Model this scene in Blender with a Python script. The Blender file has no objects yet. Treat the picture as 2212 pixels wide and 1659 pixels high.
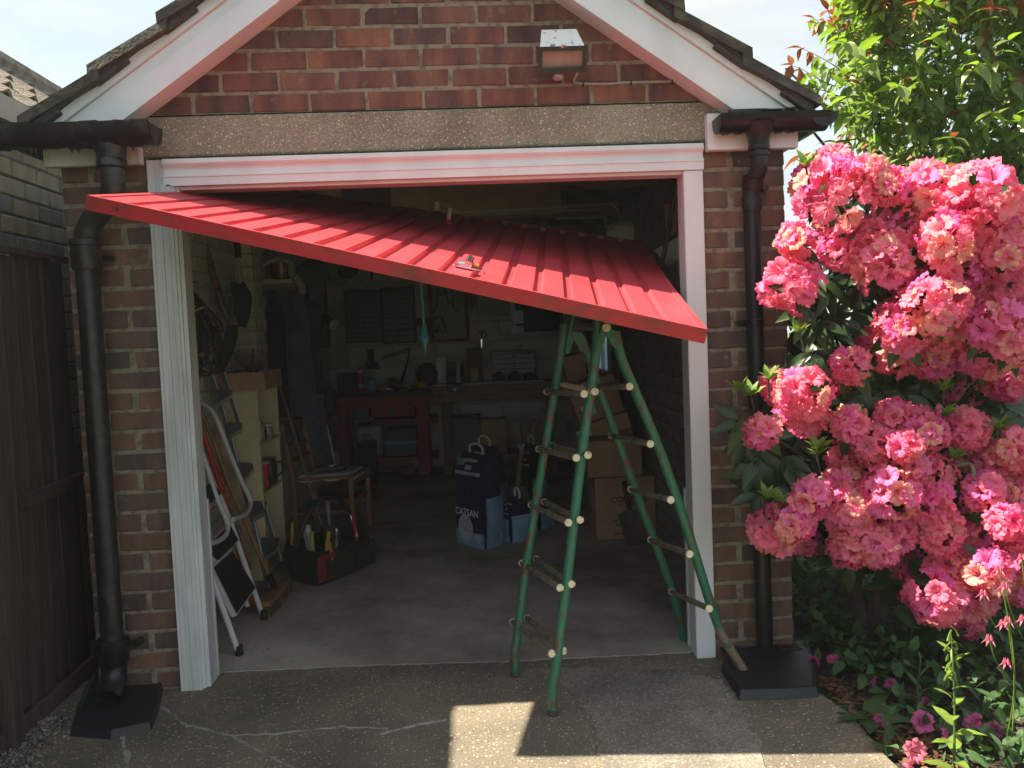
import bpy, math, random
import numpy as np
from mathutils import Vector, Matrix
random.seed(7); rng = np.random.default_rng(7)
S = bpy.context.scene; COL = S.collection
PI = math.pi
# ------------------------------------------------------------------ camera, sky, sun, exposure
CAM = Vector((0.3534, -3.4668, 1.3996))
AR = Vector((0.99772, -0.05384, -0.04082)).normalized()
AF = Vector((0.05126, 0.99678, -0.06167)).normalized()
AU = AR.cross(AF).normalized(); AR = AF.cross(AU).normalized()
FPX = 1840.6
cam = bpy.data.objects.new('camera', bpy.data.cameras.new('camera')); COL.objects.link(cam)
cam.matrix_world = Matrix(((AR.x, AU.x, -AF.x, CAM.x), (AR.y, AU.y, -AF.y, CAM.y), (AR.z, AU.z, -AF.z, CAM.z), (0, 0, 0, 1)))
cam.data.sensor_width = 36; cam.data.lens = 36*FPX/2212; cam.data.clip_start = 0.05; cam.data.clip_end = 2000
S.camera = cam
SUN = Vector((-0.70, 0.040, 1.0)).normalized()
w = bpy.data.worlds.new('World'); S.world = w; w.use_nodes = True
N = w.node_tree.nodes; L = w.node_tree.links; N.clear()
wo = N.new('ShaderNodeOutputWorld'); bg = N.new('ShaderNodeBackground'); bg.inputs[1].default_value = 0.11
sky = N.new('ShaderNodeTexSky'); sky.sky_type = 'NISHITA'; sky.sun_disc = False
sky.sun_elevation = math.asin(SUN.z); sky.sun_rotation = math.atan2(SUN.x, SUN.y)
sky.air_density = 1.0; sky.dust_density = 2.0
tc = N.new('ShaderNodeTexCoord'); mp = N.new('ShaderNodeMapping'); mp.inputs['Scale'].default_value = (1, 1, 2.6)
nz = N.new('ShaderNodeTexNoise'); nz.inputs['Scale'].default_value = 2.3; nz.inputs['Detail'].default_value = 7; nz.inputs['Roughness'].default_value = 0.55
cr = N.new('ShaderNodeValToRGB'); cr.color_ramp.elements[0].position = 0.36; cr.color_ramp.elements[1].position = 0.62
cr.color_ramp.elements[0].color = (0.62, 0.62, 0.62, 1)
n2 = N.new('ShaderNodeTexNoise'); n2.inputs['Scale'].default_value = 4.5; n2.inputs['Detail'].default_value = 5
c2 = N.new('ShaderNodeValToRGB'); c2.color_ramp.elements[0].color = (1.70, 1.82, 1.80, 1); c2.color_ramp.elements[1].color = (2.75, 2.85, 2.78, 1)
c2.color_ramp.elements[0].position = 0.35; c2.color_ramp.elements[1].position = 0.68
mx = N.new('ShaderNodeMix'); mx.data_type = 'RGBA'
L.new(tc.outputs['Generated'], mp.inputs[0]); L.new(mp.outputs[0], nz.inputs['Vector']); L.new(mp.outputs[0], n2.inputs['Vector'])
L.new(nz.outputs[0], cr.inputs[0]); L.new(n2.outputs[0], c2.inputs[0]); L.new(cr.outputs[0], mx.inputs[0])
L.new(sky.outputs[0], mx.inputs[6]); L.new(c2.outputs[0], mx.inputs[7]); L.new(mx.outputs[2], bg.inputs[0]); L.new(bg.outputs[0], wo.inputs[0])
sl = bpy.data.lights.new('sun', 'SUN'); sl.energy = 4.4; sl.angle = math.radians(0.55); sl.color = (1.0, 0.86, 0.67)
so = bpy.data.objects.new('sun', sl); COL.objects.link(so); so.location = (-4, 0, 8)
so.rotation_euler = SUN.to_track_quat('Z', 'Y').to_euler()
S.view_settings.view_transform = 'Standard'; S.view_settings.look = 'None'; S.view_settings.gamma = 1
S.view_settings.exposure = 1.86; S.view_settings.use_curve_mapping = False
S.render.engine = 'CYCLES'; S.cycles.max_bounces = 12; S.cycles.diffuse_bounces = 8; S.cycles.use_denoising = True
S.cycles.caustics_reflective = False; S.cycles.caustics_refractive = False; S.cycles.sample_clamp_indirect = 6

# ------------------------------------------------------------------ helpers
def ray(px, py): return AF + AR*((px-1106)/FPX) + AU*((829.5-py)/FPX)
def at(px, py, y): d = ray(px, py); return CAM + d*((y-CAM.y)/d.y)
def atx(px, py, x): d = ray(px, py); return CAM + d*((x-CAM.x)/d.x)
def atz(px, py, z=0.0): d = ray(px, py); return CAM + d*((z-CAM.z)/d.z)
def atp(px, py, P, n): d = ray(px, py); return CAM + d*((Vector(P)-CAM).dot(n)/d.dot(n))
def lin(c): c /= 255.0; return c/12.92 if c <= 0.04045 else ((c+0.055)/1.055)**2.4
def C(r, g, b, k=1.0): return (lin(r)*k, lin(g)*k, lin(b)*k, 1)
MATS = {}
def mat(name, col, rough=0.7, var=0.25, scale=8.0, bump=0.2, bscale=60.0, col2=None, metal=0.0, spec=0.5, objvar=0.0, island=0.0, trans=None, coat=0.0, dist=0.01, detail=5, w2=(0.45, 0.65), stretch=None, em=None):
    m = bpy.data.materials.new(name); m.use_nodes = True; nt = m.node_tree; n = nt.nodes; l = nt.links
    b = n['Principled BSDF']; b.inputs['Roughness'].default_value = rough; b.inputs['Metallic'].default_value = metal
    b.inputs['Specular IOR Level'].default_value = spec; b.inputs['Coat Weight'].default_value = coat
    t = n.new('ShaderNodeTexCoord'); vec = t.outputs['Object']
    if stretch:
        mpn = n.new('ShaderNodeMapping'); mpn.inputs['Scale'].default_value = stretch; l.new(vec, mpn.inputs[0]); vec = mpn.outputs[0]
    a = n.new('ShaderNodeTexNoise'); a.inputs['Scale'].default_value = scale; a.inputs['Detail'].default_value = detail; l.new(vec, a.inputs['Vector'])
    r = n.new('ShaderNodeValToRGB'); r.color_ramp.elements[0].position = w2[0]; r.color_ramp.elements[1].position = w2[1]
    c = Vector(col[:3]); k = col2[:3] if col2 else tuple(c*(1-var))
    r.color_ramp.elements[0].color = (*col[:3], 1); r.color_ramp.elements[1].color = (*k, 1)
    l.new(a.outputs[0], r.inputs[0]); out = r.outputs[0]
    if objvar or island:
        h = n.new('ShaderNodeHueSaturation'); 
        src = None
        if objvar:
            oi = n.new('ShaderNodeObjectInfo'); src = oi.outputs['Random']
        if island:
            g = n.new('ShaderNodeNewGeometry'); gi = g.outputs['Random Per Island']
            if src is not None:
                ad = n.new('ShaderNodeMath'); ad.operation = 'ADD'; l.new(src, ad.inputs[0]); l.new(gi, ad.inputs[1])
                fr = n.new('ShaderNodeMath'); fr.operation = 'FRACT'; l.new(ad.outputs[0], fr.inputs[0]); src = fr.outputs[0]
            else: src = gi
        q = max(objvar, island)
        mr = n.new('ShaderNodeMapRange'); mr.inputs[3].default_value = 1-q; mr.inputs[4].default_value = 1+q; l.new(src, mr.inputs[0]); l.new(mr.outputs[0], h.inputs['Value'])
        l.new(out, h.inputs['Color']); out = h.outputs[0]
    l.new(out, b.inputs['Base Color'])
    if bump:
        bn = n.new('ShaderNodeTexNoise'); bn.inputs['Scale'].default_value = bscale; bn.inputs['Detail'].default_value = 4; l.new(vec, bn.inputs['Vector'])
        bp = n.new('ShaderNodeBump'); bp.inputs['Strength'].default_value = bump; bp.inputs['Distance'].default_value = dist
        l.new(bn.outputs[0], bp.inputs['Height']); l.new(bp.outputs[0], b.inputs['Normal'])
    if trans:
        tr = n.new('ShaderNodeBsdfTranslucent'); tm = n.new('ShaderNodeMix'); tm.data_type = 'RGBA'; tm.blend_type = 'MULTIPLY'; tm.inputs[0].default_value = 1
        l.new(out, tm.inputs[6]); tm.inputs[7].default_value = (*trans[1][:3], 1); l.new(tm.outputs[2], tr.inputs[0])
        ms = n.new('ShaderNodeMixShader'); ms.inputs[0].default_value = trans[0]; l.new(b.outputs[0], ms.inputs[1]); l.new(tr.outputs[0], ms.inputs[2])
        l.new(ms.outputs[0], n['Material Output'].inputs[0])
    MATS[name] = m; return m
ORG = {}
def tag(o, label=None, cat=None, group=None, kind=None):
    if label: o['label'] = label
    if cat: o['category'] = cat
    if group: o['group'] = group
    if kind: o['kind'] = kind
    return o
def thing(name, label, cat, loc=(0, 0, 0), group=None):
    o = bpy.data.objects.new(name, None); o.empty_display_size = 0.1; COL.objects.link(o); o.location = loc
    ORG[o.name] = Vector(loc); return tag(o, label, cat, group)
def org(p): return ORG.get(p.name, Vector((0, 0, 0))) if p else Vector((0, 0, 0))
def link(name, me, parent=None, loc=None):
    o = bpy.data.objects.new(name, me); COL.objects.link(o)
    if parent: o.parent = parent; ORG[o.name] = org(parent)
    if loc is not None: o.location = Vector(loc)-org(parent)
    return o
def frame(z, hint=Vector((0, 0, 1))):
    z = Vector(z).normalized(); x = hint.cross(z)
    if x.length < 1e-4: x = Vector((1, 0, 0)).cross(z)
    x.normalize(); return x, z.cross(x), z
class MB:
    def __init__(s): s.v = []; s.f = []; s.m = []; s.mi = 0
    def add(s, vs, fs):
        k = len(s.v); s.v += [tuple(v) for v in vs]; s.f += [tuple(k+i for i in f) for f in fs]; s.m += [s.mi]*len(fs); return s
    def box(s, lo, hi, b=0.0, M=None):
        c = [(lo[i]+hi[i])/2 for i in range(3)]; h = [abs(hi[i]-lo[i])/2 for i in range(3)]
        if b <= 0:
            vs = [Vector((c[0]+x*h[0], c[1]+y*h[1], c[2]+z*h[2])) for x in (-1, 1) for y in (-1, 1) for z in (-1, 1)]
            fs = [(0, 1, 3, 2), (4, 6, 7, 5), (0, 4, 5, 1), (2, 3, 7, 6), (0, 2, 6, 4), (1, 5, 7, 3)]
        else:
            b = min(b, min(h)*0.9); vs = []; ix = {}
            for x in (-1, 1):
                for y in (-1, 1):
                    for z in (-1, 1):
                        for a in range(3):
                            p = [x*h[0], y*h[1], z*h[2]]; sg = (x, y, z)
                            for q in range(3):
                                if q != a: p[q] -= sg[q]*b
                            ix[(x, y, z, a)] = len(vs); vs.append(Vector((c[0]+p[0], c[1]+p[1], c[2]+p[2])))
            fs = []
            I = lambda sg, a: ix[(sg[0], sg[1], sg[2], a)]
            for a in range(3):
                u, w_ = [q for q in range(3) if q != a]
                for sa in (-1, 1):
                    o = []
                    for su, sw in ((-1, -1), (1, -1), (1, 1), (-1, 1)):
                        t = [0, 0, 0]; t[a] = sa; t[u] = su; t[w_] = sw; o.append(I(t, a))
                    fs.append(tuple(o))
            for a in range(3):   # edges along axis a
                u, w_ = [q for q in range(3) if q != a]
                for su in (-1, 1):
                    for sw in (-1, 1):
                        t0 = [0]*3; t1 = [0]*3; t0[a] = -1; t1[a] = 1; t0[u] = t1[u] = su; t0[w_] = t1[w_] = sw
                        fs.append((I(t0, u), I(t1, u), I(t1, w_), I(t0, w_)))
            for x in (-1, 1):
                for y in (-1, 1):
                    for z in (-1, 1): fs.append(tuple(I((x, y, z), a) for a in range(3)))
        if M is not None: vs = [M @ v for v in vs]
        return s.add(vs, fs)
    def obox(s, c, ax, ay, az, h, b=0.0):   # oriented box: centre, axes, half sizes
        M = Matrix(((ax[0], ay[0], az[0], c[0]), (ax[1], ay[1], az[1], c[1]), (ax[2], ay[2], az[2], c[2]), (0, 0, 0, 1)))
        return s.box((-h[0], -h[1], -h[2]), (h[0], h[1], h[2]), b, M)
    def beam(s, a, b, w_, t, hint=(0, 0, 1), bev=0.0):
        a = Vector(a); b = Vector(b); x, y, z = frame(b-a, Vector(hint)); return s.obox((a+b)/2, x, y, z, (w_/2, t/2, (b-a).length/2), bev)
    def tube(s, pts, r, n=10, caps=True, closed=False):
        pts = [Vector(p) for p in pts]; rs = r if isinstance(r, (list, tuple)) else [r]*len(pts); vs = []; px = None
        for i, p in enumerate(pts):
            if closed: d = pts[(i+1) % len(pts)]-pts[i-1]
            else: d = (pts[min(i+1, len(pts)-1)]-pts[max(i-1, 0)])
            d.normalize()
            if px is None: x, y, z = frame(d)
            else:
                x = px-d*px.dot(d)
                x = x.normalized() if x.length > 1e-6 else frame(d)[0]
                y = d.cross(x)
            px = x
            for k in range(n):
                a = 2*PI*k/n; vs.append(p+(x*math.cos(a)+y*math.sin(a))*rs[i])
        fs = []; m = len(pts)
        for i in range(m if closed else m-1):
            j = (i+1) % m
            for k in range(n): fs.append((i*n+k, i*n+(k+1) % n, j*n+(k+1) % n, j*n+k))
        if caps and not closed: fs += [tuple(range(n))[::-1], tuple((m-1)*n+k for k in range(n))]
        return s.add(vs, fs)
    def lathe(s, prof, c=(0, 0, 0), ax=(0, 0, 1), n=20, sx=1.0):   # prof: (r, h)
        x, y, z = frame(ax); c = Vector(c); vs = []; fs = []
        if tuple(ax) == (0, 0, 1): x, y, z = Vector((1, 0, 0)), Vector((0, 1, 0)), Vector((0, 0, 1))
        for r, h in prof:
            for k in range(n): a = 2*PI*k/n; vs.append(c+(x*math.cos(a)*sx+y*math.sin(a))*max(r, 1e-4)+z*h)
        for i in range(len(prof)-1):
            for k in range(n): fs.append((i*n+k, i*n+(k+1) % n, (i+1)*n+(k+1) % n, (i+1)*n+k))
        if prof[0][0] > 1e-3: fs.append(tuple(range(n))[::-1])
        if prof[-1][0] > 1e-3: fs.append(tuple((len(prof)-1)*n+k for k in range(n)))
        return s.add(vs, fs)
    def prism(s, poly, ext):   # closed planar polygon of 3D points swept by ext
        a = [Vector(p) for p in poly]; e = Vector(ext); n = len(a)
        return s.add(a+[p+e for p in a], [tuple(range(n))[::-1], tuple(range(n, 2*n))]+[(i, (i+1) % n, n+(i+1) % n, n+i) for i in range(n)])
    def grid(s, rows):
        m = len(rows[0]); vs = [v for r_ in rows for v in r_]
        return s.add(vs, [(i*m+j, i*m+j+1, (i+1)*m+j+1, (i+1)*m+j) for i in range(len(rows)-1) for j in range(m-1)])
    def mesh(s, name, mats, smooth=False, off=None):
        me = bpy.data.meshes.new(name)
        vs = s.v if off is None else [(a-off[0], b-off[1], c-off[2]) for a, b, c in s.v]
        me.from_pydata(vs, [], s.f)
        for m in (mats if isinstance(mats, (list, tuple)) else [mats]): me.materials.append(m)
        if isinstance(mats, (list, tuple)) and len(mats) > 1: me.polygons.foreach_set('material_index', s.m)
        bm = bmesh.new(); bm.from_mesh(me); bmesh.ops.recalc_face_normals(bm, faces=bm.faces); bm.to_mesh(me); bm.free()
        if smooth:
            me.polygons.foreach_set('use_smooth', [True]*len(me.polygons)); me.set_sharp_from_angle(angle=math.radians(42))
        return me
    def build(s, name, mats, parent=None, smooth=False, label=None, cat=None, group=None, kind=None):
        o = link(name, s.mesh(name, mats, smooth, org(parent)), parent); return tag(o, label, cat, group, kind)
import bmesh
def solo(name, mb, m, label, cat, group=None, smooth=True, kind=None):   # a thing that is one mesh, origin at its base
    a = np.array(mb.v); c = Vector((float(a[:, 0].mean()), float(a[:, 1].mean()), float(a[:, 2].min())))
    o = link(name, mb.mesh(name, m, smooth, c)); o.location = c; ORG[o.name] = c
    return tag(o, label, cat, group, kind)
def text(body, name, m, c, right, up, h, parent, ext=0.0006, align='CENTER'):
    cu = bpy.data.curves.new(name, 'FONT'); cu.body = body; cu.size = 1; cu.align_x = align; cu.extrude = ext/h; cu.resolution_u = 10; cu.offset = 0.012
    t = bpy.data.objects.new(name, cu); me = bpy.data.meshes.new_from_object(t)
    r = Vector(right).normalized(); u = Vector(up).normalized(); nn = r.cross(u)
    M = Matrix(((r.x, u.x, nn.x, c[0]), (r.y, u.y, nn.y, c[1]), (r.z, u.z, nn.z, c[2]), (0, 0, 0, 1))) @ Matrix.Scale(h*1.4, 4)
    me.transform(Matrix.Translation(-org(parent)) @ M); me.materials.clear(); me.materials.append(m)
    bpy.data.objects.remove(t); bpy.data.curves.remove(cu); me.name = name
    return link(name, me, parent)
def joined(name, base, mats, insts, parent=None, smooth=True):   # insts: (base index, 4x4 Matrix, material index)
    V = []; F = []; MI = []; k = 0; o = np.array(org(parent))
    B = [(np.array(b.v), b.f) for b in base]
    for bi, M, mi in insts:
        v, f = B[bi]; A = np.array(M); V.append(v @ A[:3, :3].T+A[:3, 3]-o); F += [tuple(i+k for i in q) for q in f]; MI += [mi]*len(f); k += len(v)
    V = np.concatenate(V); me = bpy.data.meshes.new(name)
    ln = np.array([len(f) for f in F]); lv = np.concatenate([np.array(f) for f in F]) if len(F) < 1 else np.fromiter((i for f in F for i in f), dtype=np.int32)
    me.vertices.add(len(V)); me.vertices.foreach_set('co', V.astype(np.float32).ravel())
    me.loops.add(len(lv)); me.loops.foreach_set('vertex_index', lv); me.polygons.add(len(F))
    me.polygons.foreach_set('loop_start', np.concatenate([[0], np.cumsum(ln)[:-1]]).astype(np.int32))
    for m in mats: me.materials.append(m)
    me.polygons.foreach_set('material_index', np.array(MI, dtype=np.int32))
    me.polygons.foreach_set('use_smooth', np.full(len(F), smooth)); me.update(calc_edges=True); me.validate()
    return link(name, me, parent)
def orient(p, z, roll=0.0, s=1.0, hint=None):   # matrix whose +Z is z
    x, y, z = frame(z, hint or Vector((0.02, 0.01, 1)).normalized()); R_ = Matrix(((x.x, y.x, z.x), (x.y, y.y, z.y), (x.z, y.z, z.z))).to_4x4()
    return Matrix.Translation(Vector(p)) @ R_ @ Matrix.Rotation(roll, 4, 'Z') @ Matrix.Scale(s, 4)
def rv(a=1.0): return Vector((random.uniform(-a, a), random.uniform(-a, a), random.uniform(-a, a)))
def arc(c, r, a0, a1, u, v, n=8): return [Vector(c)+(Vector(u)*math.cos(a0+(a1-a0)*i/n)+Vector(v)*math.sin(a0+(a1-a0)*i/n))*r for i in range(n+1)]
def smoothpath(P, n=6):
    P = [Vector(p) for p in P]; out = []
    for i in range(len(P)-1):
        a = P[max(i-1, 0)]; b = P[i]; c = P[i+1]; d = P[min(i+2, len(P)-1)]
        for k in range(n):
            t = k/n; out.append(0.5*((2*b)+(c-a)*t+(2*a-5*b+4*c-d)*t*t+(3*b-a-3*c+d)*t**3))
    return out+[P[-1]]
# ------------------------------------------------------------------ materials
def brickmat(name, cols, mort=False, var=0.25):
    m = bpy.data.materials.new(name); m.use_nodes = True; nt = m.node_tree; n = nt.nodes; l = nt.links; b = n['Principled BSDF']
    b.inputs['Roughness'].default_value = 0.9; b.inputs['Specular IOR Level'].default_value = 0.25
    t = n.new('ShaderNodeTexCoord'); oi = n.new('ShaderNodeObjectInfo')
    mu = n.new('ShaderNodeMath'); mu.operation = 'MULTIPLY'; mu.inputs[1].default_value = 37; l.new(oi.outputs['Random'], mu.inputs[0])
    mp = n.new('ShaderNodeMapping'); mp.inputs['Scale'].default_value = (1, 1, 0.22); l.new(t.outputs['Object'], mp.inputs[0])
    a = n.new('ShaderNodeTexNoise'); a.noise_dimensions = '4D'; a.inputs['Scale'].default_value = 13; a.inputs['Detail'].default_value = 3; a.inputs['Roughness'].default_value = 0.45
    l.new(mp.outputs[0], a.inputs['Vector']); l.new(mu.outputs[0], a.inputs['W'])
    r = n.new('ShaderNodeValToRGB'); r.color_ramp.elements[0].position = 0.30; r.color_ramp.elements[1].position = 0.72
    r.color_ramp.elements[0].color = (*cols[0], 1); r.color_ramp.elements[1].color = (*cols[2], 1); e = r.color_ramp.elements.new(0.5); e.color = (*cols[1], 1)
    l.new(a.outputs[0], r.inputs[0])
    rr = n.new('ShaderNodeValToRGB'); rr.color_ramp.interpolation = 'LINEAR'; E_ = rr.color_ramp.elements
    E_[0].position = 0; E_[0].color = (1.08, 0.97, 0.94, 1); E_[1].position = 1; E_[1].color = (0.80, 0.93, 1.0, 1)
    for p_, c_ in ((0.35, (0.92, 0.95, 1.0)), (0.5, (1.15, 1.03, 0.9)), (0.78, (0.98, 0.98, 0.98)), (0.88, (0.58, 0.62, 0.72))): q = E_.new(p_); q.color = (*c_, 1)
    l.new(oi.outputs['Random'], rr.inputs[0])
    mm = n.new('ShaderNodeMix'); mm.data_type = 'RGBA'; mm.blend_type = 'MULTIPLY'; mm.inputs[0].default_value = 1; l.new(r.outputs[0], mm.inputs[6]); l.new(rr.outputs[0], mm.inputs[7])
    sp = n.new('ShaderNodeTexNoise'); sp.noise_dimensions = '4D'; sp.inputs['Scale'].default_value = 120; sp.inputs['Detail'].default_value = 6; sp.inputs['Roughness'].default_value = 0.7
    l.new(t.outputs['Object'], sp.inputs['Vector']); l.new(mu.outputs[0], sp.inputs['W'])
    s2 = n.new('ShaderNodeMapRange'); s2.inputs[1].default_value = 0.3; s2.inputs[2].default_value = 0.75; s2.inputs[3].default_value = 1-var; s2.inputs[4].default_value = 1+var; l.new(sp.outputs[0], s2.inputs[0])
    m3 = n.new('ShaderNodeVectorMath'); m3.operation = 'MULTIPLY'; l.new(mm.outputs[2], m3.inputs[0]); l.new(s2.outputs[0], m3.inputs[1]); last = m3.outputs[0]
    # lime bloom and chips: pale blotches
    bl = n.new('ShaderNodeTexNoise'); bl.noise_dimensions = '4D'; bl.inputs['Scale'].default_value = 22; bl.inputs['Detail'].default_value = 6; l.new(t.outputs['Object'], bl.inputs['Vector']); l.new(mu.outputs[0], bl.inputs['W'])
    br = n.new('ShaderNodeMapRange'); br.inputs[1].default_value = 0.63; br.inputs[2].default_value = 0.76; br.inputs[3].default_value = 0; br.inputs[4].default_value = 0.5; l.new(bl.outputs[0], br.inputs[0])
    m4 = n.new('ShaderNodeMix'); m4.data_type = 'RGBA'; l.new(br.outputs[0], m4.inputs[0]); l.new(last, m4.inputs[6]); m4.inputs[7].default_value = (0.34, 0.27, 0.22, 1)
    l.new(m4.outputs[2], b.inputs['Base Color'])
    bp = n.new('ShaderNodeBump'); bp.inputs['Strength'].default_value = 0.45; bp.inputs['Distance'].default_value = 0.004; l.new(sp.outputs[0], bp.inputs['Height']); l.new(bp.outputs[0], b.inputs['Normal'])
    MATS[name] = m; return m
def concrete(name, base, dark, stone, sscale=90, smix=0.5, rough=0.9, blot=1.6, bump=0.5, patch=None):
    m = bpy.data.materials.new(name); m.use_nodes = True; nt = m.node_tree; n = nt.nodes; l = nt.links; b = n['Principled BSDF']
    b.inputs['Roughness'].default_value = rough; b.inputs['Specular IOR Level'].default_value = 0.3
    t = n.new('ShaderNodeTexCoord')
    a = n.new('ShaderNodeTexNoise'); a.inputs['Scale'].default_value = blot; a.inputs['Detail'].default_value = 9; a.inputs['Roughness'].default_value = 0.62; l.new(t.outputs['Object'], a.inputs['Vector'])
    r = n.new('ShaderNodeValToRGB'); r.color_ramp.elements[0].position = 0.38; r.color_ramp.elements[1].position = 0.62; r.color_ramp.elements[0].color = (*dark, 1); r.color_ramp.elements[1].color = (*base, 1); l.new(a.outputs[0], r.inputs[0])
    v = n.new('ShaderNodeTexVoronoi'); v.inputs['Scale'].default_value = sscale; v.inputs['Randomness'].default_value = 1; l.new(t.outputs['Object'], v.inputs['Vector'])
    bw = n.new('ShaderNodeSeparateColor'); l.new(v.outputs['Color'], bw.inputs[0])
    sm = n.new('ShaderNodeMapRange'); sm.inputs[1].default_value = 0.62; sm.inputs[2].default_value = 0.90; sm.inputs[3].default_value = 0; sm.inputs[4].default_value = smix; l.new(bw.outputs[0], sm.inputs[0])
    dm = n.new('ShaderNodeMapRange'); dm.inputs[1].default_value = 0.28; dm.inputs[2].default_value = 0.42; dm.inputs[3].default_value = 1; dm.inputs[4].default_value = 0; l.new(v.outputs['Distance'], dm.inputs[0])
    mu = n.new('ShaderNodeMath'); mu.operation = 'MULTIPLY'; l.new(sm.outputs[0], mu.inputs[0]); l.new(dm.outputs[0], mu.inputs[1])
    sc = n.new('ShaderNodeValToRGB'); sc.color_ramp.elements[0].color = (stone[0]*0.8, stone[1]*0.70, stone[2]*0.60, 1); sc.color_ramp.elements[1].color = (*stone, 1); l.new(bw.outputs[1], sc.inputs[0])
    mx_ = n.new('ShaderNodeMix'); mx_.data_type = 'RGBA'; l.new(mu.outputs[0], mx_.inputs[0]); l.new(r.outputs[0], mx_.inputs[6]); l.new(sc.outputs[0], mx_.inputs[7]); out = mx_.outputs[2]
    g = n.new('ShaderNodeTexNoise'); g.inputs['Scale'].default_value = sscale*1.6; g.inputs['Detail'].default_value = 5; g.inputs['Roughness'].default_value = 0.75; l.new(t.outputs['Object'], g.inputs['Vector'])
    gm = n.new('ShaderNodeMapRange'); gm.inputs[1].default_value = 0.3; gm.inputs[2].default_value = 0.7; gm.inputs[3].default_value = 0.42; gm.inputs[4].default_value = 1.58; l.new(g.outputs[0], gm.inputs[0])
    vm = n.new('ShaderNodeVectorMath'); vm.operation = 'MULTIPLY'; l.new(out, vm.inputs[0]); l.new(gm.outputs[0], vm.inputs[1]); l.new(vm.outputs[0], b.inputs['Base Color'])
    bp = n.new('ShaderNodeBump'); bp.inputs['Strength'].default_value = bump; bp.inputs['Distance'].default_value = 0.006; l.new(g.outputs[0], bp.inputs['Height']); l.new(bp.outputs[0], b.inputs['Normal'])
    MATS[name] = m; return m
M_brick = brickmat('brick_gable', ((0.080, 0.048, 0.054), (0.172, 0.082, 0.068), (0.27, 0.135, 0.088)))
M_pier = brickmat('brick_pier', ((0.095, 0.070, 0.062), (0.150, 0.098, 0.075), (0.235, 0.138, 0.095)))
M_nbrick = brickmat('brick_neighbour', ((0.24, 0.245, 0.19), (0.31, 0.31, 0.24), (0.38, 0.37, 0.29)), var=0.15)
M_mortar = mat('mortar', (0.28, 0.245, 0.185, 1), 0.95, 0.45, 30, 0.8, 220, dist=0.004)
M_nmort = mat('mortar_grey', (0.12, 0.12, 0.10, 1), 0.95, 0.3, 30, 0.6, 220, dist=0.004)
M_lintel = concrete('lintel_concrete', (0.31, 0.29, 0.225), (0.22, 0.205, 0.155), (0.85, 0.74, 0.58), 120, 1.0, blot=3, bump=0.6)
M_apron = concrete('apron_concrete', (0.235, 0.208, 0.155), (0.125, 0.118, 0.095), (0.60, 0.50, 0.36), 75, 0.8, blot=1.5, bump=0.9)
M_repair = concrete('repair_concrete', (0.255, 0.24, 0.20), (0.14, 0.131, 0.108), (0.50, 0.47, 0.40), 80, 0.6, blot=2.2, bump=0.7)
M_floor = concrete('garage_floor', (0.50, 0.475, 0.41), (0.22, 0.205, 0.175), (0.3, 0.29, 0.26), 160, 0.15, rough=0.8, blot=1.1, bump=0.2)
M_cement = mat('cement_fill', (0.33, 0.325, 0.29, 1), 0.95, 0.5, 25, 0.7, 120)
M_white = mat('white_gloss_paint', (0.74, 0.77, 0.80, 1), 0.38, 0.10, 6, 0.12, 40, stretch=(1, 1, 0.3))
M_whiteworn = mat('worn_white_paint', (0.62, 0.66, 0.66, 1), 0.6, 0.22, 14, 0.35, 50, stretch=(1, 1, 0.15))
M_wall_in = mat('whitewashed_wall', (0.66, 0.63, 0.56, 1), 0.9, 0.22, 5, 0.5, 60, objvar=0.07)
M_wall_inm = mat('whitewashed_joint', (0.48, 0.46, 0.41, 1), 0.95, 0.2, 5, 0.5, 60)
M_block = mat('grey_block', (0.27, 0.26, 0.245, 1), 0.95, 0.3, 9, 0.6, 80, objvar=0.10)
M_blockm = mat('block_joint', (0.34, 0.33, 0.31, 1), 0.95, 0.2, 9, 0.6, 80)
M_tile = mat('roof_tile_concrete', (0.060, 0.057, 0.052, 1), 0.95, 0.5, 18, 0.9, 90, col2=(0.115, 0.11, 0.078, 1), objvar=0.2)
M_tiled = mat('roof_tile_edge', (0.06, 0.058, 0.055, 1), 0.95, 0.4, 18, 0.7, 90)
M_tilen = mat('neighbour_tile', (0.20, 0.18, 0.15, 1), 0.95, 0.5, 14, 0.9, 90, col2=(0.10, 0.09, 0.07, 1), objvar=0.15)
M_tar = mat('tarred_iron', (0.012, 0.013, 0.014, 1), 0.36, 0.5, 20, 0.4, 22, col2=(0.05, 0.052, 0.05, 1), w2=(0.5, 0.75))
M_pvc = mat('black_pvc', (0.010, 0.011, 0.013, 1), 0.30, 0.2, 6, 0.05, 30, spec=0.32)
M_mat_bk = mat('black_plastic_mat', (0.018, 0.020, 0.023, 1), 0.5, 0.3, 12, 0.25, 120)
M_fence = mat('dark_stained_timber', (0.070, 0.052, 0.040, 1), 0.8, 0.4, 7, 0.5, 30, objvar=0.22, stretch=(6, 6, 0.5))
M_red = mat('red_door_paint', (0.54, 0.060, 0.080, 1), 0.40, 0.14, 5, 0.10, 30, col2=(0.43, 0.045, 0.055, 1), w2=(0.4, 0.68), detail=8)
M_redrust = mat('red_edge_paint', (0.46, 0.020, 0.028, 1), 0.45, 0.5, 9, 0.25, 40, col2=(0.13, 0.04, 0.03, 1), w2=(0.48, 0.74))
M_redw = mat('red_bench_paint', (0.30, 0.022, 0.022, 1), 0.6, 0.4, 10, 0.3, 40)
M_green = mat('green_ladder_paint', (0.030, 0.155, 0.088, 1), 0.36, 0.3, 34, 0.5, 70, col2=(0.12, 0.065, 0.045, 1), w2=(0.55, 0.60), stretch=(1, 1, 0.45))
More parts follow.
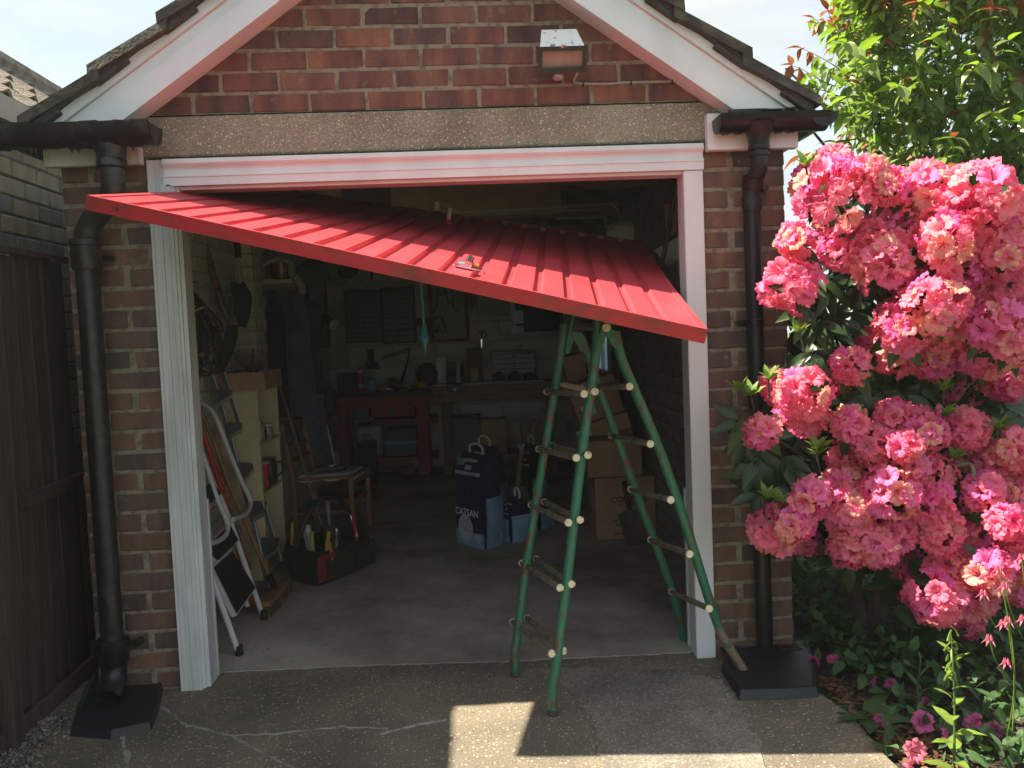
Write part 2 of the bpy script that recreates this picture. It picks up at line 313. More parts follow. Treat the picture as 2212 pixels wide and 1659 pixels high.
M_rung = mat('worn_rung', (0.20, 0.15, 0.105, 1), 0.7, 0.4, 30, 0.4, 60, col2=(0.02, 0.11, 0.065, 1), w2=(0.52, 0.60))
M_cap = mat('white_rung_end', (0.72, 0.64, 0.46, 1), 0.6, 0.3, 60, 0.5, 90, col2=(0.30, 0.15, 0.07, 1), w2=(0.60, 0.66))
M_wood = mat('old_timber', (0.24, 0.14, 0.08, 1), 0.75, 0.45, 6, 0.4, 40, stretch=(1, 1, 7))
M_woodx = mat('bench_timber', (0.30, 0.17, 0.095, 1), 0.75, 0.4, 6, 0.4, 40, stretch=(0.6, 7, 7))
M_chair = mat('chair_beech', (0.24, 0.095, 0.035, 1), 0.45, 0.35, 6, 0.15, 40, stretch=(7, 7, 1))
M_handle = mat('handle_timber', (0.30, 0.15, 0.065, 1), 0.5, 0.3, 8, 0.15, 40, stretch=(7, 7, 1))
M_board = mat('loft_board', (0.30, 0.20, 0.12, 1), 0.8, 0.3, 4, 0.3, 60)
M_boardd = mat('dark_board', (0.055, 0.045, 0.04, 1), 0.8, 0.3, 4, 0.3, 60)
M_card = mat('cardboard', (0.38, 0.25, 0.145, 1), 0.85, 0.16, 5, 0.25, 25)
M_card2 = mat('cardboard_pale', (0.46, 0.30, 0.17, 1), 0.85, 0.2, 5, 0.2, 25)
M_tape = mat('parcel_tape', (0.20, 0.15, 0.11, 1), 0.3, 0.1, 5, 0.05, 25)
M_paper = mat('white_paper', (0.62, 0.64, 0.66, 1), 0.8, 0.08, 5, 0.15, 30)
M_cloth = mat('white_cloth', (0.82, 0.84, 0.87, 1), 0.9, 0.15, 8, 0.6, 40)
M_ink = mat('black_print', (0.02, 0.02, 0.02, 1), 0.7, 0.1, 5, 0)
M_wink = mat('white_print', (0.75, 0.77, 0.80, 1), 0.7, 0.05, 5, 0)
M_bk = mat('black_rubber', (0.012, 0.012, 0.013, 1), 0.6, 0.3, 10, 0.2, 50)
M_bkm = mat('black_metal', (0.015, 0.015, 0.016, 1), 0.3, 0.3, 10, 0.1, 50)
M_fab = mat('black_fabric', (0.012, 0.012, 0.014, 1), 0.95, 0.3, 10, 0.5, 200)
M_redfab = mat('red_fabric', (0.22, 0.010, 0.014, 1), 0.85, 0.2, 10, 0.4, 200)
M_navy = mat('navy_paper', (0.010, 0.018, 0.055, 1), 0.4, 0.15, 8, 0.5, 14, dist=0.02)
M_blue = mat('pale_blue_paper', (0.24, 0.40, 0.58, 1), 0.4, 0.25, 8, 0.5, 14, dist=0.02)
M_pale = mat('grey_white_print', (0.50, 0.56, 0.62, 1), 0.5, 0.3, 30, 0.1, 30)
M_chrome = mat('bright_metal', (0.75, 0.75, 0.76, 1), 0.18, 0.1, 8, 0, metal=1)
M_alu = mat('dull_aluminium', (0.50, 0.51, 0.51, 1), 0.38, 0.3, 20, 0.15, 60, metal=0.4)
M_steel = mat('rusty_steel', (0.10, 0.085, 0.075, 1), 0.55, 0.4, 20, 0.3, 60, metal=0.3)
M_stoolw = mat('white_tube_enamel', (0.66, 0.69, 0.72, 1), 0.22, 0.06, 8, 0.02, 60)
M_cream = mat('cream_paint', (0.62, 0.55, 0.34, 1), 0.6, 0.1, 6, 0.15, 30)
M_glass = mat('jar_glass', (0.30, 0.33, 0.31, 1), 0.08, 0.3, 20, 0, coat=0.6)
M_blued = mat('blue_workwear', (0.11, 0.13, 0.20, 1), 0.95, 0.3, 5, 0.7, 12, dist=0.03)
M_blackcoat = mat('black_coat', (0.012, 0.012, 0.016, 1), 0.95, 0.3, 5, 0.7, 12, dist=0.03)
M_teal = mat('teal_jacket', (0.02, 0.075, 0.09, 1), 0.95, 0.3, 5, 0.7, 12, dist=0.03)
M_olive = mat('olive_bag', (0.055, 0.065, 0.04, 1), 0.9, 0.3, 5, 0.7, 12, dist=0.03)
M_grey = mat('grey_plastic', (0.10, 0.12, 0.135, 1), 0.5, 0.15, 6, 0.1, 50)
M_bin = mat('dark_grey_bin', (0.035, 0.05, 0.055, 1), 0.5, 0.2, 6, 0.15, 50)
M_enam = mat('cream_enamel', (0.42, 0.43, 0.39, 1), 0.35, 0.25, 30, 0.05, 50)
M_crate = mat('blue_plastic', (0.02, 0.075, 0.11, 1), 0.35, 0.2, 6, 0.05, 50)
M_cordb = mat('pale_blue_cord', (0.12, 0.36, 0.38, 1), 0.6, 0.2, 60, 0.3, 90)
M_cordbell = mat('blue_bell_plastic', (0.02, 0.25, 0.33, 1), 0.25, 0.1, 6, 0)
M_yell = mat('yellow_plastic', (0.50, 0.36, 0.03, 1), 0.5, 0.2, 10, 0.1)
M_orange = mat('orange_plastic', (0.60, 0.16, 0.02, 1), 0.5, 0.2, 10, 0.1)
M_redp = mat('red_plastic', (0.42, 0.02, 0.025, 1), 0.4, 0.2, 10, 0.1)
M_brist = mat('broom_bristle', (0.16, 0.10, 0.055, 1), 0.9, 0.4, 40, 0.4, 90)
M_rope = mat('black_yellow_rope', (0.012, 0.012, 0.012, 1), 0.8, 0.1, 55, 0.3, 90, col2=(0.42, 0.36, 0.12, 1), w2=(0.60, 0.63))
M_wrope = mat('white_rope', (0.45, 0.43, 0.38, 1), 0.9, 0.2, 20, 0.4, 90)
M_cable = mat('grey_cable', (0.36, 0.34, 0.32, 1), 0.6, 0.1, 20, 0)
M_pinkpr = mat('pink_print', (0.42, 0.28, 0.36, 1), 0.5, 0.1, 20, 0)
M_grnpr = mat('green_print', (0.03, 0.10, 0.03, 1), 0.5, 0.3, 20, 0)
M_drawer = mat('clear_drawer', (0.055, 0.052, 0.050, 1), 0.4, 0.5, 30, 0, col2=(0.085, 0.08, 0.075, 1))
M_pot = mat('red_pot_glaze', (0.26, 0.03, 0.015, 1), 0.15, 0.2, 20, 0, coat=0.5)
M_wglass = mat('window_glass', (0.75, 0.80, 0.82, 1), 0.35, 0.05, 3, 0, trans=(0.85, (0.9, 0.95, 1)))
M_soil = mat('bed_soil', (0.06, 0.045, 0.032, 1), 1.0, 0.5, 25, 1.0, 60, dist=0.03)
M_grass = mat('lawn_grass', (0.07, 0.13, 0.025, 1), 0.95, 0.4, 30, 1.0, 150, dist=0.03)
M_stone = mat('gravel_chips', (0.24, 0.22, 0.18, 1), 0.9, 0.3, 20, 0.3, 60, island=0.5)
M_lens = mat('lamp_glass', (0.30, 0.17, 0.15, 1), 0.12, 0.2, 20, 0.1, 60, coat=0.5)
M_floodw = mat('weathered_casting', (0.80, 0.81, 0.80, 1), 0.55, 0.2, 40, 0.3, 60, col2=(0.16, 0.16, 0.16, 1), w2=(0.56, 0.66), stretch=(1, 1, 0.3))
FL = (0.9, 0.5, 0.5, 1)
def flower_mat():
    m = bpy.data.materials.new('rhododendron_petal'); m.use_nodes = True; nt = m.node_tree; n = nt.nodes; l = nt.links; b = n['Principled BSDF']
    g = n.new('ShaderNodeNewGeometry'); oi = n.new('ShaderNodeObjectInfo'); ad = n.new('ShaderNodeMath'); ad.operation = 'ADD'; l.new(g.outputs['Random Per Island'], ad.inputs[0]); l.new(oi.outputs['Random'], ad.inputs[1])
    fr = n.new('ShaderNodeMath'); fr.operation = 'FRACT'; l.new(ad.outputs[0], fr.inputs[0])
    r = n.new('ShaderNodeValToRGB'); E_ = r.color_ramp.elements; E_[0].color = (0.92, 0.15, 0.42, 1); E_[1].color = (0.98, 0.55, 0.43, 1)
    q = E_.new(0.35); q.color = (0.95, 0.28, 0.40, 1); q = E_.new(0.7); q.color = (0.95, 0.21, 0.37, 1); q = E_.new(0.15); q.color = (0.92, 0.22, 0.56, 1)
    l.new(fr.outputs[0], r.inputs[0])
    t = n.new('ShaderNodeTexCoord'); z = n.new('ShaderNodeTexNoise'); z.inputs['Scale'].default_value = 55; z.inputs['Detail'].default_value = 3; l.new(t.outputs['Object'], z.inputs['Vector'])
    mr = n.new('ShaderNodeMapRange'); mr.inputs[1].default_value = 0.3; mr.inputs[2].default_value = 0.7; mr.inputs[3].default_value = 0.80; mr.inputs[4].default_value = 1.12; l.new(z.outputs[0], mr.inputs[0])
    vm = n.new('ShaderNodeVectorMath'); vm.operation = 'MULTIPLY'; l.new(r.outputs[0], vm.inputs[0]); l.new(mr.outputs[0], vm.inputs[1])
    l.new(vm.outputs[0], b.inputs['Base Color']); b.inputs['Roughness'].default_value = 0.55; b.inputs['Specular IOR Level'].default_value = 0.25
    tr = n.new('ShaderNodeBsdfTranslucent'); l.new(vm.outputs[0], tr.inputs[0]); ms = n.new('ShaderNodeMixShader'); ms.inputs[0].default_value = 0.45
    l.new(b.outputs[0], ms.inputs[1]); l.new(tr.outputs[0], ms.inputs[2]); l.new(ms.outputs[0], n['Material Output'].inputs[0]); return m
M_petal = flower_mat()
M_fcore = mat('flower_throat', (0.62, 0.09, 0.20, 1), 0.7, 0.3, 30, 0)
M_stam = mat('stamen', (0.75, 0.40, 0.42, 1), 0.6, 0.2, 30, 0)
M_leafd = mat('rhododendron_leaf', (0.035, 0.075, 0.025, 1), 0.32, 0.25, 12, 0.15, 60, objvar=0.25, island=0.25, trans=(0.2, (0.6, 1.0, 0.2)))
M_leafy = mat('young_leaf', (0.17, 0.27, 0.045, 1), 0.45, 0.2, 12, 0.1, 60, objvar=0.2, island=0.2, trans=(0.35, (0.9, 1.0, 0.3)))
M_leafc = mat('cherry_leaf', (0.215, 0.285, 0.080, 1), 0.30, 0.25, 20, 0.15, 60, objvar=0.3, island=0.3, trans=(0.48, (1.1, 1.5, 0.35)))
M_leafr = mat('red_tip_leaf', (0.34, 0.13, 0.05, 1), 0.4, 0.25, 20, 0.1, 60, objvar=0.25, island=0.25, trans=(0.4, (1, 0.7, 0.5)))
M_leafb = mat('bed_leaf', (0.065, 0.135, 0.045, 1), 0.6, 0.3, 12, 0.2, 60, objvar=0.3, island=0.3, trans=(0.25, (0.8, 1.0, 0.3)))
M_bark = mat('bark', (0.085, 0.062, 0.048, 1), 0.9, 0.4, 20, 0.8, 60, stretch=(3, 3, 0.6))
M_litter = mat('leaf_litter', (0.15, 0.075, 0.035, 1), 0.9, 0.4, 20, 0.4, 60, island=0.4)
M_magenta = mat('fallen_petal', (0.68, 0.13, 0.36, 1), 0.6, 0.2, 20, 0.2, 60, island=0.25, trans=(0.3, (1, 0.6, 0.8)))
M_aqui = mat('pink_columbine', (0.75, 0.22, 0.34, 1), 0.6, 0.2, 20, 0.1, 60, trans=(0.3, (1, 0.8, 0.8)))
M_hedge = mat('hedge_leaf', (0.035, 0.065, 0.02, 1), 0.5, 0.3, 12, 0.2, 60, island=0.35, trans=(0.25, (0.8, 1.0, 0.3)))

# ------------------------------------------------------------------ ground
CO = 0.0816
g = MB(); g.box((-60, -40, -0.6), (60, 90, -0.035)); g.build('ground', M_grass, kind='structure')
random.seed(5); TH = [(1.70, 0.10), (1.34, 0.046), (0.47, 0.071), (-0.24, 0.131), (-0.9, 0.146), (-2.2, 0.146)]; THR = []
for i in range(5):
    for j in range(30): t = j/30; THR.append((TH[i][0]*(1-t)+TH[i+1][0]*t, TH[i][1]*(1-t)+TH[i+1][1]*t+random.gauss(0, .0025)))
THR.append(TH[-1])
ED = [(1.645, -6), (1.63, -0.9), (1.655, -0.6), (1.60, -0.36)]; EDR = []
for i in range(3):
    n_ = 40 if i else 60
    for j in range(n_): t = j/n_; EDR.append((ED[i][0]*(1-t)+ED[i+1][0]*t+random.gauss(0, .005), ED[i][1]*(1-t)+ED[i+1][1]*t))
ap = MB(); ap.prism([(-2.2, -6, -0.2)]+[(x, y, -0.2) for x, y in EDR+[(1.60, -0.36)]+THR], (0, 0, 0.2))
AP = ap.build('concrete_apron', M_apron, kind='structure')
fl = MB(); fl.prism([(x, y+.0005, -0.2) for x, y in THR[::-1] if x > -1.2]+[(1.70, 5.7, -0.2), (-1.2, 5.7, -0.2)], (0, 0, 0.2035))
fl.build('garage_floor', M_floor, kind='structure')
random.seed(3)
def strip(name, pts, wd, m, h=0.004, z=0.0):
    b = MB(); P = [atz(x, y, z) for x, y in pts]; Q = []
    for i in range(len(P)-1):
        k = max(2, int((P[i+1]-P[i]).length/0.02))
        for j in range(k): Q.append(P[i].lerp(P[i+1], j/k)+Vector((random.gauss(0, .004), random.gauss(0, .004), 0)))
    Q.append(P[-1]); lo = []; hi = []
    for i, q in enumerate(Q):
        d = (Q[min(i+1, len(Q)-1)]-Q[max(i-1, 0)]).normalized(); s_ = Vector((-d.y, d.x, 0))*wd*random.uniform(0.2, 1.0)*(0.3 if i in (0, len(Q)-1) else 1)
        lo.append(q-s_); hi.append(q+s_)
    top = Vector((0, 0, h)); rows = [lo, [a+(c-a)*0.2+top for a, c in zip(lo, hi)], [a+(c-a)*0.8+top for a, c in zip(lo, hi)], hi]
    b.grid(rows); return b.build(name, m, AP, smooth=True)
strip('cement_filler', [(435, 1720), (255, 1530+10), (275, 1640), (290, 1700)][1:], 0.013, M_cement)
strip('cement_filler', [(325, 1510), (400, 1565), (500, 1590), (620, 1655), (700, 1690)], 0.007, M_cement)
strip('cement_filler', [(500, 1590), (600, 1585), (740, 1570), (840, 1575)], 0.004, M_cement)
strip('cement_filler', [(822, 1588), (870, 1572), (920, 1562), (965, 1555)], 0.012, M_cement)
rp = MB(); pts = [(1160, 1448), (1230, 1490), (1265, 1540), (1290, 1600), (1300, 1659), (1310, 1760), (1660, 1760), (1640, 1600), (1600, 1520), (1560, 1470), (1480, 1452), (1300, 1440)]
P_ = [atz(x, y, 0) for x, y in pts]; Q_ = []
for i in range(len(P_)):
    for j in range(8): Q_.append(P_[i].lerp(P_[(i+1) % len(P_)], j/8))
cc = sum(Q_, Vector())/len(Q_); P2_ = Q_
Q_ = [q+(cc-q).normalized()*random.uniform(-.022, .022) for q in P2_]
rp.prism([q+Vector((0, 0, -.01)) for q in Q_], (0, 0, 0.0135))
rp.build('repair_patch', M_repair, AP)
so_ = MB(); rows = []
for j in range(26):
    y = -2.6+j*0.14; rows.append([Vector((1.58+i*0.13, y, -0.03+0.02*math.sin(i*1.7+j)+random.uniform(-.008, .008)+0.006*i-(0.03 if i == 0 else 0))) for i in range(24)])
so_.grid(rows); so_.build('flower_bed_soil', M_soil, kind='structure', smooth=True)
# gravel along the fence foot
gb = []
for k in range(4):
    b = MB(); vs = [Vector((x, y, z)).normalized() for x in (-1, 1) for y in (-1, 1) for z in (-1, 1)]; b.box((-1, -.7, -.45), (1, .7, .45), 0.42); b.v = [tuple(Vector(v)*random.uniform(.8, 1.15)) for v in b.v]; gb.append(b)
ins = []
for k in range(1700):
    y = random.uniform(-1.6, -0.22); x = -1.33+abs(random.gauss(0, 0.07+0.05*max(0, -y-0.3))); 
    ins.append((k % 4, Matrix.Translation((x, y, random.uniform(0.0, 0.012))) @ Matrix.Rotation(random.uniform(0, 6), 4, rv().normalized()) @ Matrix.Scale(random.uniform(0.004, 0.010), 4), 0))
for k in range(260):
    ins.append((k % 4, Matrix.Translation((random.uniform(-1.2, 1.6), random.uniform(-1.2, 0.05), 0.001)) @ Matrix.Rotation(random.uniform(0, 6), 4, rv().normalized()) @ Matrix.Scale(random.uniform(0.0015, 0.0035), 4), 0))
tag(joined('gravel', gb, [M_stone], ins), 'loose pale gravel chips along the foot of the dark fence', 'gravel', kind='stuff')

# ------------------------------------------------------------------ garage
G = thing('brick_garage', 'small brick garage with a white-framed doorway under a gable roof', 'garage', (0.24, 0, 0))
wl = MB()
wl.box((-1.195, 0.0035, 0), (-0.864, 0.34, 2.3)); wl.box((1.344, 0.0035, 0), (1.678, 0.34, 2.3))
wl.prism([(-1.193, 0.0035, 2.3), (1.676, 0.0035, 2.3), (0.25, 0.0035, 3.25)], (0, 0.1, 0))
WF = wl.build('front_wall', M_mortar, G)
def brickvars(L_, H_, n=4, D=0.05, jit=0.0022, ch=0.005):
    out = []
    for k in range(n):
        b = MB(); b.box((-L_/2, 0, -H_/2), (L_/2, D, H_/2), ch); b.v = [tuple(Vector(v)+rv(jit)) for v in b.v]; out.append(b)
    return out
def brickset(parent, m, L_, H_, n, name='brick', D=0.05, ch=0.005, jit=0.0022): return [b.mesh(name, m) for b in brickvars(L_, H_, n, D, jit, ch)]
ST = brickset(WF, M_brick, 0.2145, 0.0712, 6); 
PS = brickset(WF, M_pier, 0.2140, 0.0695, 6); PH = brickset(WF, M_pier, 0.1025, 0.0695, 5)
def brick(me, p, parent, rz=0, name='brick'):
    o = link(name, me, parent, p); 
    if rz: o.rotation_euler = (0, 0, rz)
    else: o.rotation_euler = (random.uniform(-.004, .004), random.uniform(-.006, .006), random.uniform(-.006, .006))
    return o
for k in range(11):
    z = 2.29+0.0105+0.0358+CO*k
    off = 0.1125 if k % 2 else 0.0
    half = 1.43-(z-2.29)*1.36
    for i in range(-8, 9):
        x = i*0.225+off+0.1125-0.225*0
        if 3.25-0.005-abs(x-0.25)*0.70+0.0*half < z+0.036+0.0787 and 2.237+0.70*(1.178-(abs(x-0.25)+0.1075))+0.19 < z+0.036: continue
        brick(random.choice(ST), (x+random.uniform(-.002, .002), random.uniform(-.0015, .0015), z+random.uniform(-.0012, .0012)), WF)
for k in range(-1, 26):          # left pier
    zt = 1.7138-CO*(k-4) if False else CO*(26-k)
    zc = zt-0.0105/2-0.0358; zc = zt-0.0408
    if zc > 2.10: continue
    A_ = (k % 2 == 1)
    z = zc+random.uniform(-.001, .001); yy = random.uniform(-.0015, .0015)
    if A_: brick(random.choice(PS), (-1.199+0.1075, yy, z), WF); brick(random.choice(PH), (-0.862-0.0518, yy, z), WF)
    else: brick(random.choice(PH), (-1.199+0.0518, yy, z), WF); brick(random.choice(PS), (-0.862-0.1075, yy, z), WF)
for k in range(26):
    zc = 2.0233+CO*1-CO*k-0.0408
    if zc < 0.01: continue
    A_ = (k % 2 == 0)
    z = zc+random.uniform(-.001, .001); yy = random.uniform(-.0015, .0015)
    if A_: brick(random.choice(PH), (1.342+0.0518, yy, z), WF); brick(random.choice(PS), (1.682-0.1075, yy, z), WF)
    else: brick(random.choice(PS), (1.342+0.1075, yy, z), WF); brick(random.choice(PH), (1.682-0.0518, yy, z), WF)
# right end of pier and side wall outside
b = MB()
for x0, x1, y0 in ((1.60, 1.676, 0.34), (1.577, 1.5995, 0.1)):
    b.box((x0, y0, 0), (x1, 3.69, 2.3)); b.box((x0, 4.48, 0), (x1, 5.6, 2.3)); b.box((x0, 3.69, 0), (x1, 4.48, 0.985)); b.box((x0, 3.69, 1.85), (x1, 4.48, 2.3))
SR = b.build('side_wall', M_blockm, G)
b = MB(); b.box((-1.193, 0.34, 0), (-1.097, 5.6, 2.3)); SL_ = b.build('side_wall', M_wall_inm, G)
b = MB(); b.box((-1.193, 5.507, 0), (1.676, 5.6, 2.3)); b.prism([(-1.193, 5.507, 2.3), (1.676, 5.507, 2.3), (0.25, 5.507, 3.25)], (0, 0.09, 0)); SB = b.build('back_wall', M_wall_inm, G)
LW = brickset(SL_, M_wall_in, 0.215, 0.0736, 4, D=0.012, ch=0.003); ins = []
lv = [MB().box((-0.1075, 0, -0.0368), (0.1075, 0.012, 0.0368), 0.003)]
cnt = 0
for k in range(28):
    for i in range(24):
        y = 0.45+i*0.223+(0.11 if k % 2 else 0); z = 0.04+k*CO
        if y > 5.45: continue
        if z > 0.95 and y < 3.2 and cnt < 290: o = brick(random.choice(LW), (-1.088, y, z), SL_, rz=PI/2); cnt += 1
        else: ins.append((0, Matrix.Translation((-1.088, y, z)) @ Matrix.Rotation(PI/2, 4, 'Z'), 0))
tag(joined('small_bricks', lv, [M_wall_in], ins, SL_, False), kind='stuff')
RB = brickset(SR, M_block, 0.216, 0.092, 4, 'block', D=0.012, ch=0.003); ins = []; cnt = 0
rvb = [MB().box((-0.108, 0, -0.046), (0.108, 0.012, 0.046), 0.003)]
for k in range(23):
    for i in range(24):
        y = 0.50+i*0.226+(0.113 if k % 2 else 0); z = 0.05+k*0.1
        if y > 5.45 or (3.66 < y < 4.5 and 0.98 < z < 1.85): continue
        if y < 3.1 and z < 1.95 and cnt < 290: brick(random.choice(RB), (1.566, y, z), SR, rz=-PI/2, name='block'); cnt += 1
        else: ins.append((0, Matrix.Translation((1.566, y, z)) @ Matrix.Rotation(-PI/2, 4, 'Z'), 0))
tag(joined('small_blocks', rvb, [M_block], ins, SR, False), kind='stuff')
BB = brickset(SB, M_wall_in, 0.44, 0.206, 4, 'block', D=0.012, ch=0.003)
for k in range(10):
    for i in range(6):
        x = -0.87+i*0.45+(0.225 if k % 2 else 0)
        if x > 1.5: continue
        brick(random.choice(BB), (x, 5.495, 0.11+k*0.2165), SB, name='block')
# white-painted brick buttress halfway along the left wall
b = MB(); b.box((-1.09, 2.055, 0), (-0.985, 2.35, 2.25)); BT = b.build('buttress', M_wall_inm, G)
bb = MB(); bb.box((-0.056, 0, -0.0368), (0.056, 0.012, 0.0368), 0.003); bme = bb.mesh('brick', M_wall_in)
bc = MB(); bc.box((-0.105, 0, -0.0368), (0.105, 0.012, 0.0368), 0.003); bme2 = bc.mesh('brick', M_wall_in)
for k in range(28):
    z = 0.04+k*CO; brick(bme, (-1.034, 2.045, z), BT); brick(bme2, (-0.978, 2.16 if k % 2 else 2.23, z), BT, rz=PI/2)
# lintel
b = MB(); b.box((-0.96, -0.014, 2.137), (1.45, 0.12, 2.291), 0.006); b.build('lintel', M_lintel, G)
b = MB(); b.box((-0.855, 0.02, 2.124), (1.345, 0.10, 2.137)); b.build('packing_strip', M_steel, G)
# door frame
DFR = MB()
for i in range(5): DFR.box((-0.8605+(0, .012, .034, .046, .070)[i], -0.030+(0, .0012, -.001, .0012, 0)[i], 0.0), (-0.8605+(.011, .033, .045, .069, .086)[i], 0.02, 2.026))
DFR.box((-0.862, 0.0, 0), (-0.7665, 0.075, 2.03)); DFR.box((-0.7745, -0.022, 0.004), (-0.7625, 0.02, 2.024)); DFR.box((-0.7623, -0.012, 0.006), (-0.7465, 0.085, 2.022))
DFR.build('door_jamb', M_whiteworn, G, label='flaking white jamb with fluted face')
b = MB(); b.box((-0.862, -0.024, 2.0265), (-0.80, 0.06, 2.123)); b.build('frame_block', M_whiteworn, G)
b = MB(); b.box((1.258, -0.022, 0.0), (1.339, 0.085, 2.0195), 0.003); b.build('door_jamb', M_white, G)
prof = [(-0.008, 2.0205), (-0.030, 2.0205), (-0.030, 2.052), (-0.034, 2.054), (-0.034, 2.061), (-0.026, 2.066), (-0.020, 2.074), (-0.0185, 2.084), (-0.024, 2.092), (-0.034, 2.097), (-0.040, 2.105), (-0.040, 2.112), (-0.034, 2.114), (-0.034, 2.124), (0.08, 2.124), (0.08, 2.0205)]
b = MB(); b.prism([(-0.799, y, z) for y, z in prof], (2.1395, 0, 0)); b.build('head_moulding', M_white, G, smooth=False)
b = MB(); b.box((-0.7460, 0.0, 2.008), (1.2575, 0.085, 2.020)); b.build('frame_head', M_white, G)
# bargeboards, verge, soffit
def rake(sx, o0, o1, y0, y1, e=1.46, name='bargeboard', m=None, top=3.62, mb=None):
    # band between vertical offsets o0..o1 above the base line
    zb = lambda d: 2.237+0.70*(1.178-d)
    b = mb or MB(); c = 0.25
    p = [(c+sx*e, y0, zb(e)+o0), (c, y0, zb(0)+o0), (c, y0, zb(0)+o1), (c+sx*(e), y0, zb(e)+o1)]
    if o0 < 0.19:   # foot cut level with the gutter
        zc = 2.232; d0 = min(e, 1.178-(zc-2.237-o0)/0.70); d1 = min(e, 1.178-(zc-2.237-o1)/0.70)
        p = [(c+sx*d0, y0, max(zc, zb(d0)+o0)), (c, y0, zb(0)+o0), (c, y0, zb(0)+o1), (c+sx*d1, y0, max(zc, zb(d1)+o1))]
        if d1 >= e-1e-6 and zb(e)+o1 > zc+1e-4: p.append((c+sx*e, y0, zc))
    b.prism(p, (0, y1-y0, 0)); 
    return b if mb is not None else b.build(name, m or M_white, G)
for sx in (-1, 1):
    rake(sx, 0.0, 0.098, -0.125, -0.095); rake(sx, 0.1005, 0.148, -0.116, -0.09, name='bargeboard_strip'); rake(sx, 0.1505, 0.195, -0.132, -0.09, name='bargeboard_strip')
    rake(sx, 0.004, 0.09, -0.0945, 0.0, name='soffit_board')
TL = 0.335
def tileverge(sx, k, mirror):
    b = MB(); c = 0.25; s0 = 1.515-k*0.262; s1 = s0-0.30; zl = lambda d: 2.237+0.70*(1.178-d)+0.197
    lift0 = 0.055; lift1 = 0.012; t = 0.042
    a = [(c+sx*s0, zl(s0)+lift0-0.03), (c+sx*s1, zl(s1)+lift1-0.03), (c+sx*s1, zl(s1)+lift1+t-0.03), (c+sx*s0, zl(s0)+lift0+t-0.03)]
    b.prism([(x, -0.175, z) for x, z in a], (0, 0.40, 0)); b.v = [tuple(Vector(v)+rv(0.004)) for v in b.v]
    o = b.build('verge_tile', [M_tile], G); return o
for sx in (-1, 1):
    for k in range(6): tileverge(sx, k, 0)
    b = MB(); rake(sx, 0.197, 0.212, -0.160, 0.15, e=1.49, mb=b); b.build('undercloak', M_tiled, G)
    for k in range(6):   # bedded mortar pieces showing below each step
        s0 = 1.515-k*0.262; d = s0-0.03; zz = 2.237+0.70*(1.178-d)+0.212
        ax = Vector((sx, 0, -0.70)).normalized(); q = MB(); q.obox((0.25+sx*(d-0.05), -0.10, zz+0.012), ax, Vector((0, 1, 0)), ax.cross(Vector((0, 1, 0))), (0.075, 0.06, 0.012), 0.004); q.build('bedding_slate', M_tiled, G)
    c = 0.25; b = MB(); zl = lambda d: 2.237+0.70*(1.178-d)+0.20
    b.prism([(c+sx*1.50, 0.15, zl(1.50)), (c, 0.15, zl(0)), (c, 0.15, zl(0)+0.05), (c+sx*1.50, 0.15, zl(1.50)+0.05)], (0, 5.7, 0)); b.build('roof_slope', M_tile, G)
# rafters and tie beams inside
for i in range(7):
    y = 0.9+i*0.75
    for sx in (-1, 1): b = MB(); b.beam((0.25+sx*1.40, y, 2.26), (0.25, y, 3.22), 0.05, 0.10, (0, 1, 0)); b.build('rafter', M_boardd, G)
for i in range(3): b = MB(); b.box((-1.09, 1.75+i*1.3, 2.25), (1.57, 1.80+i*1.3, 2.35)); b.build('tie_beam', M_wood, G)
# fascias at the gutter ends
b = MB(); b.box((-1.238, -0.058, 2.103), (-0.873, -0.018, 2.225), 0.003); b.build('fascia', M_whiteworn, G, label='weathered off-white fascia block')
b = MB(); b.box((1.350, -0.062, 2.089), (1.718, -0.018, 2.2335), 0.003); b.build('fascia', M_white, G)
b = MB(); b.box((1.690, -0.016, 2.10), (1.715, 5.6, 2.22)); b.build('side_fascia', M_white, G)
# side window of the garage, right wall
WN = MB(); WN.box((1.545, 3.69, 0.985), (1.60, 4.48, 1.03)); WN.box((1.545, 3.69, 1.80), (1.60, 4.48, 1.85))
WN.box((1.545, 3.69, 1.03), (1.60, 3.735, 1.80)); WN.box((1.545, 4.435, 1.03), (1.60, 4.48, 1.80)); WN.box((1.55, 4.07, 1.03), (1.59, 4.10, 1.80))
wf = WN.build('window_frame', M_white, G); b = MB(); b.box((1.578, 3.735, 1.03), (1.583, 4.435, 1.80)); b.build('pane', M_wglass, wf)
b = MB(); b.box((1.50, 3.66, 0.955), (1.60, 4.51, 0.984), 0.004); b.build('window_sill', M_white, G)
# ------------------------------------------------------------------ gutters and downpipes (parts of the garage)
def halfgutter(b, p0, p1, r, t=0.004, n=10):
    p0 = Vector(p0); p1 = Vector(p1); d = (p1-p0).normalized(); s_ = d.cross(Vector((0, 0, 1))); rows = []
    for p in (p0, p1):
        out = [p+s_*math.cos(PI+PI*i/n)*r+Vector((0, 0, 1))*math.sin(PI+PI*i/n)*r for i in range(n+1)]
        inn = [p+s_*math.cos(2*PI-PI*i/n)*(r-t)+Vector((0, 0, 1))*math.sin(2*PI-PI*i/n)*(r-t) for i in range(n+1)]
        rows.append(out+inn+[out[0]])
    b.grid(rows); m = len(rows[0])-1
    for rr in rows: b.add(rr[:n+1], [tuple(range(n+1))]) if False else None
    return b
def stop(b, p, d, r, n=10):
    p = Vector(p); d = Vector(d).normalized(); s_ = d.cross(Vector((0, 0, 1))); b.prism([p+s_*math.cos(PI+PI*i/n)*r+Vector((0, 0, 1))*math.sin(PI+PI*i/n)*r for i in range(n+1)], d*0.006)
gr = MB(); zt = 2.203; yg = -0.125
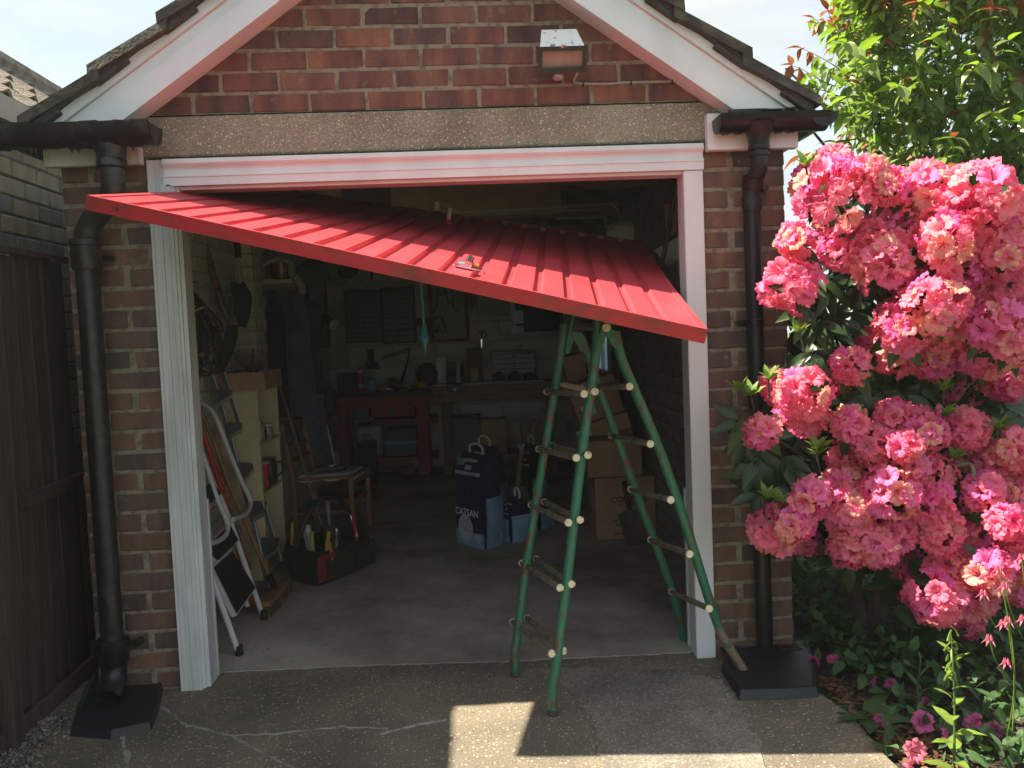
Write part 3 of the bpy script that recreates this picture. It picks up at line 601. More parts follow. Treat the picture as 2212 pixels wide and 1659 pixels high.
halfgutter(gr, (1.375, yg, zt), (1.80, yg, zt), 0.066); stop(gr, (1.369, yg, zt), (1, 0, 0), 0.067)
halfgutter(gr, (1.775, yg-0.055, zt-0.002), (1.775, 5.7, zt-0.002), 0.056); stop(gr, (1.775, yg-0.060, zt-0.002), (0, 1, 0), 0.057)
GR = gr.build('gutter', M_pvc, G, smooth=True, label='black plastic gutter')
for x in (1.405, 1.455, 1.615, 1.665):
    b = MB(); halfgutter(b, (x-0.010, yg, zt), (x+0.010, yg, zt), 0.0705, 0.005); b.tube([(x, yg-0.059, zt-0.004), (x, yg-0.056, zt+0.008), (x, yg-0.045, zt+0.010)], 0.006, 6); b.build('gutter_clip', M_pvc, GR, smooth=True)
b = MB(); b.lathe([(0.075, 0.0), (0.058, -0.02), (0.043, -0.045), (0.039, -0.09)], (1.535, yg, 2.170), n=20); b.build('outlet', M_pvc, GR, smooth=True)
dr = MB(); q = [Vector((1.535, -0.125, 2.085)), Vector((1.535, -0.125, 2.03)), Vector((1.533, -0.118, 1.995)), Vector((1.525, -0.095, 1.965)), Vector((1.517, -0.080, 1.93)), Vector((1.516, -0.078, 1.86)), Vector((1.520, -0.078, 0.9)), Vector((1.528, -0.080, 0.06))]
dr.tube(q[:1]+smoothpath(q[1:6], 4)[:-1]+q[5:], 0.034, 20, True); DR = dr.build('downpipe', M_pvc, G, smooth=True, label='glossy black plastic downpipe')
b = MB()
for z, r in ((2.07, 0.041), (2.045, 0.041)): b = MB(); b.lathe([(r, 0), (r+0.002, 0.008), (r, 0.016)], (1.535, -0.125, z), n=20); b.build('pipe_ring', M_pvc, DR, smooth=True)
b = MB()
b.lathe([(0.040, -0.025), (0.042, 0), (0.040, 0.025)], (1.520, -0.088, 1.952), (0.12, 0.45, -1), n=20); b.build('socket', M_pvc, DR, smooth=True); b = MB(); b.lathe([(0.0385, 0), (0.040, 0.05), (0.0385, 0.055)], (1.5165, -0.078, 1.84), n=20); b.build('socket', M_pvc, DR, smooth=True)
for z in (1.935, 1.395):
    b = MB(); b.lathe([(0.0365, -0.012), (0.0385, -0.011), (0.0385, 0.011), (0.0365, 0.012)], (1.518, -0.078, z), n=20)
    b.box((1.470 if z < 1.9 else 1.56, -0.03, z-0.011), (1.515 if z < 1.9 else 1.60, -0.012, z+0.011), 0.004); b.tube([(1.470 if z < 1.9 else 1.585, -0.05, z), (1.470 if z < 1.9 else 1.585, -0.01, z)], 0.013, 12); b.build('pipe_clip', M_pvc, DR, smooth=True)
# left: old iron gutter thick with tar
gl = MB(); zl_ = 2.225
for i in range(14):
    x0 = -1.62+i*0.0605; halfgutter(gl, (x0, -0.165, zl_+random.uniform(-.003, .003)), (x0+0.062, -0.165, zl_+random.uniform(-.003, .003)), 0.078+random.uniform(-.003, .004), 0.014)
stop(gl, (-0.776, -0.165, zl_), (-1, 0, 0), 0.080); halfgutter(gl, (-1.29, -0.2, zl_-0.012), (-1.29, 5.6, zl_-0.012), 0.06, 0.01)
GLU = gl.build('gutter', M_tar, G, smooth=True, label='lumpy tar-coated iron gutter')
for k in range(9):
    x = random.uniform(-1.5, -0.8); b = MB(); b.tube([(x, -0.165, zl_-0.068), (x+0.003, -0.165, zl_-0.084), (x+0.004, -0.165, zl_-0.096)], [0.014, 0.007, 0.001], 6); b.build('tar_drip', M_tar, GLU, smooth=True)
b = MB(); b.lathe([(0.060, 0.02), (0.056, -0.02), (0.050, -0.06), (0.054, -0.065), (0.054, -0.09), (0.048, -0.095)], (-0.945, -0.150, 2.165), n=18); b.build('outlet', M_tar, GLU, smooth=True)
pts = [(-0.945, -0.150, 2.13), (-0.945, -0.148, 2.04), (-0.952, -0.140, 1.985), (-1.00, -0.115, 1.93), (-1.052, -0.098, 1.885), (-1.083, -0.090, 1.83), (-1.088, -0.088, 1.76)]
b = MB(); b.tube(smoothpath(pts, 4), 0.044, 18); b.tube([(-1.088, -0.088, 1.80), (-1.090, -0.088, 1.1), (-1.092, -0.090, 0.14)], 0.0425, 18)
dl = b.build('downpipe', M_tar, G, smooth=True, label='tar-coated iron downpipe with swan neck')
b = MB(); b.lathe([(0.052, 0), (0.056, 0.01), (0.056, 0.09), (0.061, 0.095), (0.061, 0.115), (0.05, 0.12)], (-1.087, -0.088, 1.70), n=18); b.tube([(-1.04, -0.06, 1.75), (-1.02, -0.01, 1.75)], 0.013, 8); b.build('socket', M_tar, dl, smooth=True); b = MB()
b.lathe([(0.050, 0), (0.058, 0.012), (0.058, 0.07), (0.062, 0.08), (0.062, 0.10), (0.05, 0.105)], (-1.092, -0.090, 0.15), n=18); b.tube([(-1.025, -0.06, 0.215), (-1.012, -0.01, 0.215)], 0.016, 8); b.build('socket', M_tar, dl, smooth=True)
b = MB(); b.tube(smoothpath([(-1.092, -0.090, 0.17), (-1.092, -0.094, 0.12), (-1.090, -0.125, 0.075), (-1.088, -0.175, 0.045)], 4), 0.047, 16, False); b.build('shoe', M_tar, dl, smooth=True)
# floodlight with its cable
F = thing('floodlight', 'old weathered floodlight on the brick gable beside the right bargeboard', 'floodlight', (0.765, -0.12, 2.39))
c = Vector((0.768, -0.115, 2.475)); fx = Vector((1, -0.02, 0)).normalized(); fz = Vector((0, -0.30, 1)).normalized(); fy = fx.cross(fz)*-1; fy = fz.cross(fx)
def FP(x, y, z): return c+fx*x+fy*y+fz*z
b = MB(); a0 = [FP(-.072, 0.05, .075), FP(.068, 0.05, .075), FP(.085, -.06, .012), FP(-.085, -.06, .012)]
b.prism([FP(-.070, .055, .078), FP(.066, .055, .078), FP(.086, -.058, .010), FP(-.086, -.058, .010)], fz*-0.006)
b.add([FP(-.070, .055, .078), FP(.066, .055, .078), FP(.086, -.058, .010), FP(-.086, -.058, .010), FP(-.072, .055, -.06), FP(.07, .055, -.06), FP(.088, -.040, -.072), FP(-.088, -.040, -.072)], [(0, 1, 5, 4), (0, 4, 7, 3), (1, 2, 6, 5), (4, 5, 6, 7)])
HS = b.build('housing', M_floodw, F)
b = MB(); U = lambda x, z: FP(x, -.061-0.02*0-(0.018*(z-.010)/-.082)*-1*0, z) 
fa, fb = FP(0, -.062, .012), FP(0, -.042, -.078); up = (fa-fb); 
def FF(x, t, o=0.0): return fb+up*t+fx*x+fy*(-o)
for x0, x1, t0, t1 in ((-.092, .092, .83, 1.02), (-.092, .092, -.04, .17), (-.092, -.078, .17, .83), (.078, .092, .17, .83)):
    b.prism([FF(x0, t0), FF(x1, t0), FF(x1, t1), FF(x0, t1)], fy*-0.016)
b.build('bezel', M_bkm, F)
b = MB(); b.prism([FF(-.078, .17, -.004), FF(.078, .17, -.004), FF(.078, .83, -.004), FF(-.078, .83, -.004)], fy*-0.004); b.build('lens', M_lens, F)
b = MB(); b.tube([FF(0.002, 1.0, 0.02), FF(0.002, 1.14, 0.006)], 0.010, 10); b.build('screw_lug', M_floodw, F, smooth=True)
b = MB(); b.lathe([(0.020, 0), (0.022, 0.012), (0.012, 0.02)], FP(-0.015, -.03, -.088), (0, 0, -1), 14); b.tube([FP(0, 0.06, -.03), (0.765, 0.0, 2.44)], 0.016, 8); b.build('mounting', M_cable, F, smooth=True)
cb = MB(); cp = [at(x, y, -0.008) for x, y in [(1250, 140), (1246, 160), (1240, 176), (1252, 180), (1310, 181), (1360, 178), (1420, 177), (1450, 176), (1475, 180), (1510, 190), (1540, 200)]]
cb.tube(smoothpath(cp, 4), 0.0038, 8); o = cb.build('cable', M_cable, F, smooth=True)
for x, y in ((1260, 181), (1363, 178), (1452, 176)):
    p = at(x, y, -0.008); b = MB(); b.box((p.x-.003, -.014, p.z-.008), (p.x+.003, 0.004, p.z+.008), 0.001); b.build('cable_clip', M_bk, F)

# ------------------------------------------------------------------ neighbour's garage, fence
NG = thing('neighbour_garage', "neighbour's grey brick garage with a mossy tiled roof, beyond the dark fence", 'garage', (-1.9, 1, 0))
b = MB(); b.box((-1.66, -3.2, 0), (-1.538, 6, 2.40)); b.box((-3.3, -3.2, 0), (-1.67, -3.1, 2.4)); b.box((-3.3, 5.9, 0), (-1.67, 6, 2.4)); b.box((-3.4, -3.2, 0), (-3.3, 6, 2.4)); NW = b.build('wall', M_nmort, NG)
NB = brickset(NW, M_nbrick, 0.205, 0.0706, 4, D=0.02)
for k in range(19):
    for i in range(14):
        y = -1.0+i*0.215+(0.1075 if k % 2 else 0); z = 0.98+k*0.0795; brick(random.choice(NB), (-1.533, y, z), NW, rz=PI/2)
b = MB(); b.box((-1.49, -3.25, 2.335), (-1.460, 6.05, 2.435)); b.build('fascia', M_cable, NG); b = MB(); b.box((-1.66, -3.25, 2.385), (-1.51, 6.05, 2.398)); b.build('soffit', M_boardd, NG)
sl_ = math.atan2(0.66, 0.84); b = MB(); b.prism([(-1.51, -3.25, 2.435), (-2.33, -3.25, 3.10), (-2.33, -3.25, 3.065), (-1.51, -3.25, 2.40)], (0, 9.3, 0)); b.prism([(-2.33, -3.25, 3.10), (-3.4, -3.25, 2.45), (-3.4, -3.25, 2.42), (-2.33, -3.25, 3.065)], (0, 9.3, 0)); NR = b.build('roof', M_tilen, NG)
tb = MB(); rows = []
for i in range(9):
    t = i/8; y = (t-0.5)*0.235; h = 0.030*math.exp(-((t-0.28)/0.13)**2); rows.append((y, h))
top = [[Vector((x, y, h+0.030*(1-xx))) for y, h in rows] for xx, x in ((0, 0.0), (1, -0.36))]
bot = [[Vector((x, y, h+0.030*(1-xx)-0.016)) for y, h in rows] for xx, x in ((0, 0.0), (1, -0.36))]
tb.grid(top); tb.grid(bot[::-1]); tb.add(top[0]+bot[0], [(i, i+1, 10+i, 9+i) for i in range(8)])
tme = tb.mesh('roof_tile', M_tilen, True); ax = Vector((-0.84, 0, 0.635)).normalized()
for k in range(4):
    for i in range(26):
        p = Vector((-1.515, -0.9+i*0.235, 2.435))+ax*(0.285*k); o = link('roof_tile', tme, NR, p); o.rotation_euler = (0, math.atan2(0.635, 0.84), 0); o.rotation_euler.y += random.uniform(-.01, .01)
b = MB(); b.tube([(-2.33, -3.2, 3.10), (-2.33, 6.0, 3.10)], 0.075, 10); b.build('ridge', M_tilen, NG)
FN = thing('timber_fence', 'tall dark brown close-boarded timber fence running alongside the left downpipe', 'fence', (-1.34, -0.3, 0))
bv = []
for k in range(4):
    b = MB(); b.prism([(-0.058, -0.006, 0), (0.058, -0.006, 0), (0.058, 0.006, 0), (-0.058, 0.002, 0)], (0, 0, 1.70)); b.v = [tuple(Vector(v)+rv(0.0015)) for v in b.v]; bv.append(b.mesh('board', M_fence))
for i in range(24):
    y = -2.35+i*0.108; o = link('board', random.choice(bv), FN, (-1.345+random.uniform(-.003, .003), y, 0.065+random.uniform(-.008, .008))); o.rotation_euler = (0, random.uniform(-.003, .003), PI/2+0.06)
b = MB(); b.box((-1.352, -2.4, 1.765), (-1.318, 0.30, 1.79), 0.003); b.build('top_rail', M_fence, FN)
b = MB(); b.box((-1.334, -2.4, 0.0), (-1.312, 0.30, 0.07), 0.003); b.build('gravel_board', M_fence, FN)
a0 = atx(50, 1085, -1.315); a1 = atx(180, 1030, -1.315); b = MB(); b.beam(a0, a1, 0.045, 0.03, (1, 0, 0)); b.build('brace', M_fence, FN)
b = MB(); b.box((-1.33, -0.47, 0.0), (-1.285, -0.40, 1.80), 0.003); b.build('post', M_fence, FN)
b = MB(); b.box((-1.40, 0.14, 0.0), (-1.36, 0.30, 1.79), 0.003); b.build('post', M_fence, FN)
b = MB(); p = atx(112, 563, -1.31); b.box((-1.312, p.y-0.03, p.z-0.006), (-1.305, p.y+0.03, p.z+0.010), 0.001); b.build('hinge', M_steel, FN)

# splash mats under the pipes
def splash(name, poly, h, label, groove):
    b = MB(); P = [atz(x, y, h) for x, y in poly]; c_ = sum(P, Vector())/len(P); lo = [Vector((q.x+(q.x-c_.x)*0.05, q.y+(q.y-c_.y)*0.05, 0)) for q in P]
    n = len(P); inn = [q+(c_-q)*0.09-Vector((0, 0, 0.004)) for q in P]; hi = [q+(c_-q)*0.03+Vector((0, 0, 0.002)) for q in P]
    b.add(lo+P+hi+inn+[c_-Vector((0, 0, 0.006))], [(i, (i+1) % n, k*n+n+(i+1) % n-0, k*n+n+i) if k == 0 else (k*n+i, k*n+(i+1) % n, (k+1)*n+(i+1) % n, (k+1)*n+i) for k in range(3) for i in range(n)]+[(3*n+i, 3*n+(i+1) % n, 4*n) for i in range(n)])
    for k in range(groove):
        for s_ in (-1, 1): x = c_.x+s_*(0.12); y = c_.y+0.10+k*0.022; b.box((x-0.045, y, h-0.006), (x+0.045, y+0.008, h+0.001))
    return solo(name, b, M_mat_bk, label, 'splash mat', 'splash mats under the downpipes', smooth=False)
splash('splash_mat', [(1568, 1392), (1640, 1386), (1680, 1382), (1743, 1376), (1762, 1430), (1763, 1483), (1700, 1488), (1600, 1490), (1562, 1430)], 0.035, 'wedge-shaped black plastic splash mat under the right downpipe', 5)
splash('splash_mat', [(200, 1452), (310, 1453), (352, 1456), (338, 1520), (322, 1560), (240, 1577), (155, 1570), (165, 1530)], 0.03, 'dusty black plastic splash mat at the foot of the left downpipe', 0)

# ------------------------------------------------------------------ the red up-and-over door, warped and propped open
D = thing('garage_door', 'bright red ribbed metal up-and-over door hanging twisted out of the opening', 'garage door', (0.1, -0.5, 1.38))
FLc = Vector((-0.826, -0.67, 1.885)); FRc = Vector((1.099, -0.87, 1.38)); RRc = Vector((1.311, 1.02, 1.843)); RLc = Vector((-0.63, 1.20, 2.215))
def DP(u, v, h=0.0):
    p = FLc*(1-u)*(1-v)+FRc*u*(1-v)+RRc*u*v+RLc*(1-u)*v
    p.z -= 0.020*math.sin(PI*v)*u   # slight sag on the hanging side
    du = (FRc-FLc)*(1-v)+(RRc-RLc)*v; dv = (RLc-FLc)*(1-u)+(RRc-FRc)*u; return p+du.cross(dv).normalized()*h
us = [(0.0, 0), (0.012, 0), (0.013, -0.004)]; NRIB = 18
for i in range(1, NRIB+1):
    uc = 0.013+(0.974)*i/(NRIB+1)
    us += [(uc-0.0085, -0.004), (uc-0.0065, -0.018), (uc+0.0055, -0.018), (uc+0.0085, -0.004)]
us += [(0.987, -0.004), (0.988, 0), (1.0, 0)]
vs_ = [0.0, 0.010, 0.012]+[0.012+0.976*i/14 for i in range(1, 15)]+[0.99, 1.0]
b = MB(); b.grid([[DP(u, v, (h if 0.011 < v < 0.989 else 0.0)) for u, h in us] for v in vs_]); PS_ = b.build('panel_sheet', M_red, D)
b = MB(); k = 24
b.grid([[DP(i/k, 0, 0.0005), DP(i/k, 0, 0.0005)+Vector((-0.0, -0.001, 0)), DP(i/k, 0, -0.046)+Vector((0, -0.002, 0)), DP(i/k, 0.012, -0.046)] for i in range(k+1)]); b.build('front_edge', M_redrust, D)
for u in (0, 1):
    b = MB(); b.grid([[DP(u, i/12, 0.0004), DP(u, i/12, -0.046), DP(abs(u-0.012), i/12, -0.046)] for i in range(13)]); b.build('side_edge', M_redrust, D)
b = MB(); b.grid([[DP(i/k, 1, 0.0004), DP(i/k, 1, -0.046)] for i in range(k+1)]); b.build('rear_edge', M_redrust, D)
for v in (0.33, 0.66): b = MB(); b.beam(DP(0.01, v, -0.045), DP(0.99, v, -0.045), 0.05, 0.03, (0, 0, 1)); b.build('stiffener', M_redrust, D)
b = MB(); b.tube([DP(0.052, 0, -0.024)+Vector((0, -0.004, 0)), DP(0.052, 0, -0.024)+Vector((0, 0.002, 0))], 0.006, 10); b.build('bolt_hole', M_bk, D)
# chrome T handle near the front edge
def door_uv(px, py):
    d = ray(px, py); best = None
    for i in range(101):
        for j in range(60):
            u, v = i/100, j/59; p = DP(u, v)-CAM; e = (p.normalized()-d.normalized()).length
            if best is None or e < best[0]: best = (e, u, v)
    return best[1], best[2]
hu, hv = door_uv(1015, 583)
hh = thing; p = DP(hu, hv); nx = (DP(hu+.02, hv)-DP(hu-.02, hv)).normalized(); nyv = (DP(hu, hv+.02)-DP(hu, hv-.02)).normalized(); nn = nx.cross(nyv)
b = MB(); b.obox(p+nn*0.003, nx, nyv, nn, (0.048, 0.016, 0.003), 0.001); PL = b.build('handle_plate', M_chrome, D)
b = MB(); b.tube([p-nyv*0.012+nn*0.014, p+nyv*0.03+nn*0.030], 0.013, 12); b.tube([p+nn*0.0, p+nn*0.02], 0.012, 10); b.tube([p-nx*0.035-nyv*.006+nn*0.010, p-nx*.01+nn*0.012], [0.012, 0.009], 10); b.build('handle', M_chrome, PL, smooth=True)
b = MB(); b.tube([p+nx*0.012+nn*0.012+nyv*.008, p+nx*0.034+nn*0.012+nyv*.008], 0.010, 10); b.build('knob', M_orange, PL, smooth=True)
hu2, hv2 = door_uv(968, 487); p = DP(hu2, hv2); b = MB(); b.lathe([(0.020, 0), (0.022, 0.004), (0.016, 0.018), (0.010, 0.022)], p, nn, 12); b.build('lock_boss', M_redrust, D, smooth=True)
b = MB(); b.tube([p+nn*0.02, p+nn*0.075], 0.0095, 12); b.build('lock_spindle', M_paper, D, smooth=True)
# pull cord with bell
b = MB(); q0 = at(907, 590, 0.35); q1 = at(916, 700, 0.35); cd = thing('pull_cord', 'pale blue twisted pull cord with a bell-shaped toggle, hanging below the red door', 'pull cord', q1)
n_ = 60; 
for ph in (0, PI): b.tube([q0.lerp(q1, i/n_)+Vector((math.cos(i*0.9+ph), math.sin(i*0.9+ph), 0))*0.0032 for i in range(n_+1)], 0.0032, 6)
b.build('cord', M_cordb, cd, smooth=True)
b = MB(); b.lathe([(0.004, 0.0), (0.010, -0.002), (0.012, -0.03), (0.018, -0.045), (0.026, -0.055), (0.026, -0.062), (0.014, -0.064)], q1, n=16); b.build('toggle', M_cordbell, cd, smooth=True)
b = MB(); 
for dx, ll in ((-.012, .03), (0.0, .075), (.008, .045), (.014, .02)): b.tube([q1+Vector((dx*.6, 0, -.06)), q1+Vector((dx, 0, -.06-ll))], [0.006, 0.001], 6)
b.build('frayed_end', M_cordb, cd, smooth=True)

# ------------------------------------------------------------------ green trestle ladder
LD = thing('trestle_ladder', 'green paint-worn tubular trestle ladder standing open under the sagging red door', 'ladder', (0.9, -0.2, 0))
def rail(pts): b = MB(); b.tube(smoothpath(pts, 6), 0.0185, 16); return b.build('rail', M_green, LD, smooth=True)
rail([at(1293, 688, -.34), at(1285, 780, -.345), at(1257, 980, -.375), at(1225, 1250, -.41), at(1203, 1420, -.437), at(1194, 1490, -.447), at(1195, 1543, -.455)])
rail([at(1219, 700, 0.02), at(1205, 800, 0.015), at(1174, 990, -.01), at(1140, 1200, -.04), at(1118, 1370, -.075), at(1112, 1410, -.085), at(1113, 1458, -.089)])
rail([at(1330, 716, -.33), at(1345, 780, -.325), at(1420, 960, -.30), at(1480, 1130, -.275), at(1530, 1290, -.25), at(1551, 1350, -.24)])
b = MB(); b.tube(smoothpath([at(1550, 1348, -.2402), at(1560, 1374, -.234), at(1585, 1414, -.227), at(1612, 1458, -.22)], 5), 0.0180, 16); b.build('bare_leg_end', M_rung, LD, smooth=True, label='bare rusty lower end of the rail')
rail([at(1252, 722, 0.03), at(1262, 745, 0.04), at(1297, 850, 0.07), at(1345, 980, 0.10), at(1395, 1120, 0.13), at(1450, 1270, 0.16), at(1480, 1390, 0.185)])
b = MB(); b.tube([at(1224, 760, 0.03), at(1240, 668, 0.03)], 0.0125, 10); b.build('extension_tube', M_green, LD, smooth=True)
for x, y, Y_ in ((1195, 1546, -.455), (1113, 1461, -.089), (1613, 1461, -.22), (1481, 1390, 0.185)):
    p = at(x, y, Y_); b = MB(); b.lathe([(0.013, 0.0), (0.019, 0.004), (0.019, 0.022)], (p.x, p.y, 0.0), n=12); b.build('foot', M_steel, LD, smooth=True)
def rung(a, ya, f_, yf, r=0.0115):
    A_ = at(*a, ya); B_ = at(*f_, yf); m_ = (A_.z+B_.z)/2; b = MB(); b.tube([A_, B_], r, 12); o = b.build('rung', M_rung, LD, smooth=True)
    d = (B_-A_).normalized(); 
    for e_, d_ in ((A_, d), (B_, -d)): q = MB(); q.lathe([(0.004, -0.003), (r+0.0022, -0.002), (r+0.0024, 0.006), (r, 0.007)], e_, d_, 14); q.build('rung_end', M_cap, o, smooth=True)
for a, f_ in (((1262, 851), (1181, 846)), ((1245, 989), (1163, 970)), ((1228, 1129), (1147, 1091)), ((1210, 1270), (1127, 1216)), ((1192, 1412), (1107, 1343))): rung(a, -.46, f_, 0.03)
for a, f_ in (((1270, 983), (1190, 962)), ((1253, 1123), (1175, 1084)), ((1235, 1262), (1158, 1207)), ((1217, 1406), (1138, 1334))): rung(a, -.43, f_, 0.05)
for a, f_ in (((1360, 835), (1262, 836)), ((1405, 959), (1320, 941)), ((1449, 1080), (1362, 1057)), ((1490, 1197), (1405, 1166)), ((1532, 1315), (1450, 1278))): rung(a, -.40, f_, 0.10)
rung((1310, 708), -.40, (1240, 705), 0.06, 0.013)
p = at(1285, 846, -.42); b = MB(); b.lathe([(0.004, -0.003), (0.0135, -0.002), (0.014, 0.008)], p, (0.1, 1, 0), 14); b.tube([p, at(1215, 830, 0.0)], 0.011, 10); b.build('rung', M_cap, LD, smooth=True)
def gusset(pts, y, name='hinge_plate'):
    P = [at(px, py, y) for px, py in pts]; b = MB(); b.prism(P, (0, 0.008, 0)); b.build(name, M_green, LD)
gusset([(1300, 699), (1310, 693), (1320, 699), (1323, 713), (1336, 716), (1341, 735), (1333, 753), (1326, 751), (1310, 724), (1296, 762), (1287, 762), (1292, 728), (1299, 714)], -.375)
gusset([(1230, 715), (1255, 717), (1262, 728), (1268, 752), (1264, 763), (1253, 757), (1240, 733), (1229, 764), (1222, 764), (1224, 735)], 0.0)
b = MB(); b.tube([at(1262, 836, .10)+Vector((0, 0, .0)), at(1334, 823, -.2)], 0.0035, 6); b.build('stay_wire', M_steel, LD, smooth=True)
# ------------------------------------------------------------------ plants
random.seed(11)
def lmat(p, d, nrm, s=1.0):
    z = Vector(d).normalized(); y = Vector(nrm)-z*Vector(nrm).dot(z); y = y.normalized() if y.length > 1e-3 else frame(z)[1]; x = y.cross(z)
    return Matrix(((x.x*s, y.x*s, z.x*s, p[0]), (x.y*s, y.y*s, z.y*s, p[1]), (x.z*s, y.z*s, z.z*s, p[2]), (0, 0, 0, 1)))
def leafmesh(L_, W_, n=6, fold=0.25, droop=0.25, tip=1.0, wav=0.0, base=0.12):
    b = MB(); rows = []
    for i in range(n+1):
        t = i/n; w_ = W_*0.5*(math.sin(PI*min(1, t**0.85))**0.8)*(1-0.35*t**3*tip); w_ = max(w_, 0.0015 if i == 0 else 0.0004)
        z = L_*(base*0+t); y = -droop*L_*t*t
        rows.append([Vector((-w_, y+fold*w_+wav*math.sin(t*11)*w_, z)), Vector((0, y, z)), Vector((w_, y+fold*w_-wav*math.sin(t*9+1)*w_, z))])
    b.grid(rows); return b
def flowermesh(seed):
    random.seed(seed); b = MB(); ctr = Vector((0, 0, -0.004)); vs = [ctr]; fs = []
    for k in range(5):
        a0 = 2*PI*k/5+random.uniform(-.1, .1); o = len(vs); W_ = [0.40, 0.60, 0.70, 0.56]; R_ = [0.006, 0.014, 0.026, 0.037]; Z_ = [0.004, 0.022, 0.031, 0.028]
        cu = random.uniform(-.004, .003)
        for i in range(4):
            for j in range(7):
                s_ = (j/6-0.5)*2; aa = a0+s_*W_[i]; rr = R_[i]*(1-0.10*abs(s_)**2*(i == 3))+random.uniform(-.001, .001)*i
                zz = Z_[i]+cu*i/3+(0.0058*math.sin(j*2.2+k*1.3+seed)*(i/3)**1.6)+random.uniform(-.002, .002)*(i/3)
                vs.append(Vector((math.cos(aa)*rr, math.sin(aa)*rr, zz)))
        for i in range(3):
            for j in range(6): fs.append((o+i*7+j, o+i*7+j+1, o+(i+1)*7+j+1, o+(i+1)*7+j))
        for j in range(6): fs.append((0, o+j+1, o+j))
    b.add(vs, fs); return b
FM = [flowermesh(i) for i in range(6)]
stm = MB()
for k in range(5): a = k*1.3; stm.tube([(0, 0, 0.0), (math.cos(a)*.004, math.sin(a)*.004, .018), (math.cos(a)*.009, math.sin(a)*.009, .033)], [0.0006, 0.0006, 0.0010], 3)
random.seed(12)
def setme(me): me.polygons.foreach_set('use_smooth', [True]*len(me.polygons)); return me
def rawmesh(mb, name, mats): 
    me = bpy.data.meshes.new(name); me.from_pydata([tuple(v) for v in mb.v], [], mb.f)
    for m in mats: me.materials.append(m)
    me.polygons.foreach_set('use_smooth', [True]*len(me.polygons)); me.update(); return me
FME = [rawmesh(m, 'flower', [M_petal]) for m in FM]
RH = thing('rhododendron', 'large rhododendron covered in pink flower heads, right of the garage pier', 'shrub', (2.25, 0.05, -0.02))
TR = [(1808,410,88,0),(1764,393,58,1),(1803,352,44,0),(1868,375,46,0),(1918,400,40,0),(1718,522,44,0),(1791,477,30,1),(1825,528,62,0),(1918,497,70,0),(1891,545,55,0),(2008,415,72,0),(2015,462,68,0),(2125,415,78,0),(2108,468,60,0),(2158,487,60,0),(2202,480,40,0),(2041,515,62,0),(2108,548,70,0),(2180,547,55,0),
(1708,608,68,0),(1908,560,66,0),(2058,582,70,0),(2158,612,74,0),(2025,655,70,0),(1951,705,60,0),(1935,760,54,0),(2041,702,60,0),(2141,695,60,0),(2125,755,64,0),(2021,772,52,0),(2191,742,50,0),(1885,733,40,1),(1935,678,40,1),(1838,788,42,0),(1735,848,64,0),(1681,835,42,1),(1738,892,55,0),(1645,932,42,0),(1808,820,28,1),(2075,822,55,1),(2175,822,46,1),
(1838,915,42,0),(1931,902,44,0),(1995,928,55,0),(1891,962,46,0),(1955,966,36,0),(2091,928,45,0),(1825,990,38,0),(2151,998,45,0),(2205,970,45,0),(1948,1020,58,0),(1925,1062,64,0),(2008,1022,55,0),(1818,1048,48,0),(1751,1075,44,0),(1835,1096,48,0),(2008,1088,50,0),(2128,1068,45,0),(2191,1075,45,0),
(1671,1150,58,0),(1715,1128,48,0),(1740,1172,34,1),(1835,1128,48,0),(1835,1185,45,0),(1898,1185,45,0),(1941,1150,42,0),(2035,1148,50,0),(2115,1145,50,0),(2178,1128,42,0),(2051,1228,50,0),(2025,1292,60,0),(2101,1293,50,0),(2141,1240,50,0),(2191,1218,45,0),(1958,1222,40,1),(1970,1275,34,1),(2091,1346,34,1),(2203,1275,32,0),
(1965,600,50,1),(2070,1010,40,1),(1890,1120,40,1),(2250,600,70,0),(2270,700,70,0),(2260,1000,60,0),(2250,1180,60,0)]
CTR = Vector((2.35, 0.35, 1.0)); heads = []
for i, (x, y, r, dk) in enumerate(TR):
    Y_ = -0.42+random.uniform(-.13, .10)-(0.06 if r > 60 else 0)+(0.25 if dk else 0)-0.12*max(0, (x-1900)/300)
    if x < 1720: Y_ = min(Y_, -0.36) if not dk else -0.24
    p = at(x, y, Y_); rw = r/1840*(p-CAM).length*0.92; out = (p-CTR); out = (out.normalized()+Vector((-.15, -0.75, 0.30))).normalized(); heads.append((p, rw, out, dk, r))
order = sorted(range(len(heads)), key=lambda i: -heads[i][4]); indiv = set(order[:16]); nf = 0; twigs = MB(); leaves = []
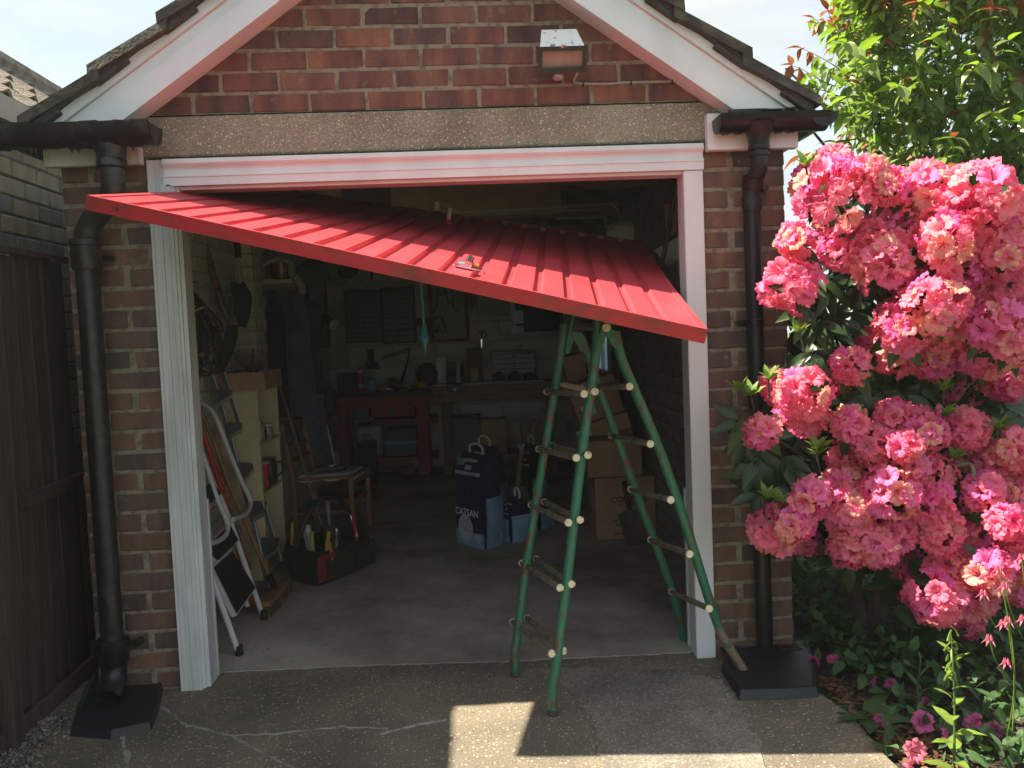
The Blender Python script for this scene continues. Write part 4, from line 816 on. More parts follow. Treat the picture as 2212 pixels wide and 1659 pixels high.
for i, (p, rw, out, dk, r) in enumerate(heads):
    s = rw/0.090; nfl = 18 if rw > 0.075 else 13; s = max(0.62, min(s, 1.3)); fsz = (0.85+0.25*min(s, 1.2))*1.05
    R_ = rw-0.026*fsz; X_, Y2, Z_ = frame(out, Vector((0.1, 0.2, 1)))
    core = MB(); c0 = p-out*R_*0.25
    core.lathe([(0.004, -R_*0.5), (R_*0.30, -R_*0.2), (R_*0.42, R_*0.2), (R_*0.30, R_*0.5), (0.002, R_*0.62)], c0, tuple(out), 8)
    ins = []
    for k in range(nfl):
        cs = 1-1.35*(k+0.5)/nfl; sn = math.sqrt(max(0, 1-cs*cs)); a = k*2.39996+random.uniform(-.25, .25)+i
        d = (Z_*cs+(X_*math.cos(a)+Y2*math.sin(a))*sn+rv(0.10)).normalized(); q = c0+d*R_*random.uniform(0.80, 1.16)
        core.tube([c0+d*R_*0.3, q-d*0.002], [0.0015, 0.0025], 4, False)
        ins.append((random.randrange(6), orient(q-d*0.012*fsz, (d+rv(.50)).normalized(), random.uniform(0, 6), fsz*random.uniform(.9, 1.12)), 0))
    if i in indiv:
        T = core.build('flower_head', M_fcore, RH, smooth=True)
        for bi, M, _ in ins:
            o = link('flower', FME[bi], T); o.matrix_basis = Matrix.Translation(-org(RH)) @ M; nf += 1
    else:
        bases = FM+[core]; T = joined('flower_head', bases, [M_petal, M_fcore], ins+[(6, Matrix.Identity(4), 1)], RH)
    # whorl of leaves below the head
    nl = 6 if not dk else 5
    for k in range(nl):
        a = k*2*PI/nl+random.uniform(-.3, .3); d = ((X_*math.cos(a)+Y2*math.sin(a))*1.0-out*random.uniform(.25, .8)+Vector((0, 0, -.35))).normalized()
        leaves.append((p-out*R_*0.8, d, out, random.uniform(.85, 1.25), 0))
    st = p-out*R_*0.8; mid = st.lerp(Vector((2.3, 0.25, max(0.35, p.z*0.6))), 0.45)+Vector((0, 0.05, -.05)); twigs.tube(smoothpath([st, st-out*0.06, mid, Vector((2.25, 0.3, max(0.3, p.z*0.55)))], 4), 0.0055, 5, False)
DL = [leafmesh(0.125, 0.044, 6, 0.3, d_, 1.0) for d_ in (0.10, 0.25, 0.4)]+[leafmesh(0.10, 0.040, 6, 0.25, 0.2, 1.0)]
# free rosettes filling the crown
for k in range(330):
    x = random.uniform(1690, 2300); y = random.uniform(400, 1260); 
    if y < 520 and x < 1760: continue
    if y > 1150 and x < 1800: continue
    Y_ = random.uniform(-.30, 0.45); p = at(x, y, Y_); out = ((p-CTR).normalized()+Vector((0, -.5, .5))+rv(.4)).normalized(); X_, Y2, Z_ = frame(out, Vector((0.1, 0.2, 1)))
    for j in range(7): a = j*2.4; d = ((X_*math.cos(a)+Y2*math.sin(a))+out*random.uniform(-.5, .35)+Vector((0, 0, -.3))).normalized(); leaves.append((p+rv(.01), d, out, random.uniform(.8, 1.2), 0))
for x, y in [(1625, 1000), (1600, 905), (1640, 985), (1560+50, 950), (1700, 1010), (1740, 655), (1770, 700), (1755, 600), (1850, 850), (1900, 850), (1960, 860), (1760, 760), (2000, 990), (1700, 990), (1690, 1050), (1640, 1060), (1790, 620)]:
    p = at(x, y, -0.30); out = (Vector((-.3, -.6, .4))+rv(.3)).normalized(); X_, Y2, Z_ = frame(out, Vector((0.1, 0.2, 1)))
    for j in range(6): a = j*2*PI/6; d = ((X_*math.cos(a)+Y2*math.sin(a))+Vector((0, 0, -.5))).normalized(); leaves.append((p+rv(.01), d, out, random.uniform(.9, 1.25), 0))
    twigs.tube(smoothpath([p, p+Vector((.05, .06, -.05)), Vector((2.1, 0.2, p.z*.6))], 4), 0.005, 5, False)
for x, y in [(1622, 848), (1660, 812), (1595, 838), (1727, 712), (1765, 975), (2038, 838), (2038, 893), (2160, 922), (1905, 360), (1971, 382), (1741, 352), (1958, 425), (1958, 463), (2180, 530), (1765, 965), (1690, 1085), (1655, 1070), (2062, 985), (1860, 610)]:
    p = at(x, y+8, -0.50); out = (Vector((-.1, -.35, 1))+rv(.2)).normalized(); X_, Y2, Z_ = frame(out, Vector((0.1, 0.2, 1)))
    for j in range(9): a = j*2.4; d = ((X_*math.cos(a)+Y2*math.sin(a))*(0.35+0.1*j)+out).normalized(); leaves.append((p, d, (X_*math.cos(a)+Y2*math.sin(a))*-1, random.uniform(.45, .72), 1))
    twigs.tube([p, p-out*0.08+Vector((.02, .03, 0))], 0.004, 5, False)
leaves.sort(key=lambda q: (q[0]-CAM).length-0.08*q[4]); DLE = {}
for bi in range(4):
    for mi, m in ((0, M_leafd), (1, M_leafy)): DLE[bi, mi] = rawmesh(DL[bi], 'leaf', [m])
rest = []
for i, (p, d, nrm, s, mi) in enumerate(leaves):
    M = lmat(p, d, nrm, s); bi = 3 if mi else random.randrange(4)
    if i < 300: o = link('leaf', DLE[bi, mi], RH); o.matrix_basis = Matrix.Translation(-org(RH)) @ M
    else: rest.append((bi, M, mi))
tag(joined('foliage', DL, [M_leafd, M_leafy], rest, RH), kind='stuff')
twigs.build('twigs', M_bark, RH, smooth=True, kind='stuff')
for pts in ([(1870, 1420), (1850, 1260), (1840, 1180), (1850, 1000)], [(1875, 1420), (1900, 1250), (2000, 1050), (2030, 880)], [(1880, 1420), (1990, 1300), (2090, 1000), (2105, 900), (2090, 820)], [(1872, 1420), (1830, 1200), (1790, 900), (1770, 600)], [(1878, 1420), (1950, 1100), (1950, 800), (1930, 560)]):
    b = MB(); P = smoothpath([at(x, y, 0.02+0.02*i) for i, (x, y) in enumerate(pts)], 5); P[0].z = -0.02; b.tube(P, [0.028-0.019*i/(len(P)-1) for i in range(len(P))], 10); b.build('branch', M_bark, RH, smooth=True)
b = MB(); P = smoothpath([at(2050, 1010, -.45), at(2095, 1003, -.5), at(2103, 1040, -.52), at(2098, 1120, -.5)], 5); b.tube(P, 0.008, 8); b.build('branch', M_rung, RH, smooth=True, label='pale bare curved branch')

# cherry tree behind
random.seed(21)
CT = thing('cherry_tree', 'leafy cherry tree with red-tipped shoots behind the rhododendron', 'tree', (3.3, 1.7, -0.03))
CLm = [leafmesh(0.105, 0.050, 6, 0.25, 0.30, 1.6, 0.05), leafmesh(0.092, 0.044, 6, 0.30, 0.15, 1.6, 0.04), leafmesh(0.112, 0.052, 6, 0.2, 0.42, 1.6, 0.05)]
tw = MB(); cl = []
def twig(p, d, n, ln, red=0.12):
    P = [p]; d = d.normalized()
    for i in range(n): d = (d+rv(.16)+Vector((0, 0, .03))).normalized(); P.append(P[-1]+d*ln/n)
    tw.tube(P, [0.0036-0.0026*i/n for i in range(n+1)], 4, False)
    for i in range(1, n+1):
        for s_ in (0, 1):
            a = i*2.4+s_*PI; X_, Y2, Z_ = frame(d); dd = (d*0.45+(X_*math.cos(a)+Y2*math.sin(a))*0.8+Vector((0, 0, -.55))+rv(.25)).normalized()
            cl.append((P[i], dd, Vector((0, 0, 1))+rv(.5), random.uniform(.65, 1.15), 1 if (i >= n-1 and random.random() < red*3.2) or random.random() < red*.2 else 0))
    dd = (d+Vector((0, 0, -.2))).normalized(); cl.append((P[-1], dd, Vector((0, 0, 1)), .8, 1 if random.random() < red*4 else 0))
cc = Vector((3.45, 1.75, 2.75))
for k in range(1200):
    x = random.uniform(1838, 2330); y = random.uniform(-260, 430)
    if y > 300 and x < 1860+ (y-300)*1.2: continue
    if x < 1880 and random.random() < .35: continue
    p = at(x, y, random.uniform(0.75, 2.6)); out = (p-cc); out = (out.normalized()*0.7+Vector((0, -.2, .55))+rv(.5)); twig(p, out, 5, random.uniform(.18, .34), 0.16 if y < 130 else 0.03)
for (x, y), (dx, dz) in (((1822, 210), (-1, .35)), ((1815, 190), (-1, .2)), ((1850, 130), (-.7, .8)), ((1850, 95), (-.4, 1)), ((1870, 60), (-.3, 1)), ((1840, 250), (-1, .1)), ((1835, 170), (-.6, .5)), ((1980, 380), (-.1, -.6)), ((1850, 300), (-.6, -.2))): twig(at(x, y, 1.0), Vector((dx, -.1, dz)), 6, 0.30, 0.3)
cl.sort(key=lambda q: (q[0]-CAM).length); CLE = [[rawmesh(m_, 'leaf', [mm]) for mm in (M_leafc, M_leafr)] for m_ in CLm]; rest = []
vis = 0
for i, (p, d, nrm, s, mi) in enumerate(cl):
    M = lmat(p, d, nrm, s); bi = random.randrange(3)
    if vis < 300: vis += 1; o = link('leaf', CLE[bi][mi], CT); o.matrix_basis = Matrix.Translation(-org(CT)) @ M
    else: rest.append((bi, M, mi))
tag(joined('crown', CLm, [M_leafc, M_leafr], rest, CT), kind='stuff'); tw.build('twigs', M_bark, CT, smooth=True, kind='stuff')
b = MB(); b.tube(smoothpath([(3.3, 1.7, -.03), (3.28, 1.7, .8), (3.32, 1.72, 1.6), (3.4, 1.75, 2.4)], 5), [0.075-0.03*i/15 for i in range(16)], 12); b.build('trunk', M_bark, CT, smooth=True)
for k in range(12):
    a = k*2.4; b = MB(); z0 = 1.3+k*0.09; e = Vector((3.35+math.cos(a)*.95, 1.7+math.sin(a)*.8, z0+.9)); b.tube(smoothpath([(3.33, 1.72, z0), (3.33+math.cos(a)*.4, 1.72+math.sin(a)*.35, z0+.35), e], 5), [0.026-0.02*i/10 for i in range(11)], 8); b.build('branch', M_bark, CT, smooth=True)

# hedge and far greenery
random.seed(31)
def hedge(name, lo, hi, n, label, s=1.0):
    ins = []
    for k in range(n):
        p = Vector((random.uniform(lo[0], hi[0]), random.uniform(lo[1], hi[1]), random.uniform(lo[2], hi[2])*(1+0.10*math.sin(lo[0]+k)))); ins.append((random.randrange(3), lmat(p, (Vector((0, -.6, .6))+rv(1)).normalized(), rv(1), s*random.uniform(.7, 1.5)), 0))
    H = thing(name, label, 'hedge', ((lo[0]+hi[0])/2, lo[1], 0)); tag(joined('foliage', CLm, [M_hedge], ins, H), kind='stuff')
    b = MB(); b.box((lo[0]+.15, lo[1]+.3, -0.03), (hi[0]-.1, hi[1]-.05, hi[2]-.25), 0.1); b.build('inner_growth', M_hedge, H)
hedge('hedge', (1.95, 3.4, 0.0), (9.5, 4.3, 1.25), 9000, 'clipped green hedge across the garden, glimpsed through the rhododendron', 1.1)
hedge('hedge', (9.6, -4.0, 0.0), (10.8, 4.3, 1.6), 5000, 'green hedge closing off the right side of the garden', 1.3)

# flower bed planting
random.seed(41)
BLm = [leafmesh(0.16, 0.075, 6, 0.15, 0.35, 1.2, 0.12), leafmesh(0.06, 0.035, 4, 0.2, 0.2, 1.0, 0.1), leafmesh(0.035, 0.022, 3, 0.15, 0.1, 1.0), leafmesh(0.10, 0.018, 5, 0.2, 0.3, 1.0)]
ins = []
for k in range(5200):
    x = 1.70+abs(random.gauss(0, .9)); y = random.uniform(-1.55, 1.8)
    if x < 1.78+0.12*max(0, -y-0.3) and random.random() < .8: continue
    if x > 4.5: continue
    dens = 0.5+0.5*math.sin(x*5.1+1.3*y)*math.cos(y*4.3)
    h = (0.06+0.20*dens)*min(1, (x-1.66)/0.25)*(1.15 if y > -0.5 else 0.55); p = Vector((x, y, random.uniform(0, h))); ins.append((random.choice((1, 1, 2, 2)), lmat(p, (rv(1)+Vector((0, 0, .5))).normalized(), Vector((0, 0, 1))+rv(.6), random.uniform(.7, 1.3)), 0))
tag(joined('ground_cover', BLm, [M_leafb], ins), 'low green ground cover filling the bed under the rhododendron', 'ground cover', kind='stuff')
ins = []
for k in range(900):
    y = random.uniform(-1.5, -0.30); x = 1.66+abs(random.gauss(0, .07+.05*max(0, -y-.3))); ins.append((2, lmat((x, y, random.uniform(-.01, .012)), rv(1)*Vector((1, 1, .15)) , Vector((0, 0, 1))+rv(.5), random.uniform(.5, 1.1)), 0))
tag(joined('leaf_litter', BLm, [M_litter], ins), 'dry brown leaf litter along the concrete edge of the bed', 'leaf litter', kind='stuff')
def plant(label, x, y, n, kind, h=0.0, s=1.0, light=0, name='leafy_plant', cat='plant', group=None):
    p = atz(x, y, -0.02); T = thing(name, label, cat, p, group); me = [rawmesh(BLm[k], 'leaf', [M_leafy if light else M_leafb]) for k in range(4)]; top = p+Vector((random.uniform(-.03, .03), random.uniform(-.03, .03), h))
    if h > 0: b = MB(); b.tube(smoothpath([p, p.lerp(top, .5)+rv(.01), top], 4), [0.005-0.003*i/8 for i in range(9)], 6); b.build('stem', M_leafb, T, smooth=True)
    for i in range(n):
        t = i/n; a = i*2.4; q = p.lerp(top, t*.95); d = Vector((math.cos(a), math.sin(a), 0.35+0.9*t*(h > 0)+random.uniform(-.1, .25))).normalized(); sc_ = s*(1-0.6*t if h > 0 else 1)*random.uniform(.8, 1.15)
        o = link('leaf', me[kind], T); o.matrix_basis = Matrix.Translation(-org(T)) @ lmat(q+Vector((0, 0, .01)), d, Vector((0, 0, 1)), sc_)
    return T, top
for i, (x, y, n, k, h, s, lb) in enumerate([(1880, 1560, 9, 0, 0, 1.0, 'broad-leaved plant at the edge of the bed behind the splash mat corner'), (1960, 1480, 11, 0, 0.42, .95, 'tall leafy foxglove with broad leaves under the rhododendron'), (2010, 1440, 11, 0, .50, .9, 'tall unopened foxglove further back among the shaded leaves'),
    (1850, 1410, 8, 0, 0, .85, 'dull green rosette next to the right brick pier'), (1915, 1640, 10, 1, .16, 1.3, 'small round-leaved plant beside the dry leaf litter'), (2150, 1560, 10, 0, 0, .9, 'wide flat rosette in the shade at the right of the bed'), (2090, 1430, 11, 0, .38, .8, 'slender leafy stem below the lowest flower heads'), (1980, 1560, 12, 3, .25, 1.0, 'narrow-leaved upright plant in the middle of the bed')]):
    plant(lb, x, y, n, k, h, s)
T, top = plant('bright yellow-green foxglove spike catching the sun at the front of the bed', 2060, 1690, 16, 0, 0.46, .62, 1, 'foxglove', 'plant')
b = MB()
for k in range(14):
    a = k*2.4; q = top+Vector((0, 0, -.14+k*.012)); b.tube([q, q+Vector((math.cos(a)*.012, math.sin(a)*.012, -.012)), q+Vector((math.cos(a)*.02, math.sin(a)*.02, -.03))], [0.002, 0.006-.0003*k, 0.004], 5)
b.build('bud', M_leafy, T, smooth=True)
cols = [(2185, 1620, .45, (2185, 1290)), (2215, 1640, .5, (2200, 1250)), (2165, 1640, .30, (2180, 1450))]
for i, (x, y, h, tp) in enumerate(cols):
    p = atz(x, y, -.02); T = thing('columbine', ['pale pink columbine leaning at the right edge of the bed, middle one', 'tallest pink columbine at the far right edge of the bed', 'shortest pink columbine, low at the right of the bed'][i], 'flower', p, 'columbines at the right edge')
    tp_ = p+Vector((-.04+.03*i, 0, h+.15)); b = MB(); b.tube(smoothpath([p, p.lerp(tp_, .5)+Vector((.03, 0, 0)), tp_], 5), 0.0022, 5); b.tube(smoothpath([p.lerp(tp_, .6), p.lerp(tp_, .75)+Vector((-.05, -.02, 0)), p.lerp(tp_, .85)+Vector((-.07, -.02, .02))], 4), 0.0016, 5); b.build('stem', M_leafy, T, smooth=True)
    for q in (tp_, p.lerp(tp_, .85)+Vector((-.07, -.02, .02)), p.lerp(tp_, .7)):
        b = MB()
        for k in range(5): a = k*2*PI/5; b.add([q, q+Vector((math.cos(a-.3)*.012, math.sin(a-.3)*.012, -.006)), q+Vector((math.cos(a)*.024, math.sin(a)*.024, -.020)), q+Vector((math.cos(a+.3)*.012, math.sin(a+.3)*.012, -.006)), q+Vector((math.cos(a)*.006, math.sin(a)*.006, .014))], [(0, 1, 2, 3), (0, 1, 4), (0, 3, 4)])
        b.build('blossom', M_aqui, T)
LBL = ['largest fallen pink blossom at the bottom edge of the bed', 'crumpled magenta blossom lying by the splash mat', 'second magenta blossom in the leaves near the splash mat', 'magenta blossom among leaves just right of the pier foot', 'lone pink petals below the broad leaf', 'pink fallen blossom half under green leaves', 'drooping pink blossom caught on low leaves', 'two-lobed fallen blossom next to the leaf litter', 'flattened magenta blossom behind the bright foxglove', 'pale fallen blossom touching the bright foxglove leaves', 'fallen blossom right of the bright foxglove', 'small fallen blossom cut by the bottom edge', 'fallen blossom deep in shade in mid bed', 'bright fallen blossom at the bottom right']
for i, (x, y, s) in enumerate([(1965, 1620, 1.35), (1765, 1425, 1.1), (1800, 1432, .9), (1838, 1428, .9), (1878, 1472, .8), (1908, 1482, .9), (1925, 1478, .7), (1910, 1552, .95), (1990, 1565, 1.3), (2030, 1600, 1.2), (2110, 1570, 1.2), (1950, 1652, 1.0), (2000, 1520, .9), (2150, 1585, 1.1)]):
    p = atz(x, y, 0.03); o = link('fallen_blossom', rawmesh(FM[i % 6], 'fallen_blossom', [M_petal if i in (0, 11) else M_magenta]), None); o.matrix_basis = orient(p, (Vector((0, -.3, .5))+rv(.8)).normalized(), i, s*.8); tag(o, LBL[i], 'blossom', 'fallen rhododendron blossoms')
b = MB(); b.lathe([(0.003, 0), (0.016, .004), (0.018, .012), (0.010, .02), (0.002, .022)], (atz(1672, 1492, 0.0)), n=9); b.v = [tuple(Vector(v)+rv(.004)) for v in b.v]; solo('dry_leaf', b, M_litter, 'curled dry brown leaf against the right splash mat', 'leaf')
# ------------------------------------------------------------------ things inside the garage
random.seed(51)
def pq(x0, y0, x1, y1, Y, D=0.1):   # pixel rectangle on plane Y -> world box
    a = at(x0, y1, Y); c_ = at(x1, y0, Y); return (a.x, Y, a.z), (c_.x, Y+D, c_.z)
def pbox(name, m, label, cat, r, Y, D, b=0.006, group=None, floor=None, z0=None):
    lo, hi = pq(*r, Y, D); lo = list(lo)
    if z0 is not None: lo[2] = z0
    q = MB(); q.box(lo, hi, b); return solo(name, q, m, label, cat, group, False)
def inl(px, py, x0, k, off=0.0):   # point on a plane leaning on the left wall
    n = Vector((1, 0, k)); return atp(px, py, (x0+off, 0, 0), n)
# --- white step stool folded against the left wall
SS = thing('step_stool', 'folded white tubular step stool with black treads leaning by the left jamb', 'step stool', (-0.75, 0.55, 0))
iv = lambda pts, off=0.0: [inl(x, y, -0.72, 0.24, off) for x, y in pts]
b = MB(); b.tube(iv([(425, 1160), (448, 1222), (480, 1311), (514.5, 1407)]), 0.0135, 12)
b.tube(iv([(428, 955), (459, 1042), (477, 1077), (499, 1130), (512, 1169), (567, 1329)], -0.02), 0.0135, 12)
b.tube(smoothpath(iv([(405, 868), (425, 869), (447, 877), (467, 903), (493, 970), (520, 1035), (537, 1070), (542, 1088), (536, 1105), (525, 1114), (504, 1122)], 0.01), 4), 0.0125, 12)
b.tube(smoothpath(iv([(420, 930), (447, 1010), (469, 1078), (486, 1115), (492, 1135), (488, 1155), (472, 1168), (445, 1177)], 0.02), 4), 0.0125, 12)
b.tube(iv([(500, 1200), (535, 1310)], -0.09), 0.012, 10); b.build('tube_frame', M_stoolw, SS, smooth=True)
for pts in ([(459, 1225), (500, 1189), (551, 1270), (510, 1327)], [(440, 1186), (495, 1132), (514, 1167), (469, 1212)], [(425, 1058), (458, 1040), (477, 1066), (440, 1100)]):
    P = iv(pts, 0.012); n_ = Vector((1, 0, .24)).normalized(); c_ = sum(P, Vector())/4; b = MB(); b.prism([c_+(p-c_)*1.05 for p in P], n_*-0.022); T = b.build('step', M_stoolw, SS)
    b = MB(); b.prism([c_+(p-c_)*0.97+n_*0.001 for p in P], n_*0.004); b.build('rubber_tread', M_bk, T)
for x, y in ((517, 1415), (571, 1338)): p = inl(x, y, -0.72, .24); b = MB(); b.lathe([(0.017, 0), (0.019, 0.01), (0.016, 0.045)], (p.x, p.y, 0.006), n=12); b.build('rubber_foot', M_bk, SS, smooth=True)
# --- aluminium step ladder
AL = thing('aluminium_stepladder', 'dull aluminium stepladder with broad treads leaning against the left wall', 'ladder', (-0.8, 1.35, 0))
ia = lambda pts, off=0.0: [inl(x, y, -0.80, 0.19, off) for x, y in pts]
for pts in ([(436, 750), (469.6, 846), (497, 943), (541, 1105), (580, 1268)], [(482, 802), (517, 913), (542, 995), (575, 1103), (606, 1212)]):
    P = ia(pts); b = MB()
    for i in range(len(P)-1): b.beam(P[i], P[i+1], 0.016, 0.050, (0, 1, 0))
    st_ = b.build('stile', M_grey, AL); b = MB()
    for i in range(len(P)-1): b.beam(P[i]+Vector((.012, -.012, 0)), P[i+1]+Vector((.012, -.012, 0)), 0.006, 0.007, (0, 1, 0))
    b.build('shiny_edge', M_paper, st_)  # white edge strips carry the rail's shine in their colour
for pts in ([(470, 842), (503, 843), (500, 852), (472, 868)], [(493, 912), (526, 913), (523, 926), (495, 941)], [(509, 999), (552, 1000), (549, 1012), (522, 1037)], [(546, 1082), (577, 1083), (572, 1106), (546, 1119)], [(568, 1160), (604, 1162), (598, 1185), (572, 1205)]):
    P = ia(pts, 0.02); b = MB(); b.prism(P, Vector((-0.012, 0, -0.010))); T_ = b.build('tread', M_grey, AL); b = MB(); b.prism([P[3]+Vector((.002, 0, -.022)), P[2]+Vector((.002, 0, -.022)), P[2]+Vector((.002, 0, 0)), P[3]+Vector((.002, 0, 0))], Vector((-0.0015, 0, 0))); b.build('nosing', M_alu, T_)
# --- pole, broom, red pole
P = [inl(x, y, -0.735, .29) for x, y in [(428, 875), (460, 946), (493, 1042), (540, 1150), (588, 1260)]]; BR = thing('broom', 'yard broom with timber handle and brown bristles standing on the floor', 'broom', (P[-1].x, P[-1].y, 0.006))
b = MB(); b.tube(P, 0.0125, 10); b.build('handle', M_handle, BR, smooth=True)
h0 = atz(573, 1306, 0.065); h1 = atz(620, 1252, 0.065); b = MB(); b.beam(h0, h1, 0.055, 0.028, (0, 0, 1), 0.004); b.build('head', M_handle, BR)
b = MB(); b.tube([P[-1]+(P[-2]-P[-1]).normalized()*0.05, P[-1].lerp((h0+h1)/2, .8)], 0.018, 10); b.build('socket', M_bk, BR, smooth=True)
b = MB()
for k in range(420):
    q = h0.lerp(h1, random.random())+Vector((random.uniform(-.02, .02), random.uniform(-.02, .02), -.012)); b.tube([q, q+Vector((random.uniform(-.01, .035), random.uniform(-.03, .01), -.055))], [0.0016, 0.0010], 3, False)
tag(b.build('bristles', M_brist, BR), kind='stuff')
b = MB(); b.tube([inl(x, y, -0.80, .18) for x, y in [(423, 828), (433, 919), (458, 995), (482, 1070), (509, 1165), (546, 1305)]], 0.013, 10); solo('red_pole', b, M_redp, 'bright red pole leaning behind the white step stool', 'pole')
b = MB(); b.tube([inl(x, y, -0.80, .24) for x, y in [(436, 930), (470, 1010), (505, 1110), (545, 1230)]], 0.012, 10); solo('timber_pole', b, M_wood, 'dark timber pole leaning between the red pole and the broom', 'pole')
b = MB(); b.tube([at(602, 826, 2.02), at(625, 900, 1.95), at(650, 985, 1.85), at(675, 1070, 1.75), at(694, 1132, 1.66)], 0.008, 8); solo('thin_stick', b, M_wood, 'thin timber stick leaning across the chair into the tool bag', 'stick')
# --- rope hank, fork, spade on the left wall
RP = thing('rope_hank', 'hank of black rope flecked with yellow hanging just inside the left jamb', 'rope', at(425, 700, 1.02))
b = MB(); hk = at(405, 612, 1.02)
for k in range(22):
    t = k/21; w_ = 0.03+0.17*t; l_ = 0.36+0.10*math.sin(k*1.9)+0.02*k/21; P = [hk+Vector((0.0, 0, 0)), hk+Vector((w_*.30, -.03+.004*k, -l_*.35)), hk+Vector((w_*.75+.01, -.04+.005*k, -l_*.8)), hk+Vector((w_*.55, -.03+.005*k, -l_)), hk+Vector((w_*.1-.02, -.02, -l_*.92)), hk+Vector((-.03, 0, -l_*.4)), hk]
    b.tube(smoothpath(P, 5), 0.0058, 5, False)
b.build('rope_coils', M_rope, RP, smooth=True)
b = MB(); p = at(432, 668, .95); b.tube([p+Vector((-.05, 0, -.015)), p+Vector((.02, 0, .01))], 0.006, 6); b.build('tie', M_wrope, RP, smooth=True)
b = MB(); p = at(405, 612, 1.02); b.tube([p+Vector((-.1, 0, 0)), p+Vector((.045, 0, .004))], 0.006, 8); solo('wall_peg', b, M_steel, 'steel peg in the left wall holding the rope hank', 'peg')
GF = thing('garden_fork', 'old garden fork hanging upside down by the left wall, red-brown shaft with split grip', 'fork', at(490, 700, 1.45))
b = MB(); b.tube([at(418, 455, 1.5), at(428.6, 490, 1.5), at(450, 555, 1.48), at(471, 625, 1.45)], 0.019, 10); b.build('shaft', M_wood, GF, smooth=True)
b = MB()
for pts in ([(465, 622), (472, 655), (482, 680), (496, 702)], [(478, 625), (485, 655), (494, 680), (503, 695)], [(497, 640), (499, 670), (503, 695)]): b.tube([at(x, y, 1.45) for x, y in pts], 0.009, 8)
b.build('split_grip', M_steel, GF, smooth=True)
b = MB(); o_ = [(489, 702), (511, 702), (510, 728), (500, 762), (484, 795), (468, 800), (462, 780), (477, 745), (486, 720)]; b.prism([at(x, y, 1.44) for x, y in o_], (0, 0.035, 0)); b.build('blade', M_bk, GF)
SP = thing('spade', 'black-bladed spade hanging on the left wall beside the garden fork', 'spade', at(520, 660, 1.75))
b = MB(); b.tube([at(507, 480, 1.75), at(512, 530, 1.75), at(515, 557, 1.75)], 0.020, 10); b.build('grip', M_bk, SP, smooth=True)
b = MB(); b.tube([at(515, 557, 1.75), at(519, 612, 1.75)], 0.015, 10); b.build('shaft', M_wall_inm, SP, smooth=True)
b = MB(); b.prism([at(x, y, 1.74) for x, y in [(498, 608), (526, 608), (542, 634), (544, 650), (539, 685), (530, 709), (515, 704), (504, 675)]], (0, 0.012, 0)); b.build('blade', M_navy, SP)
b = MB(); b.tube(smoothpath([at(x, y, 1.70) for x, y in [(497, 601), (505, 607), (520, 608), (532, 600), (536, 590)]], 4), 0.0035, 6); solo('wall_hook', b, M_wrope, 'thin curved pale hook across the top of the spade blade', 'hook')
# --- cream bookcase with jars
BC = thing('bookcase', 'cream painted open bookcase against the left wall, full of jars and tins', 'bookcase', (-0.97, 1.77, 0.006))
X0, X1, Y0, Y1 = -1.085, -0.862, 1.50, 2.03; ZT = at(540, 849, 1.5).z
zs1 = atx(611, 930, X1+0).z; zs1 = 0.5*(atx(560, 966, X1).z+zs1); zs2 = 0.5*(atx(571, 1070, X1).z+atx(618, 1024, X1).z)
for a_, c_ in (((X0, Y0, 0.006), (X1, Y0+.018, ZT)), ((X0, Y1-.018, 0.006), (X1, Y1, ZT))): b = MB(); b.box(a_, c_, .002); b.build('side_panel', M_cream, BC)
b = MB(); b.box((X0, Y0+.0185, 0.006), (X0+.010, Y1-.0185, ZT)); b.build('back_panel', M_cream, BC)
for z in (0.05, zs2, zs1): b = MB(); b.box((X0+.0105, Y0+.0185, z-.016), (X1-.004, Y1-.0185, z)); b.build('shelf', M_cream, BC)
b = MB(); b.box((X0, Y0-.004, ZT+.0002), (X1+.006, Y1+.004, ZT+.012), .002); b.build('top', M_cream, BC)
def jar(label, y, x, z, r, h, m, lid, name='jar'):
    J = thing(name, label, name, (x, y, z+.0005)); b = MB(); b.lathe([(r*.9, .0005), (r, .006), (r, h*.78), (r*.75, h*.88), (r*.75, h)], (x, y, z), n=16); b.build('body', m, J, smooth=True)
    if lid: b = MB(); b.lathe([(r*.82, h*.9), (r*.84, h*.92), (r*.84, h+.008), (r*.7, h+.011)], (x, y, z), n=16); b.build('lid', lid, J, smooth=True)
M_brass = mat('brass_lid', (0.55, 0.50, 0.22, 1), 0.25, .1, 10, 0, metal=.8)
jar('glass jar with a brass lid on the upper shelf of the cream bookcase', 1.64, -.895, zs1, .030, .115, M_glass, M_brass); jar('squat glass jar with a white lid on the bookcase', 1.80, -.89, zs1, .036, .085, M_glass, M_paper)
jar('dark glass jar between the brass and white lidded jars', 1.72, -.90, zs1, .028, .09, M_bkm, M_alu); jar('tall narrow jar at the back of the bookcase shelf', 1.60, -.97, zs1, .032, .17, M_glass, M_bkm); jar('small lidless jar at the far end of the shelf', 1.90, -.90, zs1, .027, .06, M_glass, None); jar('dark jar pushed behind the white lidded jar', 1.84, -.98, zs1, .034, .12, M_bkm, M_alu)
TN = thing('food_tin', 'large tomato tin with red, yellow and green label on the lower bookcase shelf', 'tin', (-.905, 1.66, zs2+.0005)); cx, cy = -.905, 1.66
def band(z0, z1, m, n, r=.052): b = MB(); b.lathe([(r, z0), (r, z1)], (cx, cy, zs2), n=20); b.build(n, m, TN, smooth=True)
band(.001, .075, M_grnpr, 'green_label'); band(.0755, .155, M_redp, 'red_label'); band(.1555, .17, M_alu, 'rim', .053); b = MB(); b.lathe([(.0001, .166), (.052, .167)], (cx, cy, zs2), n=20); b.build('lid', M_alu, TN)
